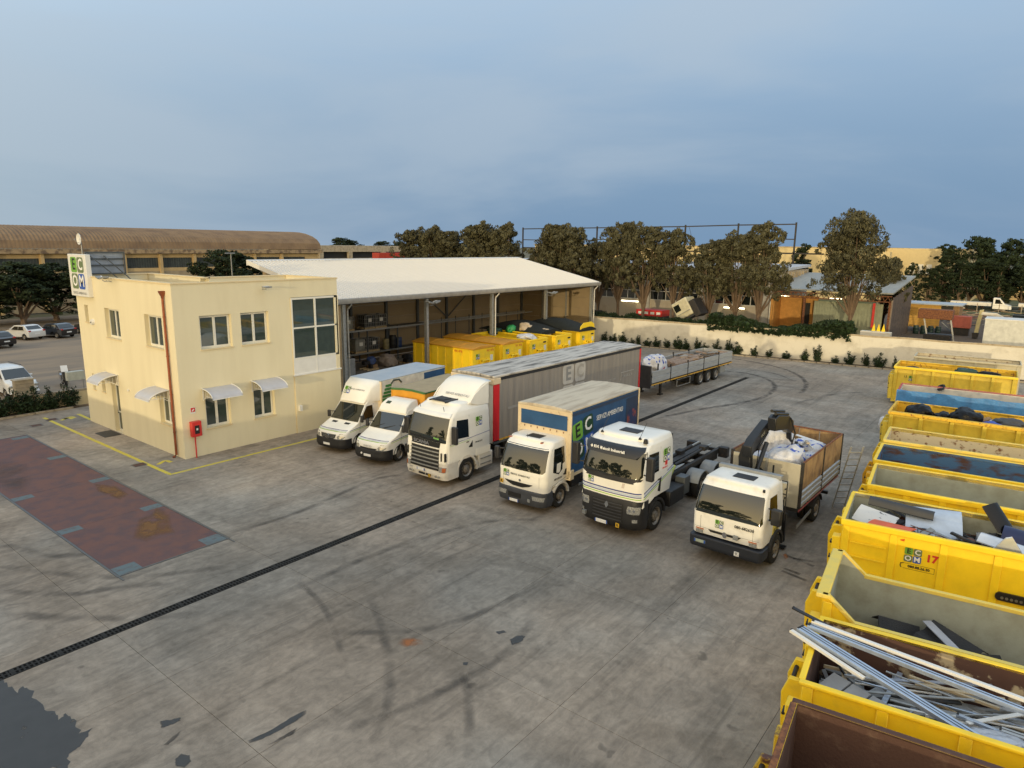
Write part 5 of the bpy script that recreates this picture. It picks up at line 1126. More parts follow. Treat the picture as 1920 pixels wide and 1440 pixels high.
stripes(T, lo2, lambda t: 1.62, [INKN, LGREEN], 0.0, None) if False else None
chassis(T, .9, 5.9, .6, .85, .42); axle(T, 1.42, .52); axle(T, 5.0, .52)
MB(CHASS).box(4.4, -.42, .86, 5.6, .42, 1.0).build('fifth_wheel', T, .03)
MB(BLACKP).box(2.97, -1.0, 1.0, 3.05, 1.0, 1.5).build('rear_panel', T)

cab.front(T, 'panel_seam', [(1.662, -1.12, 1.12), (1.670, -1.12, 1.12)], INKG, .004, .01)
for sd in (-1, 1):
    cab.side(T, 'panel_seam', [(.52, 1.02), (.53, 1.02), (.66, 2.9), (.65, 2.9)], INKG, sd, .003); cab.side(T, 'panel_seam', [(1.585, 1.05), (1.595, 1.05), (1.595, 2.9), (1.585, 2.9)], INKG, sd, .003)
    cab.side(T, 'door_handle', [(1.35, 1.72), (1.5, 1.72), (1.5, 1.76), (1.35, 1.76)], BLACKP, sd, .02)
wipers(T, cab, 1.93, (.85, .05, -.35), .6)
# ---------------------------------------------------------------- curtain-sided semi-trailer
T = thing('semi_trailer', 'long grey curtain-sided semi-trailer with a grimy white roof coupled to the tall tractor unit', 'trailer', (22.95, 20.45, 0), R_(-.6))
TL, th_, zt = 13.6, 1.30, 4.25
MB(DIRTR).prism([(-th_ - .02, zt - .12), (-th_ - .02, zt - .02), (0, zt + .04), (th_ + .02, zt - .02), (th_ + .02, zt - .12)], 'x', .02, TL).build('roof', T, .03)
MB(CREAMF).box(-.04, -th_ - .03, zt - .42, .5, th_ + .03, zt - .125).build('roof_header', T, .04, 3)
MB(BLACKP).box(.5, -th_ - .03, zt - .24, TL, -th_ + .02, zt - .13).build('curtain_rail', T); MB(BLACKP).box(.5, th_ - .02, zt - .24, TL, th_ + .03, zt - .13).build('curtain_rail', T)
for s_ in (-1, 1):
    MB(REDT).box(0, s_ * th_ - .03, 1.22, .38, s_ * th_ + .03, zt - .425).build('red_end_curtain', T); MB(REDT).box(TL - .12, s_ * th_ - .03, 1.22, TL, s_ * th_ + .03, zt - .245).build('red_end_curtain', T)
    mb = MB(GREYT); n = 110; x0, x1 = .385, TL - .125; R = []
    for k in range(n + 1):
        x = x0 + (x1 - x0) * k / n; d = .012 * math.sin(k * 1.7) + .01 * noise.noise(Vector((x * 1.5, 0, 0)))
        R.append([(x, s_ * (th_ + .0 + d), 1.24), (x, s_ * (th_ + .012 + d * .4), zt - .25), (x, s_ * (th_ - .03), zt - .25), (x, s_ * (th_ - .03), 1.24)])
    mb.loft(R); mb.build('side_curtain', T)
    mb = MB(M('yellow_reflective', (.62, .36, .05), .4)); mb.box(.4, s_ * (th_ + .02), 1.18, TL - .13, s_ * (th_ + .035), 1.26); mb.build('reflective_strip', T)
    MB(DSTEEL).box(0, s_ * th_ - .05, 1.08, TL, s_ * th_ + .04, 1.178).build('side_rail', T)
    for k in range(26): 
        if s_ < 0: MB(BLACKP).box(.7 + k * .49, -th_ - .04, .98, .74 + k * .49, -th_ - .025, 1.24).build('buckle', T)
    for x in (9.2, 10.5, 11.8): wheel(T, x, s_ * 1.08, .5, .36, s_)
    MB(BLACKP).box(8.5, s_ * .85, 1.02, 12.5, s_ * 1.24, 1.05).build('mudguard', T)
    MB(CHASS).box(2.7, s_ * .75 - .07, .12, 2.84, s_ * .75 + .07, 1.0).build('landing_leg', T)
MB(REDT).box(TL - .04, -th_ + .03, 1.22, TL, th_ - .03, zt - .13).build('rear_door', T); MB(WHITE2).box(-.0, -th_ + .04, 1.1, .05, th_ - .04, zt - .43).build('front_bulkhead', T)
chassis(T, .3, TL - .1, .85, 1.07, .5)
MB(CHASS).box(0.1, -th_ + .06, 1.08, TL - .05, th_ - .06, 1.14).build('load_floor', T)
# big ghost logo
mb = MB(M('pale_grey_print', (.47, .45, .42), .6)); cz, cx0 = 3.0, 5.9
for (x, z) in ((0, .52), (1.1, .52), (0, -.56), (1.1, -.56)):
    mb.prism([(cx0 + x + a, cz + z + b) for a, b in rrect(1.0, 1.0, .17)], 'y', -th_ - .028, -th_ - .024)
lg = mb.build('logo', T)
for (x, z, c) in ((0, .52, 'E'), (1.1, .52, 'C'), (0, -.56, 'O'), (1.1, -.56, 'M')): text(c, lg, (cx0 + x, -th_ - .031, cz + z), (1, 0, 0), (0, 0, 1), .98, INKG if c == 'E' else M('pale_curtain_print', (.36, .34, .31), .6), 'letter', bold=.03)
text('www.ecomservizi.com', T, (9.6, -th_ - .03, 2.6), (1, 0, 0), (0, 0, 1), .24, M('pale_grey_print', (.47, .45, .42), .6))
mb = MB(M('pale_grey_print', (.47, .45, .42), .6)); 
for a, b in (((11.3, 2.4), (11.3, 2.85)), ((11.3, 2.85), (12.8, 2.85))): mb.bar((a[0], -th_ - .03, a[1]), (b[0], -th_ - .03, b[1]), .012, .03)
mb.build('phone_frame', T); text('080.88.26.30', T, (12.1, -th_ - .03, 2.6), (1, 0, 0), (0, 0, 1), .2, M('pale_grey_print', (.47, .45, .42), .6))
MB(M('pale_curtain_print', (.36, .34, .31), .6)).box(1.0, -th_ - .03, 2.55, 2.6, -th_ - .025, 2.67).build('print_bar', T)

# ---------------------------------------------------------------- medium box lorry
T = thing('box_lorry', 'white cab-over lorry with a blue curtain-sided box body and stained cream roof', 'truck', (19.62, 15.1, 0), R_(1.2))
Wm = 1.12
cab = Cab([(.82, .10, .62, Wm, .2, .07), (.98, .10, .70, Wm, .2, .07), (.99, .10, 1.85, Wm, .2, .07), (1.5, .08, 1.85, Wm + .01, .22, .08), (2.45, .42, 1.85, Wm - .07, .22, .09), (2.62, .60, 1.85, Wm - .10, .25, .1)], WHITE, (1.45, 2.6, .05)); cab.body(T, crown=.12)
lo = Cab([(.26, .04, .72, Wm, .25, .07), (.42, .0, .72, Wm + .02, .25, .07), (.80, .02, .72, Wm + .02, .25, .07)], DGREYP); lo.body(T, 'bumper', .02)
cab.front(T, 'windscreen', [(1.58, -.98, .98), (1.66, -1.06, 1.06), (2.40, -1.01, 1.01), (2.48, -.97, .97)], GLASS)
cab.front(T, 'smile_grille', [(.90, -.12, .36), (.98, -.42, .62), (1.07, -.58, .78)], INKB, .012)
cab.front(T, 'badge', [(1.12, -.02, .04), (1.17, -.05, .07), (1.22, -.02, .04)], CHROME, .02, nc=2)
wipers(T, cab, 1.60, (.75, .1), .62)
for sd in (-1, 1):
    lo.front(T, 'headlight', [(.52, *sorted((sd * .64, sd * 1.08))), (.68, *sorted((sd * .6, sd * 1.11)))], LAMPG, .014)
    cab.side(T, 'side_window', [(.66, 1.55), (1.05, 1.40), (1.3, 1.55), (1.34, 1.75), (1.5, 1.8), (1.5, 2.42), (.82, 2.42)], GLASS, sd)
    cab.side(T, 'vent', [(1.42, 1.28), (1.6, 1.25), (1.6, 1.5), (1.5, 1.5)], INKB, sd)
    fender(T, 1.22, .46, .52, .60, *sorted((sd * .78, sd * 1.15)), WHITE2, 5, 150)
    MB(DGREYP).box(.45, sd * .8, .38, .76, sd * 1.12, .52).build('step', T, .02)
    cab.side(T, 'door_seam', [(.60, 1.0), (1.62, 1.15), (1.62, 1.165), (.60, 1.015)], INKG, sd, .003)
    mirror(T, .32, sd * 1.3, 2.0, sd, .5, .2) if sd > 0 else None
    wheel(T, 1.22, sd * .98, .46, .27, sd); wheel(T, 4.9, sd * .95, .46, .26, sd, dual=True)
    MB(STEEL).bar((2.6, sd * 1.1, .55), (4.1, sd * 1.1, .55), .03, .1).build('side_guard', T)
    MB(AMBER).box(.38, sd * .7, 2.69, .5, sd * .78, 2.73).build('marker_lamp', T)
MB(BLACKP).box(.78, -.38, 2.715, 1.28, .28, 2.75).build('roof_hatch', T, .03, 3); MB(BLACKP).cyl((.7, .1, 2.7), (.64, .1, 2.88), .01).build('antenna', T)
plate(T, -.02, .22, .36); MB(GREYP).box(-.03, -.55, .42, .0, -.43, .54).build('towing_cover', T); MB(INKB).box(-.01, -.1, .48, .01, .5, .66).build('bumper_slot', T); fplate(T, .10, .90, .97, .16)
logo(T, (cab.fx(1.36, .62, .03), .66, 1.37), (0, -1, 0), (0, 0, 1), .27); text('SERVIZI AMBIENTALI', T, (cab.fx(1.36, .4, .02), .46, 1.36), (0, -1, 0), (0, 0, 1), .10, INKB, align='LEFT')
text('080-682630', T, (1.0, cab.sy(1.25, -1, .012), 1.24), (1, 0, 0), (0, 0, 1), .11, INKB)
for sd in (-1, 1):
    cab.side(T, 'panel_seam', [(.50, 1.0), (.51, 1.0), (.72, 2.45), (.71, 2.45)], INKG, sd, .003); cab.side(T, 'panel_seam', [(1.60, 1.2), (1.61, 1.2), (1.61, 2.5), (1.60, 2.5)], INKG, sd, .003); cab.side(T, 'door_handle', [(1.38, 1.30), (1.52, 1.30), (1.52, 1.34), (1.38, 1.34)], BLACKP, sd, .02)
cab.front(T, 'panel_seam', [(1.0, -.86, -.85), (1.56, -.86, -.85)], INKG, .004, .01, 2); cab.front(T, 'panel_seam', [(1.0, .85, .86), (1.56, .85, .86)], INKG, .004, .01, 2)
boxbody(T, 1.62, 7.35, 1.22, 1.12, 3.82, DIRTR2, BLUEP, CREAMF, CREAMF)
MB(BLUEP).box(1.60, -1.10, 2.98, 1.615, 1.10, 3.56).build('blue_front_panel', T)
for k in range(7): MB(RUST).box(1.60, -.95 + k * .31, 2.86, 1.615, -.92 + k * .31, 2.93).build('lashing_eye', T)
MB(CREAMF).box(1.62, -1.30, 1.0, 1.9, -1.08, 1.4).build('corner_bracket', T, .02)
MB(M('navy_edge', (.03, .05, .10), .5)).box(1.75, -1.255, 3.55, 7.25, -1.24, 3.67).build('curtain_hem', T)
logo(T, (2.62, -1.245, 2.55), Vector((.985, 0, .17)), Vector((-.17, 0, .985)), 1.6, dark=True)
text('SERVIZI AMBIENTALI', T, (3.6, -1.245, 3.12), (1, 0, 0), (0, 0, 1), .30, INKW, align='LEFT', sx=.82)
PIC = M('photo_print', (.30, .06, .04), .5, col2=(.015, .03, .10), thr=(.45, .56), scale=2.2)
MB(M('navy_print', (.02, .04, .09), .5)).box(6.15, -1.247, 1.4, 7.26, -1.243, 3.5).build('picture_print', T); MB(PIC).prism([(6.7 + a, 2.35 + b) for a, b in rrect(.85, 1.2, .3, 5)], 'y', -1.252, -1.248).build('picture_print', T)
chassis(T, .7, 7.2, .62, .85, .4); axle(T, 1.22, .46); axle(T, 4.9, .46)
MB(CHASS).box(2.2, -1.0, .5, 2.9, -.5, .95).build('battery_box', T, .02)

# ---------------------------------------------------------------- heavy hook-lift tractor
T = thing('hooklift_truck', 'large white cab-over truck with black lower front, stripes and an empty hook-lift frame', 'truck', (19.85, 11.38, 0), R_(-.5))
Wr = 1.24
cab = Cab([(1.22, .12, 2.45, Wr, .26, .12), (1.72, .06, 2.62, Wr + .01, .27, .13), (2.85, .40, 2.62, Wr - .05, .27, .13), (3.02, .52, 2.62, Wr - .08, .3, .14), (3.12, .8, 2.62, Wr - .12, .3, .14)], WHITE, (1.75, 3.0, .05)); cab.body(T, crown=.14)
lo = Cab([(.32, .16, .85, Wr - .02, .35, .12), (.5, .04, .85, Wr, .34, .12), (1.25, .08, .85, Wr + .01, .3, .12)], BLACKP); lo.body(T, 'bumper', .02)
cab.front(T, 'windscreen', [(1.86, -1.14, 1.14), (1.95, -1.2, 1.2), (2.8, -1.16, 1.16)], GLASS)
cab.front(T, 'screen_surround', [(1.70, -.95, .95), (1.80, -1.18, 1.18), (1.87, -1.22, 1.22)], BLACKP, .012)
cab.front(T, 'sun_visor', [(2.62, -.95, .95), (2.72, -1.06, 1.06), (2.88, -1.17, 1.17), (3.02, -1.14, 1.14)], M('smoked_visor', (.015, .018, .025), .15), .13, .04)
text('RVI', T, (cab.fx(2.78, .6, .155), .62, 2.80), (0, -1, 0), Vector((.15, 0, 1)), .14, INKW, bold=.004); text('Veicoli Industriali', T, (cab.fx(2.78, 0, .155), -.05, 2.80), (0, -1, 0), Vector((.15, 0, 1)), .14, INKW, bold=.004)
for y_ in (.82, .42): MB(INKW).prism([(y_ - .05, 2.80), (y_, 2.73), (y_ + .05, 2.80), (y_, 2.87)], 'x', cab.fx(2.8, y_, .158), cab.fx(2.8, y_, .15)).build('diamond_mark', T)
wipers(T, cab, 1.84, (.95, .2), .75)
def zc(t): return 1.42 - .0 * t
for i, (m_, h_) in enumerate(((INKN, .03), (M('pale_blue_stripe', (.55, .62, .72), .5), .05), (INKN, .02), (LGREEN, .022))):
    z = 1.47 - (0, .055, .095, .15)[i]; rows = [(z - h_ / 2, -1.2, 1.2), (z + h_ / 2, -1.2, 1.2)]; cab.front(T, 'stripe', rows, m_, .006, .012)
    for sd in (-1, 1): cab.side(T, 'stripe', [(.42, z - h_ / 2), (2.6, z + .42 - h_ / 2), (2.6, z + .42 + h_ / 2), (.42, z + h_ / 2)], m_, sd, .006, .01)
cab.front(T, 'tax_disc_frame', [(1.56, -.62, -.52), (1.68, -.66, -.56)], M('pink_outline', (.7, .62, .55), .5), .004, .01, 2)
lo.front(T, 'grille', [(.52, -.62, .62), (1.12, -.62, .62)], INKB, .012)
for k in range(6): lo.front(T, 'grille_slat', [(.57 + k * .10, -.58, .58), (.60 + k * .10, -.58, .58)], M('dark_grille_slat', (.05, .05, .055), .35), .03)
lo.front(T, 'badge', [(.92, -.02, .02), (1.02, -.08, .08), (1.12, -.02, .02)], CHROME, .05, nc=2)
for sd in (-1, 1):
    lo.front(T, 'headlight', [(.86, *sorted((sd * .78, sd * 1.18))), (.98, *sorted((sd * .76, sd * 1.2))), (1.10, *sorted((sd * .80, sd * 1.2)))], LAMPG, .014)
    for y in (.88, 1.02): MB(CHROME).cyl((lo.fx(.98, sd * y, -.0), sd * y, .98), (lo.fx(.98, sd * y, .025), sd * y, .98), .05, n=12).build('lamp_reflector', T)
    lo.front(T, 'fog_lamp', [(.60, *sorted((sd * .98, sd * 1.14))), (.70, *sorted((sd * .98, sd * 1.14)))], LAMPG, .014)
    cab.side(T, 'side_window', [(.62, 1.92), (1.45, 1.92), (1.45, 2.68), (.74, 2.72)], GLASS, sd)
    cab.side(T, 'cab_vent', [(1.42, 1.35), (1.62, 1.30), (1.66, 1.68), (1.55, 1.66)], INKB, sd)
    mirror(T, .28, sd * 1.5, 2.35, sd, .9, .26, .2)
    fender(T, 1.45, .54, .60, .68, *sorted((sd * .82, sd * 1.24)), BLACKP, 0, 175)
    MB(WHITE).prism([(.88, 1.12), (1.25, 1.24), (.9, 1.24), (.42, 1.24), (.35, 1.05)], 'y', *sorted((sd * 1.20, sd * 1.245))).build('wing_trim', T)
    wheel(T, 1.45, sd * 1.06, .54, .33, sd); wheel(T, 5.6, sd * 1.04, .54, .32, sd, dual=True); wheel(T, 7.0, sd * 1.04, .54, .32, sd, dual=True)
    fender(T, 5.6, .54, .58, .62, *sorted((sd * .62, sd * 1.22)), GREYP, 20, 160); fender(T, 7.0, .54, .58, .62, *sorted((sd * .62, sd * 1.22)), GREYP, 20, 160)
    MB(BLACKP).box(2.7, sd * .6, .45, 3.9, sd * 1.15, 1.05).build('side_tank', T, .05, 3)
    MB(DSTEEL).box(4.0, sd * .7, .55, 4.5, sd * 1.1, 1.25).build('equipment_box', T, .02)
logo(T, (2.05, cab.sy(2.4, -1, .012), 2.42), (1, 0, 0), (0, 0, 1), .52); text('080-682630', T, (1.9, cab.sy(1.9, -1, .012), 1.95), (1, 0, 0), (0, 0, 1), .08, REDP)
MB(REDP).box(1.93, cab.sy(2.1, -1, .012), 2.02, 2.1, cab.sy(2.1, -1, .004), 2.2).build('sticker', T)
MB(BLACKP).box(1.25, -.42, 3.255, 1.75, .32, 3.29).build('roof_hatch', T, .03, 3)
for y in (-.75, .78): MB(BLACKP).cyl((.85, y, 3.2), (.85, y, 3.27), .06, .03).build('antenna_base', T); MB(BLACKP).cyl((.85, y, 3.25), (1.1, y - .1, 3.75), .008, n=6).build('antenna', T)
MB(INKB).cyl((.8, -1.0, 3.12), (.8, -1.0, 3.26), .09, .06).build('roof_beacon_mount', T)
logo(T, (cab.fx(1.62, .86, .03), .72, 1.615), (0, -1, 0), (0, 0, 1), .24)
plate(T, .0, .18, .44, .5); fplate(T, .01, -.48, .44, .14); MB(GREYP).box(-.0, .85, .5, .1, .98, .62).build('towing_cover', T)
MB(BLACKP).box(2.64, -1.1, 1.2, 2.72, 1.1, 3.1).build('rear_panel', T)
chassis(T, .9, 8.8, .75, 1.02, .42)
for sd in (-1, 1):
    cab.side(T, 'panel_seam', [(.52, 1.3), (.53, 1.3), (.62, 2.85), (.61, 2.85)], INKG, sd, .003); cab.side(T, 'panel_seam', [(1.60, 1.3), (1.61, 1.3), (1.61, 2.85), (1.60, 2.85)], INKG, sd, .003); cab.side(T, 'door_handle', [(1.4, 1.62), (1.55, 1.62), (1.55, 1.66), (1.4, 1.66)], BLACKP, sd, .02)
remap(T, plin((0, 0), (.32, .30), (1.25, 1.36), (1.40, 1.56), (1.72, 2.04), (1.86, 2.18), (2.62, 2.88), (3.12, 3.34)), 2.75)
# hook-lift frame
hk = ob('hooklift_frame', None, T)
mb = MB(CHASS)
for y in (-.5, .5): mb.box(3.1, y - .07, 1.05, 9.0, y + .07, 1.28)
for x in (3.3, 4.6, 6.0, 7.4, 8.7): mb.box(x, -.55, 1.08, x + .14, .55, 1.22)
mb.build('tilt_frame', hk, .01)
mb = MB(CHASS); mb.bar((4.0, 0, 1.36), (8.2, 0, 1.36), .26, .16); mb.bar((3.5, 0, 1.3), (3.5, 0, 2.1), .2, .22); mb.tube([(3.5, 0, 2.1), (3.45, 0, 2.28), (3.3, 0, 2.3), (3.22, 0, 2.18)], .05); mb.build('hook_arm', hk)
for y in (-.28, .28): MB(CHASS).cyl((4.8, y, 1.4), (7.6, y, 1.46), .07).build('lift_cylinder', hk); MB(STEEL).cyl((7.6, y, 1.46), (8.4, y, 1.47), .04).build('piston_rod', hk)
for k in range(3): MB(STEEL).tube([(3.2, -.7 + k * .12, 1.1), (4.0, -.6 + k * .1, 1.45), (5.2, -.5, 1.4)], .025, 6).build('hydraulic_hose', hk)
MB(M('pale_green_cylinder', (.42, .45, .12), .5)).cyl((3.15, -.85, 1.5), (3.75, -.75, 1.72), .07).build('extinguisher_tube', hk)
for y in (-.75, .75): MB(CHASS).box(8.6, y - .2, .9, 8.9, y + .2, 1.35).build('rear_roller', hk, .02)
MB(REDL).box(3.25, .5, 1.7, 3.35, .62, 1.8).build('marker_lamp', hk)
for x, y, z in ((6.1, .2, 1.42), (7.4, -.3, 1.4), (5.0, .3, 1.35)): MB(CHASS).box(x, y - .14, z, x + .4, y + .14, z + .18).build('hydraulic_block', hk, .02)

# ---------------------------------------------------------------- crane tipper lorry
T = thing('crane_lorry', 'older white cab-over lorry with a black loader crane and a rusty high-sided open bed', 'truck', (20.05, 7.18, 0), R_(-1.2))
Wc = 1.14
cab = Cab([(.86, .12, 2.0, Wc, .14, .03), (1.25, .10, 2.0, Wc + .01, .15, .03), (2.28, .42, 2.0, Wc - .08, .15, .04), (2.42, .52, 2.0, Wc - .10, .2, .05)], M('aged_white_paint', (.80, .78, .72), .4, col2=(.62, .60, .54), thr=(.5, .8)), (1.22, 2.36, .055)); cab.body(T, crown=.14)
lo = Cab([(.40, .04, .75, Wc + .03, .12, .02), (.5, .0, .75, Wc + .05, .14, .02), (.80, .0, .75, Wc + .05, .14, .02)], M('navy_black_bumper', (.022, .026, .036), .5)); lo.body(T, 'bumper', .02)
cab.front(T, 'windscreen', [(1.26, -1.06, 1.06), (1.36, -1.11, 1.11), (2.2, -1.03, 1.03), (2.27, -1.0, 1.0)], GLASS)
cab.front(T, 'grille_slot', [(1.0, -.42, .5), (1.07, -.5, .58)], INKB, .012); cab.front(T, 'badge', [(.93, -.01, .06), (1.02, -.06, .11), (1.12, -.01, .06)], CHROME, .03, nc=2)
cab.front(T, 'lower_panel_seam', [(.985, -1.05, 1.05), (.99, -1.05, 1.05)], INKG, .004, .01)
MB(GREYP).box(.0, -.42, 1.0, .09, -.28, 1.12).build('lock_cover', T)
for sd in (-1, 1):
    cab.front(T, 'headlight', [(.87, *sorted((sd * .76, sd * 1.0))), (.99, *sorted((sd * .76, sd * 1.0)))], LAMPG, .02); cab.front(T, 'indicator', [(1.01, *sorted((sd * .74, sd * 1.0))), (1.04, *sorted((sd * .74, sd * 1.0)))], AMBER, .02)
    cab.side(T, 'side_window', [(.62, 1.32), (1.4, 1.32), (1.4, 2.12), (.78, 2.15)], GLASS, sd)
    fender(T, 1.35, .5, .55, .64, *sorted((sd * .8, sd * 1.22)), BLACKP, 0, 170)
    wheel(T, 1.35, sd * 1.06, .5, .3, sd); wheel(T, 5.9, sd * 1.03, .5, .28, sd, dual=True)
    MB(STEEL).bar((3.6, sd * 1.15, .5), (5.2, sd * 1.15, .62), .03, .12).build('side_guard', T)
    fender(T, 5.9, .5, .54, .58, *sorted((sd * .62, sd * 1.2)), BLACKP, 20, 160)
    MB(M('yellow_door_paint', (.70, .58, .12), .5)).box(1.05, sd * (Wc + .005), .95, 1.6, sd * (Wc + .02), 1.16).build('door_skirt', T)
    MB(BLACKM).box(2.55, sd * .95, .28, 2.68, sd * 1.08, 1.3).build('outrigger', T, .01); MB(BLACKM).box(2.5, sd * .9, .05, 2.73, sd * 1.14, .1).build('outrigger_foot', T)
text('ECOM', T, (1.3, cab.sy(1.0, -1, .03), 1.05), (1, 0, 0), (0, 0, 1), .15, INKB)
mirror(T, .50, -1.40, 1.6, -1, .62, .3, .2); MB(WPLAST).box(.9, -1.16, .95, .92, -1.155, 1.0).build('sticker', T)
MB(BLACKP).box(.95, -.45, 2.54, 1.4, .25, 2.585).build('roof_hatch', T, .04, 3)
MB(GREYP).box(1.75, -1.05, 2.5, 1.98, 1.05, 2.64).build('roof_bar', T, .02); MB(INKB).cyl((.52, -.95, 2.42), (.52, -.95, 2.5), .04).build('marker_lamp', T)
mb = MB(CHASS)
for z in (1.7, 2.0, 2.3): mb.bar((2.02, -1.12, z), (2.12, -1.12, z), .03)
mb.bar((2.12, -1.15, 1.2), (2.12, -1.15, 2.55), .03); mb.bar((2.12, -.85, 1.2), (2.12, -.85, 2.55), .03); mb.bar((2.12, -1.15, 2.55), (2.12, -.85, 2.55), .03); mb.bar((2.12, -1.15, 2.1), (2.12, -.85, 2.1), .03); mb.build('cab_guard', T)
logo(T, (cab.fx(1.17, .2, .02), .22, 1.13), (0, -1, 0), (0, 0, 1), .28); text('080-682630', T, (cab.fx(1.15, -.6, .02), -.58, 1.16), (0, -1, 0), (0, 0, 1), .13, INKB, bold=.003)
MB(M('old_plate', (.45, .52, .42), .5)).box(-.02, .6, .60, -.005, .98, .71).build('number_plate', T); mb = MB(LBLUE); mb.box(-.024, .93, .60, -.019, .98, .71); mb.box(-.024, .6, .60, -.019, .65, .71); mb.build('plate_band', T)
MB(INKW).box(-.015, -.52, .48, -.004, -.36, .64).build('sticker', T); text('R', T, (-.018, -.44, .56), (0, -1, 0), (0, 0, 1), .15, INKG)
chassis(T, .8, 8.2, .68, .95, .4); axle(T, 5.9, .5); axle(T, 1.35, .5)
# open bed
GREYB = M('grey_bed_board', (.46, .43, .34), .65, col2=(.34, .31, .24), thr=(.45, .7), scale=1.3)
bx0, bx1, bh = 3.35, 8.35, 1.22
MB(CHASS).box(bx0, -bh, 1.12, bx1, bh, 1.24).build('load_floor', T)
MB(GREYB).box(bx0, -bh + .02, 1.245, bx0 + .06, bh - .02, 2.82).build('headboard', T, .01); MB(STEEL).box(bx0 - .06, -.08, 1.25, bx0 - .002, .0, 2.85).build('headboard_post', T)
for s_ in (-1, 1):
    for x in (bx0, (bx0 + bx1) / 2 - .04, bx1 - .08): MB(CHASS).box(x, s_ * bh - .05, 1.245, x + .08, s_ * bh + .05, 2.9).build('stake_post', T)
    for (a, b) in ((bx0 + .082, (bx0 + bx1) / 2 - .042), ((bx0 + bx1) / 2 + .042, bx1 - .082)):
        mb = MB(ALU); y = s_ * bh
        for k in range(3): mb.prism([(y - s_ * .02, 1.26 + k * .2), (y + s_ * .045, 1.30 + k * .2), (y + s_ * .045, 1.42 + k * .2), (y - s_ * .02, 1.455 + k * .2)], 'x', a, b)
        mb.build('drop_side', T)
        for k in range(3):
            c = a + (b - a) * k / 3; MB(WOODP).box(c + .01, y - .02, 1.89, c + (b - a) / 3 - .01, y + .02, 2.86 - .0).build('side_board', T)
        MB(RUST).bar((a, y, 2.88), (b, y, 2.88), .05).build('top_rail', T)
mb = MB(RUST); mb.bar((bx1 - .04, -bh, 2.88), (bx1 - .04, bh, 2.88), .05); mb.build('top_rail', T)
for k in range(3): MB(WOODP).box(bx1 - .06, -bh + .06 + k * .79, 1.26, bx1 - .02, -bh + .82 + k * .79, 2.84).build('tail_board', T)
MB(REDL).box(bx0, -bh - .012, 1.13, bx1, -bh - .002, 1.2).build('marker_strip', T)
mb = MB(CHASS); mb.box(8.0, -.3, .4, 8.3, .3, .8); mb.bar((8.3, 0, .6), (8.75, 0, .6), .12); mb.bar((8.4, -.9, .35), (8.4, .9, .35), .12); mb.bar((8.75, -.25, .75), (8.75, .25, .75), .08); mb.build('tow_coupling', T)
for k, (x, w_) in enumerate(((2.3, .7),)): MB(GREYB).box(2.15, .35, 1.6, 2.6, 1.12, 2.55).build('tool_box', T, .02); MB(GREYB).box(2.2, -1.1, 1.9, 2.5, -.2, 2.45).build('tool_box', T, .02)
# loader crane
ck = ob('loader_crane', None, T)
mb = MB(BLACKM); mb.box(2.65, -.1, .95, 3.2, .85, 1.5); mb.cyl((2.9, .45, 1.4), (2.9, .45, 2.3), .2, .17, 14); mb.prism([(.26, 2.1), (.68, 2.1), (.74, 2.9), (.62, 3.35), (.34, 3.2)], 'x', 2.66, 2.92); mb.build('crane_column', ck, .03)
mb = MB(BLACKM); mb.prism([(2.55, 2.95), (2.50, 3.35), (2.75, 3.55), (4.1, 3.98), (4.35, 3.9), (4.3, 3.62), (3.5, 3.32)], 'y', .25, .56); b1 = mb.build('main_boom', ck, .03)
MB(BLACKM).cyl((2.85, .12, 2.5), (3.6, .12, 3.3), .08).build('lift_cylinder', ck); text('FASSI', ck, (3.55, .243, 3.58), Vector((.95, 0, .30)), Vector((-.30, 0, .95)), .16, M('faded_boom_print', (.35, .35, .3), .6))
mb = MB(BLACKM); mb.prism([(3.75, 3.72), (3.72, 4.18), (4.0, 4.25), (5.2, 4.02), (5.75, 3.72), (5.85, 3.35), (5.6, 3.25), (5.1, 3.5), (4.4, 3.62)], 'y', -.10, .2); mb.build('outer_boom', ck, .03)
for y, z in ((-.02, 4.32), (.12, 4.40)): MB(BLACKM).cyl((3.85, y, z), (5.2, y, z - .26), .055).build('extension_cylinder', ck)
MB(BLACKM).bar((5.78, .06, 3.3), (5.95, .06, 2.85), .16).build('boom_tip', ck, .02)
mb = MB(BLACKM); mb.cyl((5.95, .06, 2.9), (6.0, .06, 2.7), .11); mb.bar((6.0, .06, 2.75), (6.55, .0, 2.66), .18, .15)
for s_ in (-1, 1): mb.loft([[(6.4 + .45 * math.cos(a) * k, s_ * .06 + s_ * .28 * math.sin(a), 2.68 - .2 * (1 - math.cos(a)) - .08 * k) for k in (0, 1)] + [(6.4 + .4 * math.cos(a) * k, s_ * .03 + s_ * .24 * math.sin(a), 2.63 - .2 * (1 - math.cos(a)) - .08 * k) for k in (1, 0)] for a in [math.pi / 2 * q / 6 for q in range(7)]])
mb.build('clamshell_grab', ck)
for pts_ in ([(5.3, -.12, 3.9), (5.55, -.24, 3.3), (5.4, -.2, 2.9), (5.8, -.1, 2.8)], [(3.0, .3, 2.2), (2.75, .1, 2.7), (3.1, .20, 3.2), (3.9, .20, 3.6)], [(2.9, .7, 1.7), (3.2, .9, 2.1), (3.0, .8, 2.6)]): MB(INKB).tube(pts_, .028, 6).build('hydraulic_hose', ck)
mb = MB(BLACKM); mb.bar((2.7, -.9, 1.55), (2.7, .6, 1.55), .2, .24); mb.bar((3.1, .2, 2.55), (3.35, -.35, 2.0), .08); mb.bar((3.1, -.35, 2.0), (3.1, -.35, 2.7), .05)
for k in range(5): mb.bar((2.65, -.1 - .1 * k, 2.0), (2.62, -.1 - .1 * k, 2.35), .02)
mb.build('control_station', ck)
crane_T = T
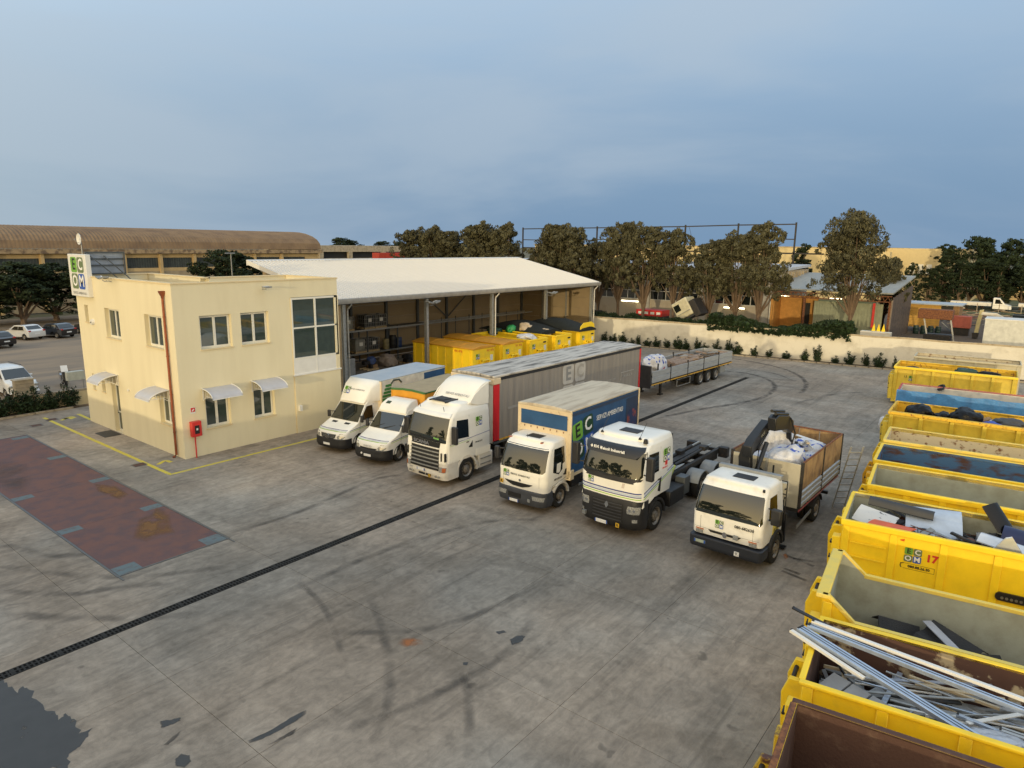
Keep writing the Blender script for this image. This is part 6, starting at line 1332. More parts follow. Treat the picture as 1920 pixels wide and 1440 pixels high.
for sd in (-1, 1):
    cab.side(T, 'panel_seam', [(.50, .9), (.51, .9), (.66, 2.2), (.65, 2.2)], INKG, sd, .003); cab.side(T, 'panel_seam', [(1.50, .95), (1.51, .95), (1.51, 2.2), (1.50, 2.2)], INKG, sd, .003); cab.side(T, 'door_handle', [(1.3, 1.12), (1.44, 1.12), (1.44, 1.16), (1.3, 1.16)], BLACKP, sd, .02)
    cab.front(T, 'panel_seam', [(.88, sd * .86 - .004, sd * .86 + .004), (1.2, sd * .86 - .004, sd * .86 + .004)], INKG, .004, .01, 2)
wipers(T, cab, 1.30, (.85, -.05), .6)
remap(T, plin((0, 0), (.4, .42), (.8, .78), (1.0, 1.10), (1.14, 1.36), (1.26, 1.60), (2.27, 2.44), (2.42, 2.58)), 2.12, skip=('wheel', 'chassis_frame', 'axle', 'loader_crane', 'wheel_arch', 'cab_guard', 'headlight', 'badge', 'indicator', 'outrigger', 'outrigger_foot', 'side_guard', 'lock_cover', 'grille_slot'))
def inT(T_, o, x, y, z, rz=0):
    m = Matrix.Translation(T_.location) @ Matrix.Rotation(T_.rotation_euler.z, 4, 'Z'); o.location = m @ Vector((x, y, z)); o.rotation_euler = (o.rotation_euler[0], o.rotation_euler[1], T_.rotation_euler.z + rz); return o
BB = 'white woven bulk bags on the crane lorry'
for i, (x, y, s_, lb) in enumerate(((4.5, -.45, (1.05, .72, 1.05), 'large white woven bulk bag with blue print at the front of the crane lorry bed'), (4.3, .62, (.85, .6, .9), 'white bulk bag against the far front side of the crane lorry bed'), (6.1, .55, (.8, .6, 1.25), 'upright rounded white bulk bag near the middle of the crane lorry bed'), (6.9, -.35, (.95, .75, .95), 'flattened white bulk bag at the rear of the crane lorry bed'), (5.8, -.7, (.75, .5, .85), 'white bag with a blue stripe below the grab'))):
    o = bag('bulk_bag', (0, 0, 0), s_, BAGW, lb, 'bag', BB, seed=i * 1.9 + .5, top=.5, det=4); inT(T, o, x, y, 1.55 + .25 * (i in (0, 2)))
    me = o.data; me.materials.append(BAGBLUE)
    for p in me.polygons:
        c = p.center; q = c.x * .8 + c.y * .5
        if i != 2 and c.z > .1 and (abs(q - .15) < .035 or (abs(q + .25) < .03 and c.y < .1)): p.material_index = 1
o = scrap(14, 6.2, 8.0, -1.0, 1.0, 2.4, 2.8, [CARDB, M('cream_sack', (.55, .45, .33), .8), WPLAST], 31, .4, 1.3, .3, .7).build('cardboard_scraps', smooth=False); inT(T, o, 0, 0, 0); stuff(o, 'loose cardboard pieces on the rear of the crane lorry bed', 'scraps')
o = heap_bed(-1.15, 1.15, -2.3, 2.3, 0, .15, BAGW, 55).build('load_cover', fix=False); inT(T, o, 5.85, 0, 1.95, R_(90)); stuff(o, 'crumpled white sheeting under the bulk bags of the crane lorry', 'sheeting')

# ---------------------------------------------------------------- flatbed trailer
T = thing('flatbed_trailer', 'parked flatbed semi-trailer with alloy drop sides and three rear axles, uncoupled', 'trailer', (40.0, 21.25, 0), R_(-2.4))
FL = 13.0
MB(CHASS).box(.15, -1.22, 1.05, FL, 1.22, 1.16).build('load_floor', T); chassis(T, .4, FL - .2, .72, 1.04, .45)
MB(BLACKP).box(0, -1.26, .85, .14, 1.26, 2.35).build('headboard', T, .03)
for s_ in (-1, 1):
    y = s_ * 1.25
    for k in range(5):
        a = .2 + (FL - .2) * k / 5; b = .2 + (FL - .2) * (k + 1) / 5
        if k: MB(CHASS).box(a - .04, y - .04, 1.0, a + .04, y + .04, 2.15).build('stake_post', T)
        for z in (1.17, 1.57): MB(ALU).box(a + .045, y - .025, z, b - .045, y + .02, z + .385).build('drop_side', T, .012, 1)
    MB(M('yellow_reflective', (.62, .36, .05), .4)).box(.2, s_ * 1.262, 1.02, FL, s_ * 1.275, 1.10).build('reflective_strip', T)
    mb = MB(CHASS)
    for k in range(16): mb.box(.6 + k * .78, s_ * 1.24 - .03, .92, .68 + k * .78, s_ * 1.24 + .03, 1.04)
    mb.build('lashing_hooks', T)
    for x in (7.6, 8.9, 10.25): wheel(T, x, s_ * 1.06, .5, .36, s_, hub=0)
    MB(CHASS).box(2.3, s_ * .75 - .07, .1, 2.45, s_ * .75 + .07, .95).build('landing_leg', T); MB(CHASS).box(2.2, s_ * .75 - .14, .02, 2.55, s_ * .75 + .14, .1).build('landing_foot', T)
    mb = MB(STEEL); mb.bar((3.9, s_ * 1.2, .9), (5.9, s_ * 1.2, .9), .04); mb.bar((3.9, s_ * 1.2, .42), (5.9, s_ * 1.2, .42), .04); mb.bar((3.9, s_ * 1.2, .42), (3.9, s_ * 1.2, .9), .05); mb.bar((5.9, s_ * 1.2, .42), (5.9, s_ * 1.2, .9), .05); mb.build('side_guard', T)
    MB(GREYP).box(11.0, s_ * .85, .4, 11.9, s_ * 1.2, .95).build('storage_box', T, .02)
MB(CHASS).box(12.0, -1.1, .35, 12.15, 1.1, .55).build('rear_bumper', T); MB(BLACKP).box(6.5, -1.0, .4, 7.0, 1.0, .9).build('spare_rack', T, .03)
MB(ALU).box(FL - .03, -1.2, 1.17, FL + .02, 1.2, 1.95).build('tail_board', T)
for (x, y) in ((1.6, 1.2), (1.6, -.9)): MB(CHASS).box(x, y - .04, 1.16, x + .06, y + .04, 2.3).build('loose_stake', T)
flat_T = T
o = bag('bulk_bag', (0, 0, 0), (1.15, .8, 1.15), BAGW, 'single white woven bulk bag tipped over on the flatbed trailer', 'bag', None, 3.3, .6, 4); inT(T, o, 3.0, .1, 1.18)
o.data.materials.append(BAGBLUE); o.data.materials.append(REDP)
for p in o.data.polygons:
    c = p.center
    if c.y < -.3 and abs(c.x + .1) < .18 and abs(c.z - .5) < .12: p.material_index = 2
    elif c.z > .9 and abs(c.x) % .3 < .05: p.material_index = 1
for i in range(7):
    y = -.75 + (i % 4) * .5 if i < 4 else -.5 + (i - 4) * .5; z = 1.38 if i < 4 else 1.75
    mb = MB(BRICK); R = []
    for k in range(17):
        x = k / 16 * (3.0 + (i % 3) * .7); R.append([(x, y + .24 * math.cos(a) * (1 + .12 * noise.noise(Vector((x * 3, i, a)))), z + .2 * math.sin(a) * (1 + .15 * noise.noise(Vector((x * 3, i + 5, a))))) for a in [2 * math.pi * q / 12 for q in range(12)]])
    mb.loft(R); o = mb.build('insulation_roll'); inT(T, o, 4.6 + (i % 2) * .3, 0, 0); tag(o, ['bottom', 'bottom', 'bottom', 'bottom', 'top', 'top', 'top'][i] + ' brown roll ' + ['along the near side board', 'second from the near side board', 'second from the far side board', 'along the far side board', 'of the stack nearest the viewer', 'in the middle of the stack', 'of the stack farthest from the viewer'][i] + ' of the flatbed trailer', 'roll', 'brown rolls on the flatbed trailer')
o = scrap(90, 7.0, 12.8, -1.1, 1.1, 1.3, 1.95, [BRICK, CARDB, M('grey_slab', (.30, .28, .25), .9)], 77, .4, 1.5, .35, .4).build('rubble_load', smooth=False); inT(T, o, 0, 0, 0); stuff(o, 'grey-brown rubble sheets covering the rear of the flatbed trailer', 'rubble')
# ---------------------------------------------------------------- vans with bonnets
def nose_x(x, t, hwv=.98, L_=1.15):
    """how far a point at |y| = t * half width falls back from the front of a bonnet"""
    k = max(0., min(1., (L_ - x) / L_)) ** .8; t = abs(t); a = t * hwv; r = .32
    return k * (.13 * t * t + (r - math.sqrt(max(0, r * r - (a - (hwv - r)) ** 2)) if a > hwv - r else 0) * .9)
def prof_body(mb, pts, hw, nose=False):
    """side profile [(x, z)] with half width hw(z); the nose is rounded in plan"""
    ts = [-1, -.985, -.95, -.88, -.78, -.6, -.35, 0, .35, .6, .78, .88, .95, .985, 1] if nose else [-1, 1]; n = len(pts); cols = []
    for t in ts: cols.append(mb.add([(x + (nose_x(x, t) if nose and z > .3 else 0), t * hw(z), z) for x, z in pts]))
    a, b = cols[0], cols[-1]; mb.face(*range(a, a + n)); mb.face(*reversed(range(b, b + n)))
    for p, q in zip(cols, cols[1:]):
        for i in range(n): mb.face(p + i, q + i, q + (i + 1) % n, p + (i + 1) % n)
def arch_pts(cx, r, z0, n=8, a0=0, a1=180): return [(cx + r * math.cos(R_(a1 - (a1 - a0) * k / n)), z0 + r * math.sin(R_(a1 - (a1 - a0) * k / n))) for k in range(n + 1)]
def slope_panel(parent, name, mat, p0, p1, w0, w1, off=.012, yc=0, bow=.0, n=16, nose=False):
    """panel lying on the slope p0 -> p1 (x, z), half widths w0, w1"""
    d = Vector((p1[0] - p0[0], 0, p1[1] - p0[1])).normalized(); nn = Vector((-d.z, 0, d.x)); R = []
    for p, w_ in ((p0, w0), (p1, w1)):
        f = [Vector((p[0] + bow * abs(-1 + 2 * k / n) ** 2.2 + (nose_x(p[0], (yc - w_ + 2 * w_ * k / n) / .98) if nose else 0), yc - w_ + 2 * w_ * k / n, p[1])) for k in range(n + 1)]; R.append([q + nn * off for q in f] + [q - nn * .02 for q in reversed(f)])
    mb = MB(mat); mb.loft(R); return mb.build(name, parent, ang=60)
def van(name, label, loc, rz, style):
    T = thing(name, label, 'van', loc, rz); hw0 = .98; hood = 1.12 if style == 'a' else 1.10; ws0 = (1.12, 1.34) if style == 'a' else (1.16, 1.36); ws1 = (1.78, 2.12) if style == 'a' else (1.75, 2.08)
    hw = lambda z: hw0 - max(0, z - 1.25) * .13
    pts = [(.10, .42), (.03, .70), (.07, .92), (.16, 1.04), (.34, 1.12), (.75, 1.245), ws0, ws1, (1.98, 2.24), (2.3, 2.28), (2.95, 2.28), (2.95, .45)] + [(1.62, .45)] + list(reversed(arch_pts(1.15, .44, .40, 8, 8, 172))) + [(.62, .42)]
    mb = MB(WHITE); prof_body(mb, pts, hw, True); mb.build('body', T, .035, 2, ang=45)
    bp = Cab([(.24, .04, .68, hw0 + .01, .32, .13), (.4, -.05, .70, hw0 + .02, .32, .13), (.70, -.03, .70, hw0 + .02, .32, .13)], BLACKP); bp.body(T, 'bumper', .02)
    slope_panel(T, 'windscreen', GLASS, (ws0[0] + .03, ws0[1] + .035), (ws1[0] - .02, ws1[1] - .02), .93, .82, .014, 0, .015)
    ft = Cab([(.5, .03, .5, hw0, .32, .13), (.70, .03, .5, hw0, .32, .13), (.92, .07, .5, hw0, .32, .13), (1.04, .16, .5, hw0, .32, .12)], WHITE)
    if style == 'a':
        ft.front(T, 'grille', [(.71, -.34, .34), (.76, -.44, .44), (.93, -.50, .50)], INKB, .012); 
        for z in (.77, .83, .89): ft.front(T, 'grille_slat', [(z, -.42, .42), (z + .012, -.42, .42)], GREYP, .02)
        mb = MB(CHROME); mb.lathe([(.105, -.01), (.12, -.01), (.12, .01), (.105, .01), (.105, -.01)], 24)
        for k in range(3): a = R_(90 + 120 * k); mb.bar((0, 0, 0), (.11 * math.cos(a), 0, .11 * math.sin(a)), .014)
        o = mb.build('badge', T); o.location = (.0, 0, .83); o.rotation_euler = (0, 0, R_(90))
    else:
        ft.front(T, 'grille', [(.70, -.46, .46), (.78, -.52, .52)], INKB, .014); text('IVECO', T, (ft.fx(.86, 0, .03), 0, .86), (0, -1, 0), (0, 0, 1), .13, CHROME, sx=1.3)
    for sd in (-1, 1):
        ft.front(T, 'headlight', [(.72, *sorted((sd * .60, sd * .84))), (.82, *sorted((sd * .56, sd * .93))), (.98, *sorted((sd * .68, sd * .975)))], LAMPG, .012)
        c = Cab([(0, 0, 3, hw0, .1, 0), (1.25, 0, 3, hw0, .1, 0), (2.4, 0, 3, hw(2.4), .1, 0)], WHITE)
        c.side(T, 'side_window', [(1.32, 1.42), (2.25, 1.40), (2.25, 2.05), (1.85, 2.05)], GLASS, sd, .008)
        c.side(T, 'door_seam', [(1.18, .55), (1.19, .55), (1.3, 1.35), (1.29, 1.35)], INKG, sd, .003); c.side(T, 'door_seam', [(2.34, .5), (2.352, .5), (2.352, 2.1), (2.34, 2.1)], INKG, sd, .003)
        c.side(T, 'stripe', [(.55, 1.06), (2.9, 1.22), (2.9, 1.24), (.55, 1.08)], INKN, sd, .006, .01); c.side(T, 'stripe', [(.55, 1.0), (2.9, 1.16), (2.9, 1.175), (.55, 1.015)], LGREEN, sd, .006, .01)
        mirror(T, 1.25, sd * 1.12, 1.55, sd, .34, .16, .12)
        wheel(T, 1.15, sd * .84, .345, .22, sd, hub=0); wheel(T, 5.2, sd * .86, .345, .2, sd, dual=True, hub=0)
        fender(T, 1.15, .37, .40, .44, *sorted((sd * .6, sd * .985)), BLACKP, 5, 175)
        MB(BLACKP).box(1.7, sd * .93, .40, 2.9, sd * .99, .52).build('sill', T)
    for i, m_ in enumerate((INKN, M('pale_blue_stripe', (.55, .62, .72), .5), LGREEN)):
        slope_panel(T, 'stripe', m_, (.31 - .07 * i, 1.108 - .030 * i), (.335 - .07 * i, 1.118 - .030 * i), .90, .90, .008, 0, 0, nose=True)
    if style == 'a':
        for y in (-.42, .42): slope_panel(T, 'bonnet_vent', INKB, (.86, 1.272), (1.02, 1.312), .15, .17, .010, y, nose=True)
    plate(T, -.055, .0 if style == 'a' else -.05, .46, .42, False)
    if style == 'b': MB(INKW).cyl((-.02, .32, .5), (-.05, .32, .5), .05).build('sticker', T)
    wip = MB(INKB); wip.bar((1.17, .1, 1.44), (1.36, -.55, 1.62), .02); wip.bar((1.17, .7, 1.44), (1.36, .1, 1.62), .02); wip.build('wiper', T)
    chassis(T, 2.2, 7.6, .50, .66, .38); axle(T, 5.2, .345, .8); axle(T, 1.15, .345, .8)
    return T
T = van('box_van', 'white box van nearest the office with a pale blue roof and green side print', (19.45, 26.75, 0), R_(7), 'a')
x0, x1, hb, z0, z1 = 2.75, 8.1, 1.06, .92, 3.22
MB(M('white_box_panel', (.70, .68, .60), .5)).box(x0, -hb, z0, x1, hb, z1 - .05).build('box_body', T, .03); MB(BLUER).box(x0 - .02, -hb - .02, z1 - .049, x1 + .02, hb + .02, z1).build('roof', T, .02)
mb = MB(WHITE); R = []
for x, z, w_ in ((1.72, 2.2, .80), (1.88, 2.52, .86), (2.2, 2.98, .92), (2.55, 3.2, .99), (2.74, 3.2, 1.02)): R.append([(x, -w_, z - .14 if z > 2.3 else z - .02), (x - .0, -w_ * .92, z), (x - .02, 0, z + .02), (x, w_ * .92, z), (x, w_, z - .14 if z > 2.3 else z - .02), (x + .3 if x < 2.4 else 2.745, w_, 2.2), (x + .3 if x < 2.4 else 2.745, -w_, 2.2)])
mb.loft(R); mb.build('wind_deflector', T, ang=60)
logo(T, (1.98, .52, 2.72), (0, -1, 0), Vector((.57, 0, .82)), .40); text('SERVIZI AMBIENTALI', T, (2.02, -.12, 2.78), (0, -1, 0), Vector((.57, 0, .82)), .11, INKG)
MB(BLUEP).box(6.2, -hb - .012, 2.75, x1 - .05, -hb - .001, 3.1).build('blue_print', T)
mb = MB(M('green_print', (.05, .22, .06), .5))
for k in range(5): mb.prism([(3.1 + a + .05 * k, 2.2 + k * .17 + b) for a, b in rrect(.7 - .06 * k, .13, .05)], 'y', -hb - .012, -hb - .002)
mb.build('green_print', T); mb = MB(M('dark_print', (.06, .07, .05), .5)); mb.tube([(3.5, -hb - .006, 2.95), (3.7, -hb - .006, 3.1), (4.1, -hb - .006, 3.08), (4.3, -hb - .006, 2.9)], .05, 6); mb.build('dark_print', T)
for s_ in (-1, 1): MB(STEEL).bar((3.1, s_ * 1.0, .45), (4.6, s_ * 1.0, .45), .03, .1).build('side_guard', T)
MB(CREAMF).box(x0 - .01, -hb - .015, z0 - .08, x0 + .06, hb + .015, z1 - .06).build('front_frame', T)
T = van('tipper_van', 'white drop-side van with a tan tarpaulin roof over orange and green-edged sides', (19.5, 23.85, 0), R_(7), 'b')
mb = MB(WHITE); prof_body(mb, [(1.72, 2.1), (1.9, 2.42), (2.3, 2.62), (2.78, 2.64), (2.78, 2.2)], lambda z: .86 - max(0, z - 2.2) * .25); mb.build('roof_fairing', T, .06, 3)
slope_panel(T, 'logo_print', M('dark_green_print', (.03, .06, .03), .6), (1.95, 2.455), (2.12, 2.53), .12, .12, .02, .42)
x0, x1, hb, z0, z1 = 2.95, 7.6, 1.05, .9, 2.98
for s_ in (-1, 1):
    MB(ORANGE).box(x0, s_ * hb - .02, 1.4, x1, s_ * hb + .02, z1 - .09).build('side_tarpaulin', T); MB(ALU).box(x0, s_ * hb - .03, z0, x1, s_ * hb + .03, 1.395).build('drop_side', T); MB(GREENT).box(x0, s_ * hb - .04, z1 - .085, x1, s_ * hb + .04, z1 - .02).build('green_edge', T)
MB(ORANGE).prism([(-hb + .04, 1.0), (-hb + .04, z1 - .07), (-.3, z1 - .02), (.3, z1 - .02), (hb - .04, z1 - .07), (hb - .04, 1.0)], 'x', x0, x0 + .04).build('front_tarpaulin', T)
MB(GREENT).prism([(-hb, z1 - .1), (-hb, z1 - .0), (-.3, z1 + .06), (.3, z1 + .06), (hb, z1), (hb, z1 - .1), (.3, z1 - .04), (-.3, z1 - .04)], 'x', x0 - .03, x0 + .02).build('green_edge', T)
MB(OLIVET).prism([(-hb - .01, z1 - .015), (-.3, z1 + .05), (.3, z1 + .05), (hb + .01, z1 - .015), (.3, z1 - .03), (-.3, z1 - .03)], 'x', x0 + .021, x1).build('roof_tarpaulin', T); MB(CHASS).box(x0, -hb, z0 - .08, x1, hb, z0 - .001).build('load_floor', T)

# ---------------------------------------------------------------- cars
def car(name, label, loc, rz, paint, kind='hatch', front_first=False, group='cars in the car park'):
    T = thing(name, label, 'car', loc, rz, group)
    if kind == 'hatch': Lc, H, pr = 4.0, 1.47, [(0, .45), (.05, .72), (.25, .82), (1.0, .95), (1.75, 1.42), (2.3, 1.47), (3.2, 1.44), (3.75, 1.0), (3.98, .92), (4.0, .45)]
    elif kind == 'suv': Lc, H, pr = 4.3, 1.65, [(0, .5), (.05, .85), (.25, .95), (1.1, 1.08), (1.75, 1.58), (2.3, 1.64), (3.6, 1.6), (4.1, 1.12), (4.28, 1.0), (4.3, .5)]
    else: Lc, H, pr = 4.4, 1.82, [(0, .5), (.04, .8), (.2, .95), (.85, 1.12), (1.65, 1.72), (2.1, 1.8), (3.9, 1.78), (4.3, 1.1), (4.4, .9), (4.4, .45)]
    pr = [(.04, .3)] + pr + [(Lc - .05, .3)] + list(reversed(arch_pts(Lc - .75, .36, .3, 8, 5, 175))) + [(1.2, .26)] + list(reversed(arch_pts(.8, .36, .3, 8, 5, 175)))
    hw = lambda z: .86 - max(0, z - .95) * .26 - max(0, .4 - z) * .2
    mb = MB(paint); prof_body(mb, pr, hw, True); mb.build('body', T, .04, 2, ang=50)
    P = {'hatch': ((1.0, .95), (1.75, 1.42), (3.2, 1.44), (3.75, 1.0)), 'suv': ((1.1, 1.08), (1.75, 1.58), (3.6, 1.6), (4.1, 1.12)), 'mpv': ((.85, 1.12), (1.65, 1.72), (3.9, 1.78), (4.3, 1.1))}[kind]
    a, b, c, d = P; lp = lambda p, q, t: (p[0] + (q[0] - p[0]) * t, p[1] + (q[1] - p[1]) * t)
    slope_panel(T, 'windscreen', GLASS, lp(a, b, .06), lp(a, b, .92), .74, .64, .014); slope_panel(T, 'rear_window', GLASS, lp(c, d, .12), lp(c, d, .85), .62, .70, .014)
    for sd in (-1, 1):
        cb_ = Cab([(0, 0, 5, .86, .1, 0), (.95, 0, 5, .86, .1, 0), (2, 0, 5, hw(2), .1, 0)], paint); zb = a[1] + .04; zt = b[1] - .07
        cb_.side(T, 'side_window', [(a[0] + .35, zb), (2.35, zb), (2.35, zt), (b[0] + .12, zt)], GLASS, sd, .008); cb_.side(T, 'side_window', [(2.45, zb), (d[0] - .55, zb + .02), (c[0] - .12, zt), (2.45, zt)], GLASS, sd, .008)
        MB(LAMPG).box(.06, sd * .55, pr[2][1] - .12, .22, sd * .82, pr[2][1] + .02).build('headlight', T, .03)
        MB(REDL).box(Lc - .18, sd * .62, .85, Lc + .005, sd * .84, 1.0).build('tail_light', T, .02)
        MB(paint).box(a[0] + .42, sd * .84, zb - .02, a[0] + .55, sd * 1.0, zb + .12).build('mirror', T, .03)
        for x in (.8, Lc - .75): wheel(T, x, sd * .78, .31, .2, sd, hub=0)
        if kind == 'mpv': MB(BLACKP).bar((b[0] + .2, sd * .62, H + .03), (c[0] - .1, sd * .62, H + .02), .04).build('roof_rail', T)
    MB(BLACKP).box(-.02, -.6, .34, .06, .6, .5).build('lower_grille', T, .02); MB(INKW).box(Lc, -.26, .58, Lc + .012, .26, .69).build('number_plate', T); MB(INKW).box(-.035, -.26, .45, -.021, .26, .56).build('number_plate', T); return T
CARW = M('white_car_paint', (.74, .74, .72), .25, var=.02, coat=1); CARK = M('black_car_paint', (.012, .012, .014), .15, coat=1); CARG = M('dark_blue_car_paint', (.015, .02, .032), .15, coat=1)
def carat(px, py, **k): p = G(px, py); return p
p = G(42, 640); car('parked_car', 'small white hatchback parked in the row under the dark trees', (p.x + .2, p.y + 4.0, 0), R_(-72), CARW)
p = G(95, 637); car('parked_car', 'black hatchback parked beside the white one under the dark trees', (p.x + .6, p.y + 4.0, 0), R_(-72), CARK)
p = G(148, 632); car('parked_car', 'dark blue high-roofed car at the end of the row, half hidden by the office', (p.x + 1.6, p.y + 4.2, 0), R_(-72), CARG, 'suv')
p = G(-16, 655); car('parked_car', 'dark car at the left edge of the parked row, only its tail showing', (p.x, p.y + 3.6, 0), R_(-72), CARK)
car('parked_people_carrier', 'white people carrier with black roof rails parked by the low cream wall', (14.2, 51.2, 0), R_(95), CARW, 'mpv')
t = thing('scooter', 'dark scooter parked behind the low wall beside the office', 'scooter', (17.0, 52.6, 0), R_(80), None)
MB(CARK).prism([(0, .5), (.2, 1.05), (.3, 1.05), (.35, .5), (.8, .4), (1.0, .75), (1.6, .8), (1.7, .5), (.9, .28), (.3, .3)], 'y', -.18, .18).build('body', t, .04); MB(BLACKP).bar((.25, -.35, 1.1), (.25, .35, 1.1), .04).build('handlebar', t)
MB(INKW).prism([(.1, 1.1), (.35, 1.5), (.4, 1.48), (.2, 1.08)], 'y', -.2, .2).build('windshield', t)
for x in (.1, 1.5): wheel(t, x, 0, .27, .12, -1, hub=0)
t = thing('block_pillar', 'grey concrete block pillar standing in front of the white people carrier', 'pillar', (12.45, 46.9, 0))
for k in range(9): MB(CEMENT).box(0, -.25, k * .21, .95, .25, k * .21 + .2).build('block', t, .008, 1)
MB(CEMENT).box(-.05, -.3, 1.89, 1.0, .3, 1.95).build('cap', t)
t = thing('meter_box', 'pale metal box raised on legs behind the low wall next to the office', 'box', (15.8, 48.6, 0)); MB(M('pale_green_metal', (.5, .52, .46), .5)).box(0, 0, 1.15, 1.0, .35, 1.72).build('case', t, .01)
for x in (.05, .9): MB(STEEL).box(x, .1, 0, x + .05, .15, 1.15).build('leg', t)

# ---------------------------------------------------------------- vegetation
def tree_mesh(seed, height, crown_r, crown_base, leaf, ntuft=330, per=30, ls=.17, lobes=9, nst=4, up=.75, flat=1.0, lean=0.):
    r = random.Random(seed); tk = MB(BARK); ends = []
    tk.tube([(0, 0, -.1), (.03, .02, crown_base * .35), (lean * .3, .05, crown_base * .6)], [.26, .2, .18], 8)
    base = Vector((lean * .3, .05, crown_base * .55))
    L_ = []
    for k in range(lobes):
        a = r.uniform(0, 6.283); t_ = (k + .5) / lobes; rr = crown_r * (1 - up * max(0, t_ - .35)) * r.uniform(.35, .75); z = crown_base + (height - crown_base) * (t_ * .88 + .04)
        L_.append((Vector((rr * math.cos(a) + lean, rr * math.sin(a), z)), crown_r * r.uniform(.34, .52) * (1.05 - .45 * t_)))
    L_.append((Vector((lean, 0, height - crown_r * .38)), crown_r * .36)); L_.append((Vector((lean, 0, (height + crown_base) / 2)), crown_r * .55))
    for c, rad in L_:
        m1 = base.lerp(c, .45) + Vector((r.uniform(-.3, .3), r.uniform(-.3, .3), .1)); tk.tube([base + Vector((r.uniform(-.1, .1), r.uniform(-.1, .1), r.uniform(-.4, .3))), m1, c], [.11, .075, .03], 6)
    lf = MB(leaf)
    for k in range(ntuft):
        c, rad = r.choice(L_); d = Vector((r.gauss(0, 1), r.gauss(0, 1), r.gauss(.15, 1))).normalized(); p = c + Vector((d.x, d.y, d.z * flat)) * rad * r.uniform(.72, 1.06)
        if p.z < crown_base - .6: continue
        tr = r.uniform(.24, .46) * crown_r / 3.2
        for q in range(per):
            e = (Vector((r.gauss(0, 1), r.gauss(0, 1), r.gauss(0, 1))).normalized() + d * .5).normalized(); o_ = p + Vector((e.x, e.y, e.z * .85)) * tr * r.uniform(.72, 1.12); n_ = (e + Vector((r.gauss(0, .35), r.gauss(0, .35), r.gauss(0, .35)))).normalized()
            l = (Vector((0, 0, 1)) - n_ * n_.z + Vector((r.gauss(0, .4), r.gauss(0, .4), 0))).normalized(); s_ = n_.cross(l).normalized() * ls * .55 * r.uniform(.6, 1.2); l = l * ls * r.uniform(.8, 1.4)
            lf.poly([o_ - s_, o_ + s_, o_ + s_ * .35 + l, o_ - s_ * .35 + l])
    return tk.mesh('trunk'), lf.mesh('crown', False)
def tree(meshes, name, label, x, y, rz, s, group, cat='tree'):
    t = thing(name, label, cat, (x, y, 0), rz, group); t.scale = (s[0], s[0], s[1]); ob('trunk', meshes[0], t); ob('crown', meshes[1], t); return t
TM = [tree_mesh(1, 12, 3.1, 5.4, LEAF, 400, 46, lobes=17, ls=.16), tree_mesh(2, 12, 3.3, 5.5, LEAF, 410, 46, lobes=18, up=.7, ls=.16), tree_mesh(3, 12, 2.9, 5.0, LEAF, 380, 46, up=.7, lobes=16, ls=.16)]
TD = [tree_mesh(11, 11, 3.6, 2.2, LEAFG, 340, 32, up=.35, ls=.2), tree_mesh(12, 11, 2.2, 1.5, LEAFG, 300, 30, up=.95, ls=.18, lobes=11)]
TP = tree_mesh(21, 13.5, 4.0, 5.8, LEAF, 520, 46, lobes=22, up=.8, ls=.16)
g1 = 'grey-green cypresses in a row in front of the neighbouring workshop'
SP = [(74, 41.9, 12.8, 'cypress with a flame-shaped top directly right of the white shed roof'), (73.5, 38.2, 12.3, 'cypress second from the shed roof, with a split double top'), (74, 34.6, 11.8, 'cypress third from the shed roof, above the first long workshop window'), (73.5, 30.0, 10.8, 'lower cypress between the tilted truck cab and the tall pair'), (74, 27.2, 11.4, 'cypress with a small pointed top left of the tallest in the row'), (73.5, 24.6, 12.4, 'tallest cypress of the row, just left of the billboard frame end')]
for i, (x, y, h, lb) in enumerate(SP): tree(TM[i % 3], 'cypress_tree', lb, x, y, i * 1.9 + .4, ((.92 + .06 * (i % 2)) , h / 12), g1)
tree(TM[1], 'cypress_tree', 'cypress half behind the shed roof corner, partly overlapping the flame-topped one', 76.5, 46.3, 2.2, (.9, .88), g1)
g2 = 'dense cypresses rising behind the white shed roof'
B2 = [(72, 75.2, 12.0, 'leftmost dense cypress behind the shed roof, next to the red container'), (72, 72.0, 12.3, 'round-topped cypress second from the red container'), (72.5, 68.6, 11.8, 'shorter dense cypress third from the red container'), (72, 62.3, 12.7, 'tall rounded cypress behind the middle of the shed roof'), (72, 58.6, 12.6, 'pointed cypress right of the tall rounded one'), (71.5, 50.0, 12.5, 'broad cypress at the ridge end of the shed roof, inside the billboard frame'), (71.5, 47.3, 12.2, 'cypress with several small tops above the sloping shed verge'), (76, 53.5, 10.4, 'low brownish cypress filling the gap behind the shed ridge end'), (78, 66.0, 10.6, 'low cypress filling the gap between the two groups behind the shed roof')]
for i, (x, y, h, lb) in enumerate(B2): tree(TM[(i + 1) % 3], 'cypress_tree', lb, x, y, i * 2.3, (1.12, h / 12), g2)
tree(TD[1], 'fir_tree', 'narrow dark fir poking up between the cypresses behind the shed roof', 84, 75.5, .5, (.9, 1.18), None); tree(TD[1], 'fir_tree', 'tiny dark fir tip showing inside the billboard frame', 120, 84, .9, (.7, .98), None)
tree(TP, 'pine_tree', 'tall spreading pine with bare leaning trunks in front of the lean-to workshop', 76, 16.0, .8, (1.0, 1.0), None)
tree(TM[2], 'pine_tree', 'lower ragged tree right behind the tall spreading pine', 92, 15.8, 2.8, (.85, .74), None)
tree(TD[1], 'fir_tree', 'dark bushy fir standing in front of the cream warehouse by the billboard frame', 130, 36.0, 1.1, (1.25, .98), None)
g3 = 'dark evergreens along the grass field'
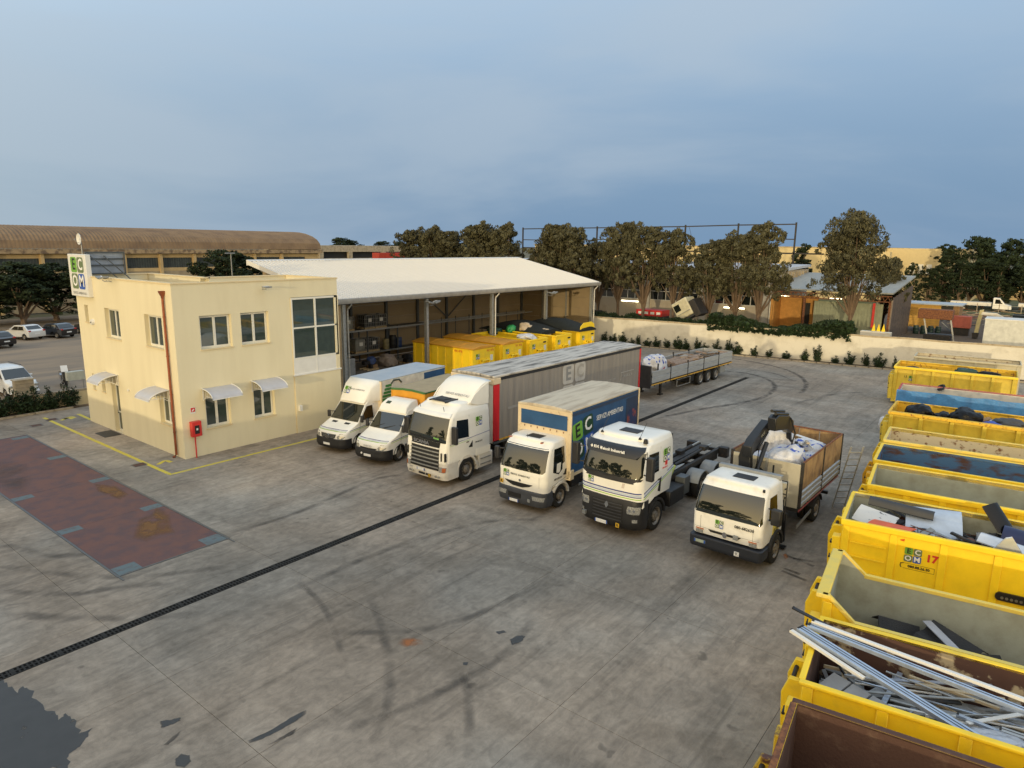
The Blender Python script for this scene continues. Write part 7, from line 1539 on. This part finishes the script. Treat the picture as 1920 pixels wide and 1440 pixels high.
for i, (x, y, sx, sz, kk, lb) in enumerate(((142, 23.0, .8, .74, 1, 'narrow dark evergreen farthest left in the field row'), (142, 20.4, .75, .70, 1, 'narrow dark evergreen second in the field row'), (146, 15.8, 1.4, 1.0, 1, 'dark pointed evergreen before the umbrella pines'), (150, 12.2, 1.3, 1.12, 0, 'tallest dark umbrella pine of the field row'), (150, 6.6, 1.3, 1.08, 0, 'rounded dark umbrella pine near the edge of the view'), (150, 1.2, 1.3, 1.05, 0, 'last dark pine of the field row at the edge of the view'), (146, 9.6, 1.2, .78, 0, 'lower dark bushy evergreen under the umbrella pines'), (146, 4.2, 1.2, .76, 0, 'dark bushy evergreen below the last pines'), (143, 17.8, 1.0, .62, 1, 'small dark evergreen between pointed ones'), (143, 13.2, 1.1, .74, 1, 'dark conical evergreen right of the pointed one'), (144, 7.4, 1.1, .72, 1, 'dark conical evergreen under the rounded pine'), (156, 18.6, 1.0, .85, 0, 'bushy evergreen deep behind the field row'))):
    tree(TD[kk], 'evergreen_tree', lb, x, y, i * 1.3, (sx, sz), g3)
g4 = 'dark olive-like trees along the far edge of the car park'
for i, (x, y, s, h, lb) in enumerate(((27.2, 95.5, 1.5, .66, 'dark rounded tree behind the white hatchback'), (23.5, 97.0, 1.4, .62, 'dark rounded tree at the left edge of the car park'), (31.5, 98.0, 1.5, .64, 'dark tree behind the black hatchback'), (35.8, 96.0, 1.3, .72, 'dark tree with a lighter crown next to the office side wall'), (46.0, 84.0, 1.35, .80, 'dark bushy tree rising behind the office roof'), (49.5, 86.0, 1.2, .74, 'dark bushy tree beside the shed roof corner'))):
    tree(TD[0], 'dark_tree', lb, x, y, i * 1.1, (s, h), g4)
for i, (x, y, s) in enumerate(((226, 292, 3.0), (240, 300, 2.2), (262, 300, 2.2), (272, 298, 1.6), (330, 26, 2.6), (340, 40, 1.6))):
    tree(TD[0], 'distant_tree', ['broad far tree crown above the concrete building roof', 'low far crown right of the broad one', 'rounded far crown over the middle of the concrete roof', 'small far crown near the red container', 'distant rounded crown above the cream warehouse roof', 'low distant crown beside the rounded one above the cream warehouse'][i], x, y, i, (s, 1.02 + (.12 if i in (0, 4) else 0)), 'distant tree crowns on the skyline')
def shrub_mesh(seed, r0, h, n, leaf=LEAFH, ls=.07):
    r = random.Random(seed); mb = MB(BARK); tips = []
    for k in range(9):
        a = r.uniform(0, 6.28); rr = r0 * r.uniform(.2, 1.15); zt = h * r.uniform(.55, 1.35) * (1.25 - .5 * rr / r0); tips.append(Vector((rr * math.cos(a), rr * math.sin(a), zt)))
        mb.tube([(0, 0, 0), tips[-1] * .5 + Vector((0, 0, .05)), tips[-1]], [.02, .014, .005], 5)
    st = mb.mesh('stems'); mb = MB(leaf)
    for k in range(n):
        t_ = r.choice(tips); f = r.uniform(.15, 1.05); p = t_ * f; sp = r0 * .34 * (1.15 - f * .8); p = p + Vector((r.gauss(0, sp), r.gauss(0, sp), r.gauss(0, sp * .7))); p.z = abs(p.z)
        s_ = Vector((r.gauss(0, 1), r.gauss(0, 1), r.gauss(0, .6))).normalized() * ls * .5; l = Vector((r.gauss(0, 1), r.gauss(0, 1), r.gauss(.6, .8))).normalized() * ls * 1.5; mb.poly([p - s_, p + s_, p + s_ * .3 + l, p - s_ * .3 + l])
    return st, mb.mesh('leaves', False)
ORD = 'first second third fourth fifth sixth seventh eighth ninth tenth eleventh twelfth thirteenth fourteenth fifteenth sixteenth seventeenth eighteenth nineteenth twentieth twenty-first twenty-second twenty-third twenty-fourth twenty-fifth'.split()
SM = [shrub_mesh(1, .40, .85, 1100), shrub_mesh(2, .34, 1.0, 900), shrub_mesh(3, .46, .7, 1100)]
wp = [(61.95, 37.0), (63.4, 24), (65.2, 8.5)]
def wl(y):
    if y > 24: t_ = (37 - y) / 13; return 61.95 + 1.45 * t_
    return 63.4 + 1.8 * (24 - y) / 15.5
ys = [36.6 - .98 * k for k in range(15)] + [21.4, 19.9, 18.5, 17.1, 15.75, 14.5, 13.3, 12.1, 10.9, 9.7]
for i, y in enumerate(ys):
    m_ = SM[i % 3]; t = thing('shrub', ORD[i] + ' small dark shrub from the shed along the foot of the white wall', 'shrub', (wl(y), y + random.uniform(-.15, .15), .05), i * 1.7, 'small shrubs planted along the white wall'); s_ = random.uniform(.75, 1.15); t.scale = (s_, s_, s_ * random.uniform(.8, 1.2)); ob('stems', m_[0], t); ob('leaves', m_[1], t)
def hedge_leaves(name, label, x0, x1, y0, y1, z0, z1, n, seed, leaf=LEAFH, ls=.13, fn=None):
    r = random.Random(seed); mb = MB(leaf)
    for k in range(n):
        x = r.uniform(x0, x1); y = r.uniform(y0, y1); hm = z0 + (z1 - z0) * (.62 + .75 * noise.noise(Vector((x * .55, y * .55, seed)))) ; z = z0 + (hm - z0) * r.random() ** .45
        if fn: x, y, z = fn(x, y, z)
        d = Vector((r.gauss(0, 1), r.gauss(0, 1), r.gauss(.4, .8))).normalized(); s_ = d.cross(Vector((r.gauss(0, 1), r.gauss(0, 1), r.gauss(0, 1)))).normalized() * ls * .45; p = Vector((x, y, z)); mb.poly([p - s_, p + s_, p + s_ * .3 + d * ls, p - s_ * .3 + d * ls])
    o = mb.build(name, fix=False, smooth=False); return stuff(o, label, 'hedge')
for i in range(13):
    m_ = SM[(i + 1) % 3]; x = 4.6 + .86 * i; t = thing('hedge_shrub', ORD[12 - i] + ' bushy shrub from the office in the hedge by the low cream wall', 'shrub', (x, 46.1 + random.uniform(-.1, .1), .06), i * 2.1, 'hedge shrubs along the low cream wall'); s_ = random.uniform(1.15, 1.45); t.scale = (s_ * 1.1, s_, s_); ob('stems', m_[0], t); ob('leaves', m_[1], t)
def ivy_fn(x, y, z):
    top = 3.15 + .55 * math.sin(y * .5 + 1) + .35 * noise.noise(Vector((y * .9, 0, 0))) + (0 if y < 30 else -.5); z = min(z, top)
    lo_ = 2.25 + .35 * noise.noise(Vector((y * 1.3, 5, 0)))
    if x < 63.55: z = lo_ + (top - lo_) * ((z * 7.31) % 1.) ** 1.3
    return wl(y) + .33 + (x - 63), y, z
hedge_leaves('ivy', 'thick dark ivy hedge spilling over the top of the whitewashed wall', 63.0, 65.4, 13.6, 26.0, .8, 5.2, 42000, 4, LEAFH, .24, ivy_fn)
hedge_leaves('undergrowth', 'low dark undergrowth behind the wall at the foot of the left cypresses', 63.6, 66.0, 25.5, 41.0, .8, 3.8, 22000, 6, LEAFH, .22, lambda x, y, z: (wl(y) + .7 + (x - 63.6), y, min(z, 2.75 + .45 * noise.noise(Vector((y, 0, 0))))))

for i, (x, y, s_, h) in enumerate(((-38, 33, 2.0, 1.55), (-44, 41, 2.2, 1.75), (-37, 48, 1.9, 1.45), (-42, 57, 2.2, 1.7), (-34, 66, 2.0, 1.5), (-46, 28.5, 1.6, 1.3))):
    tree(TD[(i + 1) % 2], 'evergreen_tree', ['first tall evergreen outside the yard', 'second and tallest evergreen outside the yard', 'third evergreen outside the yard', 'fourth tall evergreen outside the yard', 'fifth evergreen outside the yard', 'low evergreen outside the yard'][i] + ', mirrored in the windscreens', x, y, i * 1.4, (s_, h), 'evergreens across the entrance side, mirrored in the windscreens')
# ================================================================ NEIGHBOURING WORKSHOP
WKW = M('beige_workshop_wall', (.42, .36, .27), .9, col2=(.33, .27, .19), thr=(.5, .75), scale=.7); WKF = M('pale_metal_frame', (.50, .47, .40), .5); WORN = M('orange_ochre_wall', (.60, .30, .08), .85, var=.12)
t = thing('workshop_building', 'long low beige workshop with strips of dark windows behind the cypress row', 'building', (84.5, 26.6, 0))
L0 = 46
wins = [(1.6 + k * 8.0, 8.4 + k * 8.0) for k in range(5)]
mb = MB(WKW); wall_grid(mb, 'x', 0, .3, 0, L0, 0, 5.75, [(a, b, 2.95, 5.35) for a, b in wins]); mb.build('front_wall', t)
MB(CEMENT).box(-.5, -.3, 5.76, .9, L0, 6.35).build('eave_beam', t)
for k in range(6):
    y = .35 + k * 8.0; MB(M('pale_pilaster', (.46, .43, .37), .85)).box(-.35, y, 0, -.003, y + .75, 5.75).build('pilaster', t)
MB(WKW).box(3.0, 0, 6.36, 3.3, L0, 7.3).build('clerestory_wall', t); MB(M('grey_felt_roof', (.30, .29, .28), .9)).box(.91, 0, 6.2, 2.99, L0, 6.3).build('lower_roof', t)
MB(M('pale_blue_sheet_roof', (.50, .52, .56), .5)).prism([(2.7, 7.35), (3.6, 7.6), (14, 7.9), (14, 7.6), (2.7, 7.25)], 'y', -.3, L0).build('roof', t)
MB(WKW).box(.31, -.01, 0, 14, .3, 5.75).build('end_wall', t); MB(WKW).box(3.3, -.01, 5.8, 14, .3, 7.3).build('end_wall', t)
for k in range(9): MB(CEMENT).box(1.2 + k * 1.35, -.35, 6.36, 1.5 + k * 1.35, -.02, 7.1).build('roof_tooth', t)
for a, b in wins:
    w_ = ob('window', None, t, (.12, a, 2.95)); W_ = b - a; n = 6
    MB(GLASS).box(.05, 0, 0, .09, W_, 2.4).build('pane', w_)
    for k in range(n + 1): MB(WKF).box(-.02, W_ * k / n - .05, 0, .045, W_ * k / n + .05, 2.4).build('mullion', w_)
    for z in (0, 1.15, 2.3): MB(WKF).box(-.03, 0, z, .044, W_, z + .1).build('transom', w_)
for y in (7.0, 26.4):
    t2 = thing('strip_light', ['lit fluorescent strip on the workshop wall under the right-hand windows', 'lit fluorescent strip on the workshop wall between the left cypress trunks'][y > 20], 'light', (84.3, 29.9 if y < 20 else 44.6, 2.55), 0, 'lit strips on the workshop'); MB(LITT).box(-.08, 0, 0, .02, 2.6, .13).build('tube', t2); MB(GREYP).box(.021, -.05, -.03, .18, 2.65, .16).build('housing', t2)
# lean-to
t = thing('lean_to_workshop', 'open-fronted lean-to workshop with a grey sheet roof, green sliding doors and an orange wall', 'building', (84.5, 13.6, 0))
MB(M('grey_sheet_roof', (.33, .34, .32), .7, var=.1, scale=2, stretch=(.3, 2, 1))).prism([(-1.0, 5.25), (-1.0, 5.4), (12.6, 6.9), (12.6, 6.72)], 'y', .0, 12.9).build('roof', t)
tr = MB(RUST); tr.box(-.9, .1, 4.95, -.75, 12.8, 5.05); tr.box(-.9, .1, 4.35, -.75, 12.8, 4.45)
for k in range(22): y = .2 + k * .57; tr.bar((-.82, y, 4.4), (-.82, y + .285, 5.0), .06); tr.bar((-.82, y + .285, 5.0), (-.82, y + .57, 4.4), .06)
tr.build('lattice_girder', t)
for y in (.1, 4.0, 9.0, 12.7): MB(WORN if y > 9 else RUST).box(-.9, y, 0, -.65, y + .22, 4.4).build('post', t)
gsd = M('pale_green_door_sheet', (.30, .32, .22), .7, var=.1)
for k in range(24):
    if k % 12 != 11 or True: MB(gsd).box(-.5, .9 + k * .30, .1, -.44, 1.185 + k * .30, 4.1).build('door_board', t)
MB(WORN).box(2.2, 8.4, 0, 2.4, 12.7, 4.4).build('inner_wall', t); MB(INKB).box(2.1, 9.2, 0, 2.19, 10.1, 3.6).build('dark_doorway', t); MB(WORN).box(-.2, 12.72, 0, 2.4, 12.85, 4.4).build('inner_wall', t)
for k in range(8): MB(M('dark_rusty_sheet', (.12, .09, .07), .85, var=.3)).box(-.4 + k * 1.5, -.0, 0, 1.05 + k * 1.5, .08, 4.9 + k * .12).build('end_board', t)
MB(M('pale_brown_board', (.30, .22, .15), .9)).box(-.9, .0, 0, -.42, .1, 4.6).build('end_board', t)
for y in (5.2, 11.0):
    for k in range(4): MB(LITT).box(-.6, y + k * .33, 4.3 + .12, -.52, y + .24 + k * .33, 4.5).build('lit_tube', t)
MB(REDP).box(-1.0, 1.6, 1.5, -.91, 1.85, 4.2).build('red_pipe', t); MB(STEEL).tube([(-1.05, 12.95, 0), (-1.05, 12.95, 5.2), (-.6, 13.0, 5.9)], .09).build('downpipe', t)
# far yard pieces
t = thing('wooden_cabin', 'small orange-yellow timber cabin with a flat tin roof beside the lean-to', 'cabin', (98, 9.0, 0))
for k in range(10): MB(M('orange_timber', (.62, .36, .08), .8, var=.1)).box(0, 1.6, .6 + k * .28, .08, 5.2, .865 + k * .28).build('plank', t)
MB(INKB).box(.0, .35, 1.6, .08, 1.58, 3.3).build('dark_opening', t); MB(WOODP).box(0, -.3, .6, .08, .33, 3.4).build('side_board', t); MB(WOODP).box(.081, -.3, .5, 4, -.2, 3.4).build('side_board', t); MB(BLUER).box(-.4, -.6, 3.42, 4.4, 5.5, 3.55).build('roof', t); MB(WOODP).box(.082, 5.1, .5, 4, 5.2, 3.4).build('side_board', t)
for i in range(4): drum(96 - .2 * i, 10.4 + i * .75, 0, M('green_black_drum', (.02, .05, .045), .5), ['dark green oil drum farthest right before the orange cabin', 'second dark green oil drum from the right before the orange cabin', 'third dark green oil drum from the right before the orange cabin', 'dark green oil drum nearest the lean-to before the orange cabin'][i], .3, 1.0, 'drum', 'oil_drum', 'oil drums before the cabin')
t = thing('tipper_skip', 'rust-red loading hopper on thin legs in the neighbouring yard', 'hopper', (80, 7.6, 0))
MB(RUST).box(0, 0, 3.2, 1.4, 3.0, 4.15).build('hopper', t, .03)
mb = MB(M('pale_steel_legs', (.45, .44, .40), .6)); mb.bar((.1, .1, 3.2), (.1, -.4, 1.0), .12); mb.bar((.1, 2.4, 3.2), (.1, 1.9, 1.2), .12); mb.bar((.1, -.4, 1.0), (.1, -.5, 0), .12); mb.bar((.1, 1.9, 1.2), (.1, 2.4, 0), .12); mb.build('legs', t); MB(CHASS).box(0, -.1, .6, 1.2, 2.3, 1.7).build('machine_body', t, .1)
for i in range(3): 
    t = thing('warning_triangle', ['left', 'middle', 'right'][i] + ' one of three small yellow warning boards on the white trough', 'warning board', (72.4, 13.1 - i * .42, 2.35), 0, 'yellow warning boards'); MB(YEL).prism([(-.17, 0), (.17, 0), (0, .75)], 'x', 0, .03).build('board', t)
t = thing('trough', 'white trough with plants just behind the boundary wall', 'planter', (72.2, 11.6, 0)); MB(WALLP).box(0, 0, 1.6, .8, 2.6, 2.3).build('box', t, .02); MB(CEMENT).box(.1, .2, 0, .7, 2.4, 1.6).build('plinth', t)
t = thing('white_box_container', 'white box container standing on the neighbouring yard at the edge of the view', 'container', (72.2, -3.5, 0), R_(1))
MB(M('white_container_skin', (.66, .66, .60), .6)).box(0, 0, 1.1, 2.6, 7.9, 4.15).build('body', t, .03); MB(WPLAST).box(-.03, -.03, 4.151, 2.63, 7.93, 4.23).build('roof_edge', t); MB(CHASS).box(.3, .3, .6, 2.3, 7.5, 1.095).build('chassis_frame', t); [wheel(t, .3, y, .5, .3, -1) for y in (1.4, 2.7)]
t = thing('excavator', 'mini excavator with a white boom and yellow stick in the neighbouring yard', 'excavator', (95, 3.2, 0))
MB(CHASS).box(-1, -1.6, .05, -.2, 1.2, .7).build('track', t, .1, 2); MB(CHASS).box(.6, -1.6, .05, 1.3, 1.2, .7).build('track', t, .1, 2); MB(DGREYP).box(-.9, -1.8, .75, 1.2, .8, 1.7).build('body', t, .1); MB(GLASS).box(-.8, -1.4, 1.71, .6, .1, 3.1).build('cab', t, .08)
mb = MB(WHITE2); mb.prism([(.2, 1.6), (.6, 2.5), (1.6, 3.05), (3.0, 3.1), (3.1, 2.75), (1.7, 2.7), (.9, 2.1), (.6, 1.4)], 'x', -.15, .15); mb.build('boom', t, .03); MB(M('worn_yellow_stick', (.55, .48, .25), .6)).prism([(2.85, 3.4), (3.25, 3.3), (3.4, 2.0), (3.5, .7), (3.1, .6), (3.0, 2.0)], 'x', -.13, .13).build('stick', t, .03); MB(CHASS).prism([(3.0, .7), (3.7, .7), (3.6, .05), (3.1, .05)], 'x', -.3, .3).build('bucket', t, .02)
t = thing('red_generator', 'faded red machine box next to the mini excavator', 'machine', (97, 7.3, 0)); MB(M('faded_red_paint', (.50, .13, .09), .7)).box(0, 0, .9, 1.4, 1.9, 2.3).build('case', t, .05); MB(CHASS).box(.1, .1, 0, 1.3, 1.8, .89).build('base', t)
def flat_truck(x, y, lb):
    t = thing('flatbed_van', lb, 'truck', (x, y, 0), R_(90), 'white lorries beyond the neighbouring yard')
    mb = MB(WHITE); prof_body(mb, [(0, .5), (.1, 1.1), (.9, 1.35), (1.7, 2.3), (2.6, 2.35), (2.6, .5)], lambda z: 1.0 - max(0, z - 1.4) * .1); mb.build('cab_body', t, .06); MB(WHITE2).box(2.8, -1.05, .95, 8.6, 1.05, 1.5).build('bed', t)
    c = Cab([(0, 0, 3, .99, .1, 0), (3, 0, 3, .9, .1, 0)], WHITE); c.side(t, 'side_window', [(1.25, 1.4), (2.3, 1.4), (2.3, 2.1), (1.75, 2.1)], GLASS, 1, .03); slope_panel(t, 'windscreen', GLASS, (.95, 1.4), (1.65, 2.24), .85, .75, .02)
    for xx in (1.0, 6.6):
        for s_ in (-1, 1): wheel(t, xx, s_ * .85, .4, .24, s_, hub=0)
    return t
flat_truck(140, 5.2, 'white flatbed van parked in front of the grass field'); flat_truck(142, -4.2, 'white vehicle cut off by the edge of the view beyond the excavator')
o = scrap(220, 100, 128, -4, 14, .1, 1.4, [WOOD, RUST, CHASS, GREYP, CARDB], 91, .8, 3.5, .2, .5).build('junk_pile', smooth=False); stuff(o, 'sprawling pile of timber and metal junk in the neighbouring yard', 'junk')
t = thing('iron_bench_frames', 'tangle of black iron frames behind the wall left of the tipped truck cab', 'frames', (68.5, 45, 2.0)); mb = MB(CHASS)
for k in range(5): mb.bar((0, -k * .9, 0), (0, -k * .9 - .1, 1.6), .07); mb.bar((0, -k * .9, .6), (.5, -k * .9 - .9, .6), .07)
mb.bar((0, 0, .5), (0, -4, .55), .5, .3); mb.build('frame_bars', t); MB(CHASS).box(-.1, -4.2, -2, .6, .4, .3).build('plinth', t)
t = thing('tipped_truck_cab', 'cream truck cab tipped forward for repair behind the boundary wall', 'truck cab', (70.5, 31.6, 1.9)); t.rotation_euler = (R_(-32), 0, 0)
MB(M('cream_cab_paint', (.58, .54, .38), .5)).box(-1.1, -1.9, .2, 1.1, 0, 2.2).build('cab_body', t, .12, 3); MB(GLASS).box(-1.12, -.85, 1.1, -1.101, -.15, 1.85).build('side_window', t, .0); MB(DGREYP).box(-.9, -1.95, .0, .9, -.1, .19).build('cab_floor', t); MB(GREYP).bar((-1.12, -1.8, .75), (-1.12, -.2, .75), .1, .06).build('trim', t); MB(CHASS).box(-1.0, -2.6, -.3, 1.0, -1.91, 1.6).build('engine_parts', t, .05)
t = thing('lorry_rear', 'red and white marked tail of a lorry parked behind the wall among the trunks', 'lorry', (74.5, 39.6, -.35)); MB(CHASS).box(0, -3.4, .5, 2, 0, 2.2).build('body', t, .03); MB(REDP).box(-.06, -3.4, 2.21, 2, 0, 2.9).build('red_board', t)
for k in range(4): MB(INKW).box(-.08, -3.2 + k * .8, 2.4, -.062, -2.7 + k * .8, 2.7).build('white_block', t)
# billboard frame
t = thing('billboard_frame', 'huge empty steel billboard frame standing high above the cypresses', 'frame', (100, 29.2, 0))
bl = [(0, 13.3), (8.1, 13.25), (16.3, 13.1), (24, 13.05), (32, 13.0), (40, 12.95), (47.6, 12.9)]
for k, (y, z) in enumerate(bl): MB(CHASS).bar((0, y, 5.0), (0, y, z + .25), .2).build('post', t)
for a, b in zip(bl, bl[1:]):
    MB(CHASS).bar((0, a[0], a[1]), (0, b[0], b[1]), .16).build('top_rail', t)
    if a[0] < 1 or a[0] > 23: MB(CHASS).bar((0, a[0], a[1] - 2.05), (0, b[0], b[1] - 1.9), .14).build('middle_rail', t)
MB(CHASS).bar((0, -4, 9.3), (0, 47.6, 9.6), .2).build('lower_rail', t)
for y in (0, 5): mb = MB(CHASS); mb.bar((0, y + 1, 5), (0, y, 8.5), .1); mb.bar((0, y - 1, 5), (0, y, 8.5), .1); mb.build('strut', t)
for y in (14.5, 18.5, 27, 30.5): MB(CHASS).bar((0, y, 9.5), (0, y + (1.2 if y in (14.5, 27) else -.8), 13), .035).build('stay_cable', t)
# warehouses beyond
CRW = M('cream_warehouse_wall', (.66, .53, .28), .8, var=.04)
t = thing('cream_warehouse', 'very long cream warehouse behind the field and trees', 'building', (150, 14.5, 0))
for k in range(15): MB(CRW).box(0, 12.6 + k * 5.6 + .06, 0, 30, 12.6 + (k + 1) * 5.6, 10.25).build('wall_panel', t)
MB(CRW).box(4, -1.5, 0, 30, 12.6, 10.3).build('wall_block', t); MB(CRW).box(-2, 11.0, 0, -.02 + .01, 12.59, 9.6).build('wall_block', t); MB(CEMENT).box(-.1, 12.6, 10.26, 30, 97, 10.42).build('parapet', t)
for y in (7.4, 6.0, 4.6): MB(FRAMEW).box(3.95, y, 5.4, 3.99, y + .9, 7.3).build('window', t)
for y in (14.0, 9.3): MB(DSTEEL).bar((-.4, y, 8.1), (.0, y + .7, 8.4), .12).build('wall_lamp', t)
t = thing('ruined_field_wall', 'crumbling ochre boundary wall along the far side of the grass field', 'wall', (176, -10, 0)); mb = MB(HWALL); R = []
for k in range(40): y = k * .95; h = 3.0 + 1.0 * noise.noise(Vector((y * .3, 2, 1))) + .5 * noise.noise(Vector((y, 2, 1))); R.append([(0, y, 0), (.4, y, 0), (.4, y, h), (0, y, h)])
mb.loft(R); mb.build('wall_body', t)
t = thing('wire_fence', 'line of thin fence posts along the grass field', 'fence', (133, -8, 0))
for k in range(12): MB(CEMENT).box(0, k * 2.9, 0, .12, k * 2.9 + .12, 1.7).build('post', t)
MB(STEEL).bar((.05, 0, 1.5), (.05, 32, 1.5), .03).build('wire', t)
# arched hangar
t = thing('arched_hangar', 'long old hangar with a brown corrugated barrel roof and dark window strips', 'hangar', (-30, 110, 0))
HL, HW_, he, hr = 110.0, 16.0, 8.75, 11.95
n = 12; prof = [(HW_ * .5 * (1 - math.cos(math.pi * k / n)), he + (hr - he) * math.sin(math.pi * k / n) ** .8) for k in range(n + 1)]
mb = MB(HROOF); ids = []; nr = 440
for i in range(nr + 1):
    x = HL * i / nr; d = .08 * (i % 2); ids.append(mb.add([(x, -.7 + y * (HW_ + 1.4) / HW_, z + d) for y, z in prof]))
for a, b in zip(ids, ids[1:]):
    for k in range(n): mb.face(a + k, b + k, b + k + 1, a + k + 1)
mb.build('corrugated_roof', t, smooth=False, fix=False)
mb = MB(HWALL); mb.prism(prof + [(HW_, 0), (0, 0)], 'x', HL - .2, HL - .6); mb.build('gable_wall', t)
MB(M('stained_eave', (.34, .25, .15), .95, col2=(.14, .10, .07), thr=(.45, .6), scale=1.2)).box(0, -.75, 8.1, HL + .2, .0, 8.72).build('eave_gutter', t)
bay = 5.35; nb_ = int(HL / bay); ops = [(k * bay + .55, (k + 1) * bay - .12, 5.9, 7.45) for k in range(nb_)]
mb = MB(HWALL); wall_grid(mb, 'y', 0, .3, 0, HL - .62, 5.4, 8.1, ops); mb.build('upper_wall', t); MB(M('stained_grey_wall', (.36, .30, .20), .95, col2=(.24, .19, .13), thr=(.4, .65), scale=.4)).box(0, .02, 0, HL - .62, .3, 5.39).build('lower_wall', t)
for k in range(nb_):
    MB(HWALL).box(k * bay, -.35, 0, k * bay + .42, -.003, 8.1).build('pilaster', t)
    MB(HGLASS).box(k * bay + .55, .15, 5.9, (k + 1) * bay - .12, .2, 7.45).build('window', t)
mb = MB(M('hangar_glazing_bar', (.075, .09, .088), .6))
for k in range(nb_):
    for q in range(12): x = k * bay + .75 + q * .38; mb.box(x, .10, 5.9, x + .05, .149, 7.45)
stuff(mb.build('glazing_bars', t))
MB(CEMENT).box(57.6, -1.2, 5.2, 64.0, -.36, 5.75).build('concrete_canopy', t)
# distant concrete building and red container
t = thing('concrete_building', 'low raw concrete industrial building on the skyline between the hangar and the trees', 'building', (112, 160, 0))
MB(CEMENT).box(0, 0, 7.6, 42, 20, 9.3).build('fascia', t); MB(CEMENT).box(0, .3, 0, 42, 20, 5.8).build('lower_wall', t); MB(INKB).box(.5, 1.2, 5.8, 41.5, 1.4, 7.6).build('dark_band', t)
for x in (4.5, 14.5, 27, 38): MB(CEMENT).box(x, -.2, 0, x + 1.2, .9, 7.6).build('column', t)
t = thing('red_container', 'bright red shipping container just above the shed ridge', 'container', (111.8, 130, 5.2)); mb = MB(M('bright_red_container', (.55, .055, .025), .5)); mb.box(0, 0, 0, 9.9, 2.4, 2.6); mb.build('body', t)
for k in range(24): MB(M('bright_red_container', (.55, .055, .025), .5)).box(.1 + k * .41, -.05, .1, .3 + k * .41, -.002, 2.5).build('rib', t)
t2 = thing('container_stack_base', 'dark block below the red container, mostly hidden by the shed roof', 'container', (111.8, 130, 0)); MB(CHASS).box(0, 0, 0, 9.9, 2.4, 5.19).build('body', t2)
t = thing('red_tank', 'small red cabin glimpsed between the cypresses behind the shed roof', 'cabin', (98, 84, 0)); MB(M('bright_red_container', (.55, .055, .025), .5)).box(0, 0, 5.5, 2, 2.4, 8.0).build('body', t, .1); MB(CHASS).box(.2, .2, 0, 1.8, 2.2, 5.49).build('base', t)

# lettering as plain meshes
dg = bpy.context.evaluated_depsgraph_get()
for o in [o for o in sc.objects if o.type == 'FONT']:
    me = bpy.data.meshes.new_from_object(o.evaluated_get(dg)); n_ = o.name.split('.')[0]
    q = bpy.data.objects.new(n_, me); COL.objects.link(q); q.parent = o.parent; q.matrix_local = o.matrix_local.copy(); bpy.data.objects.remove(o)
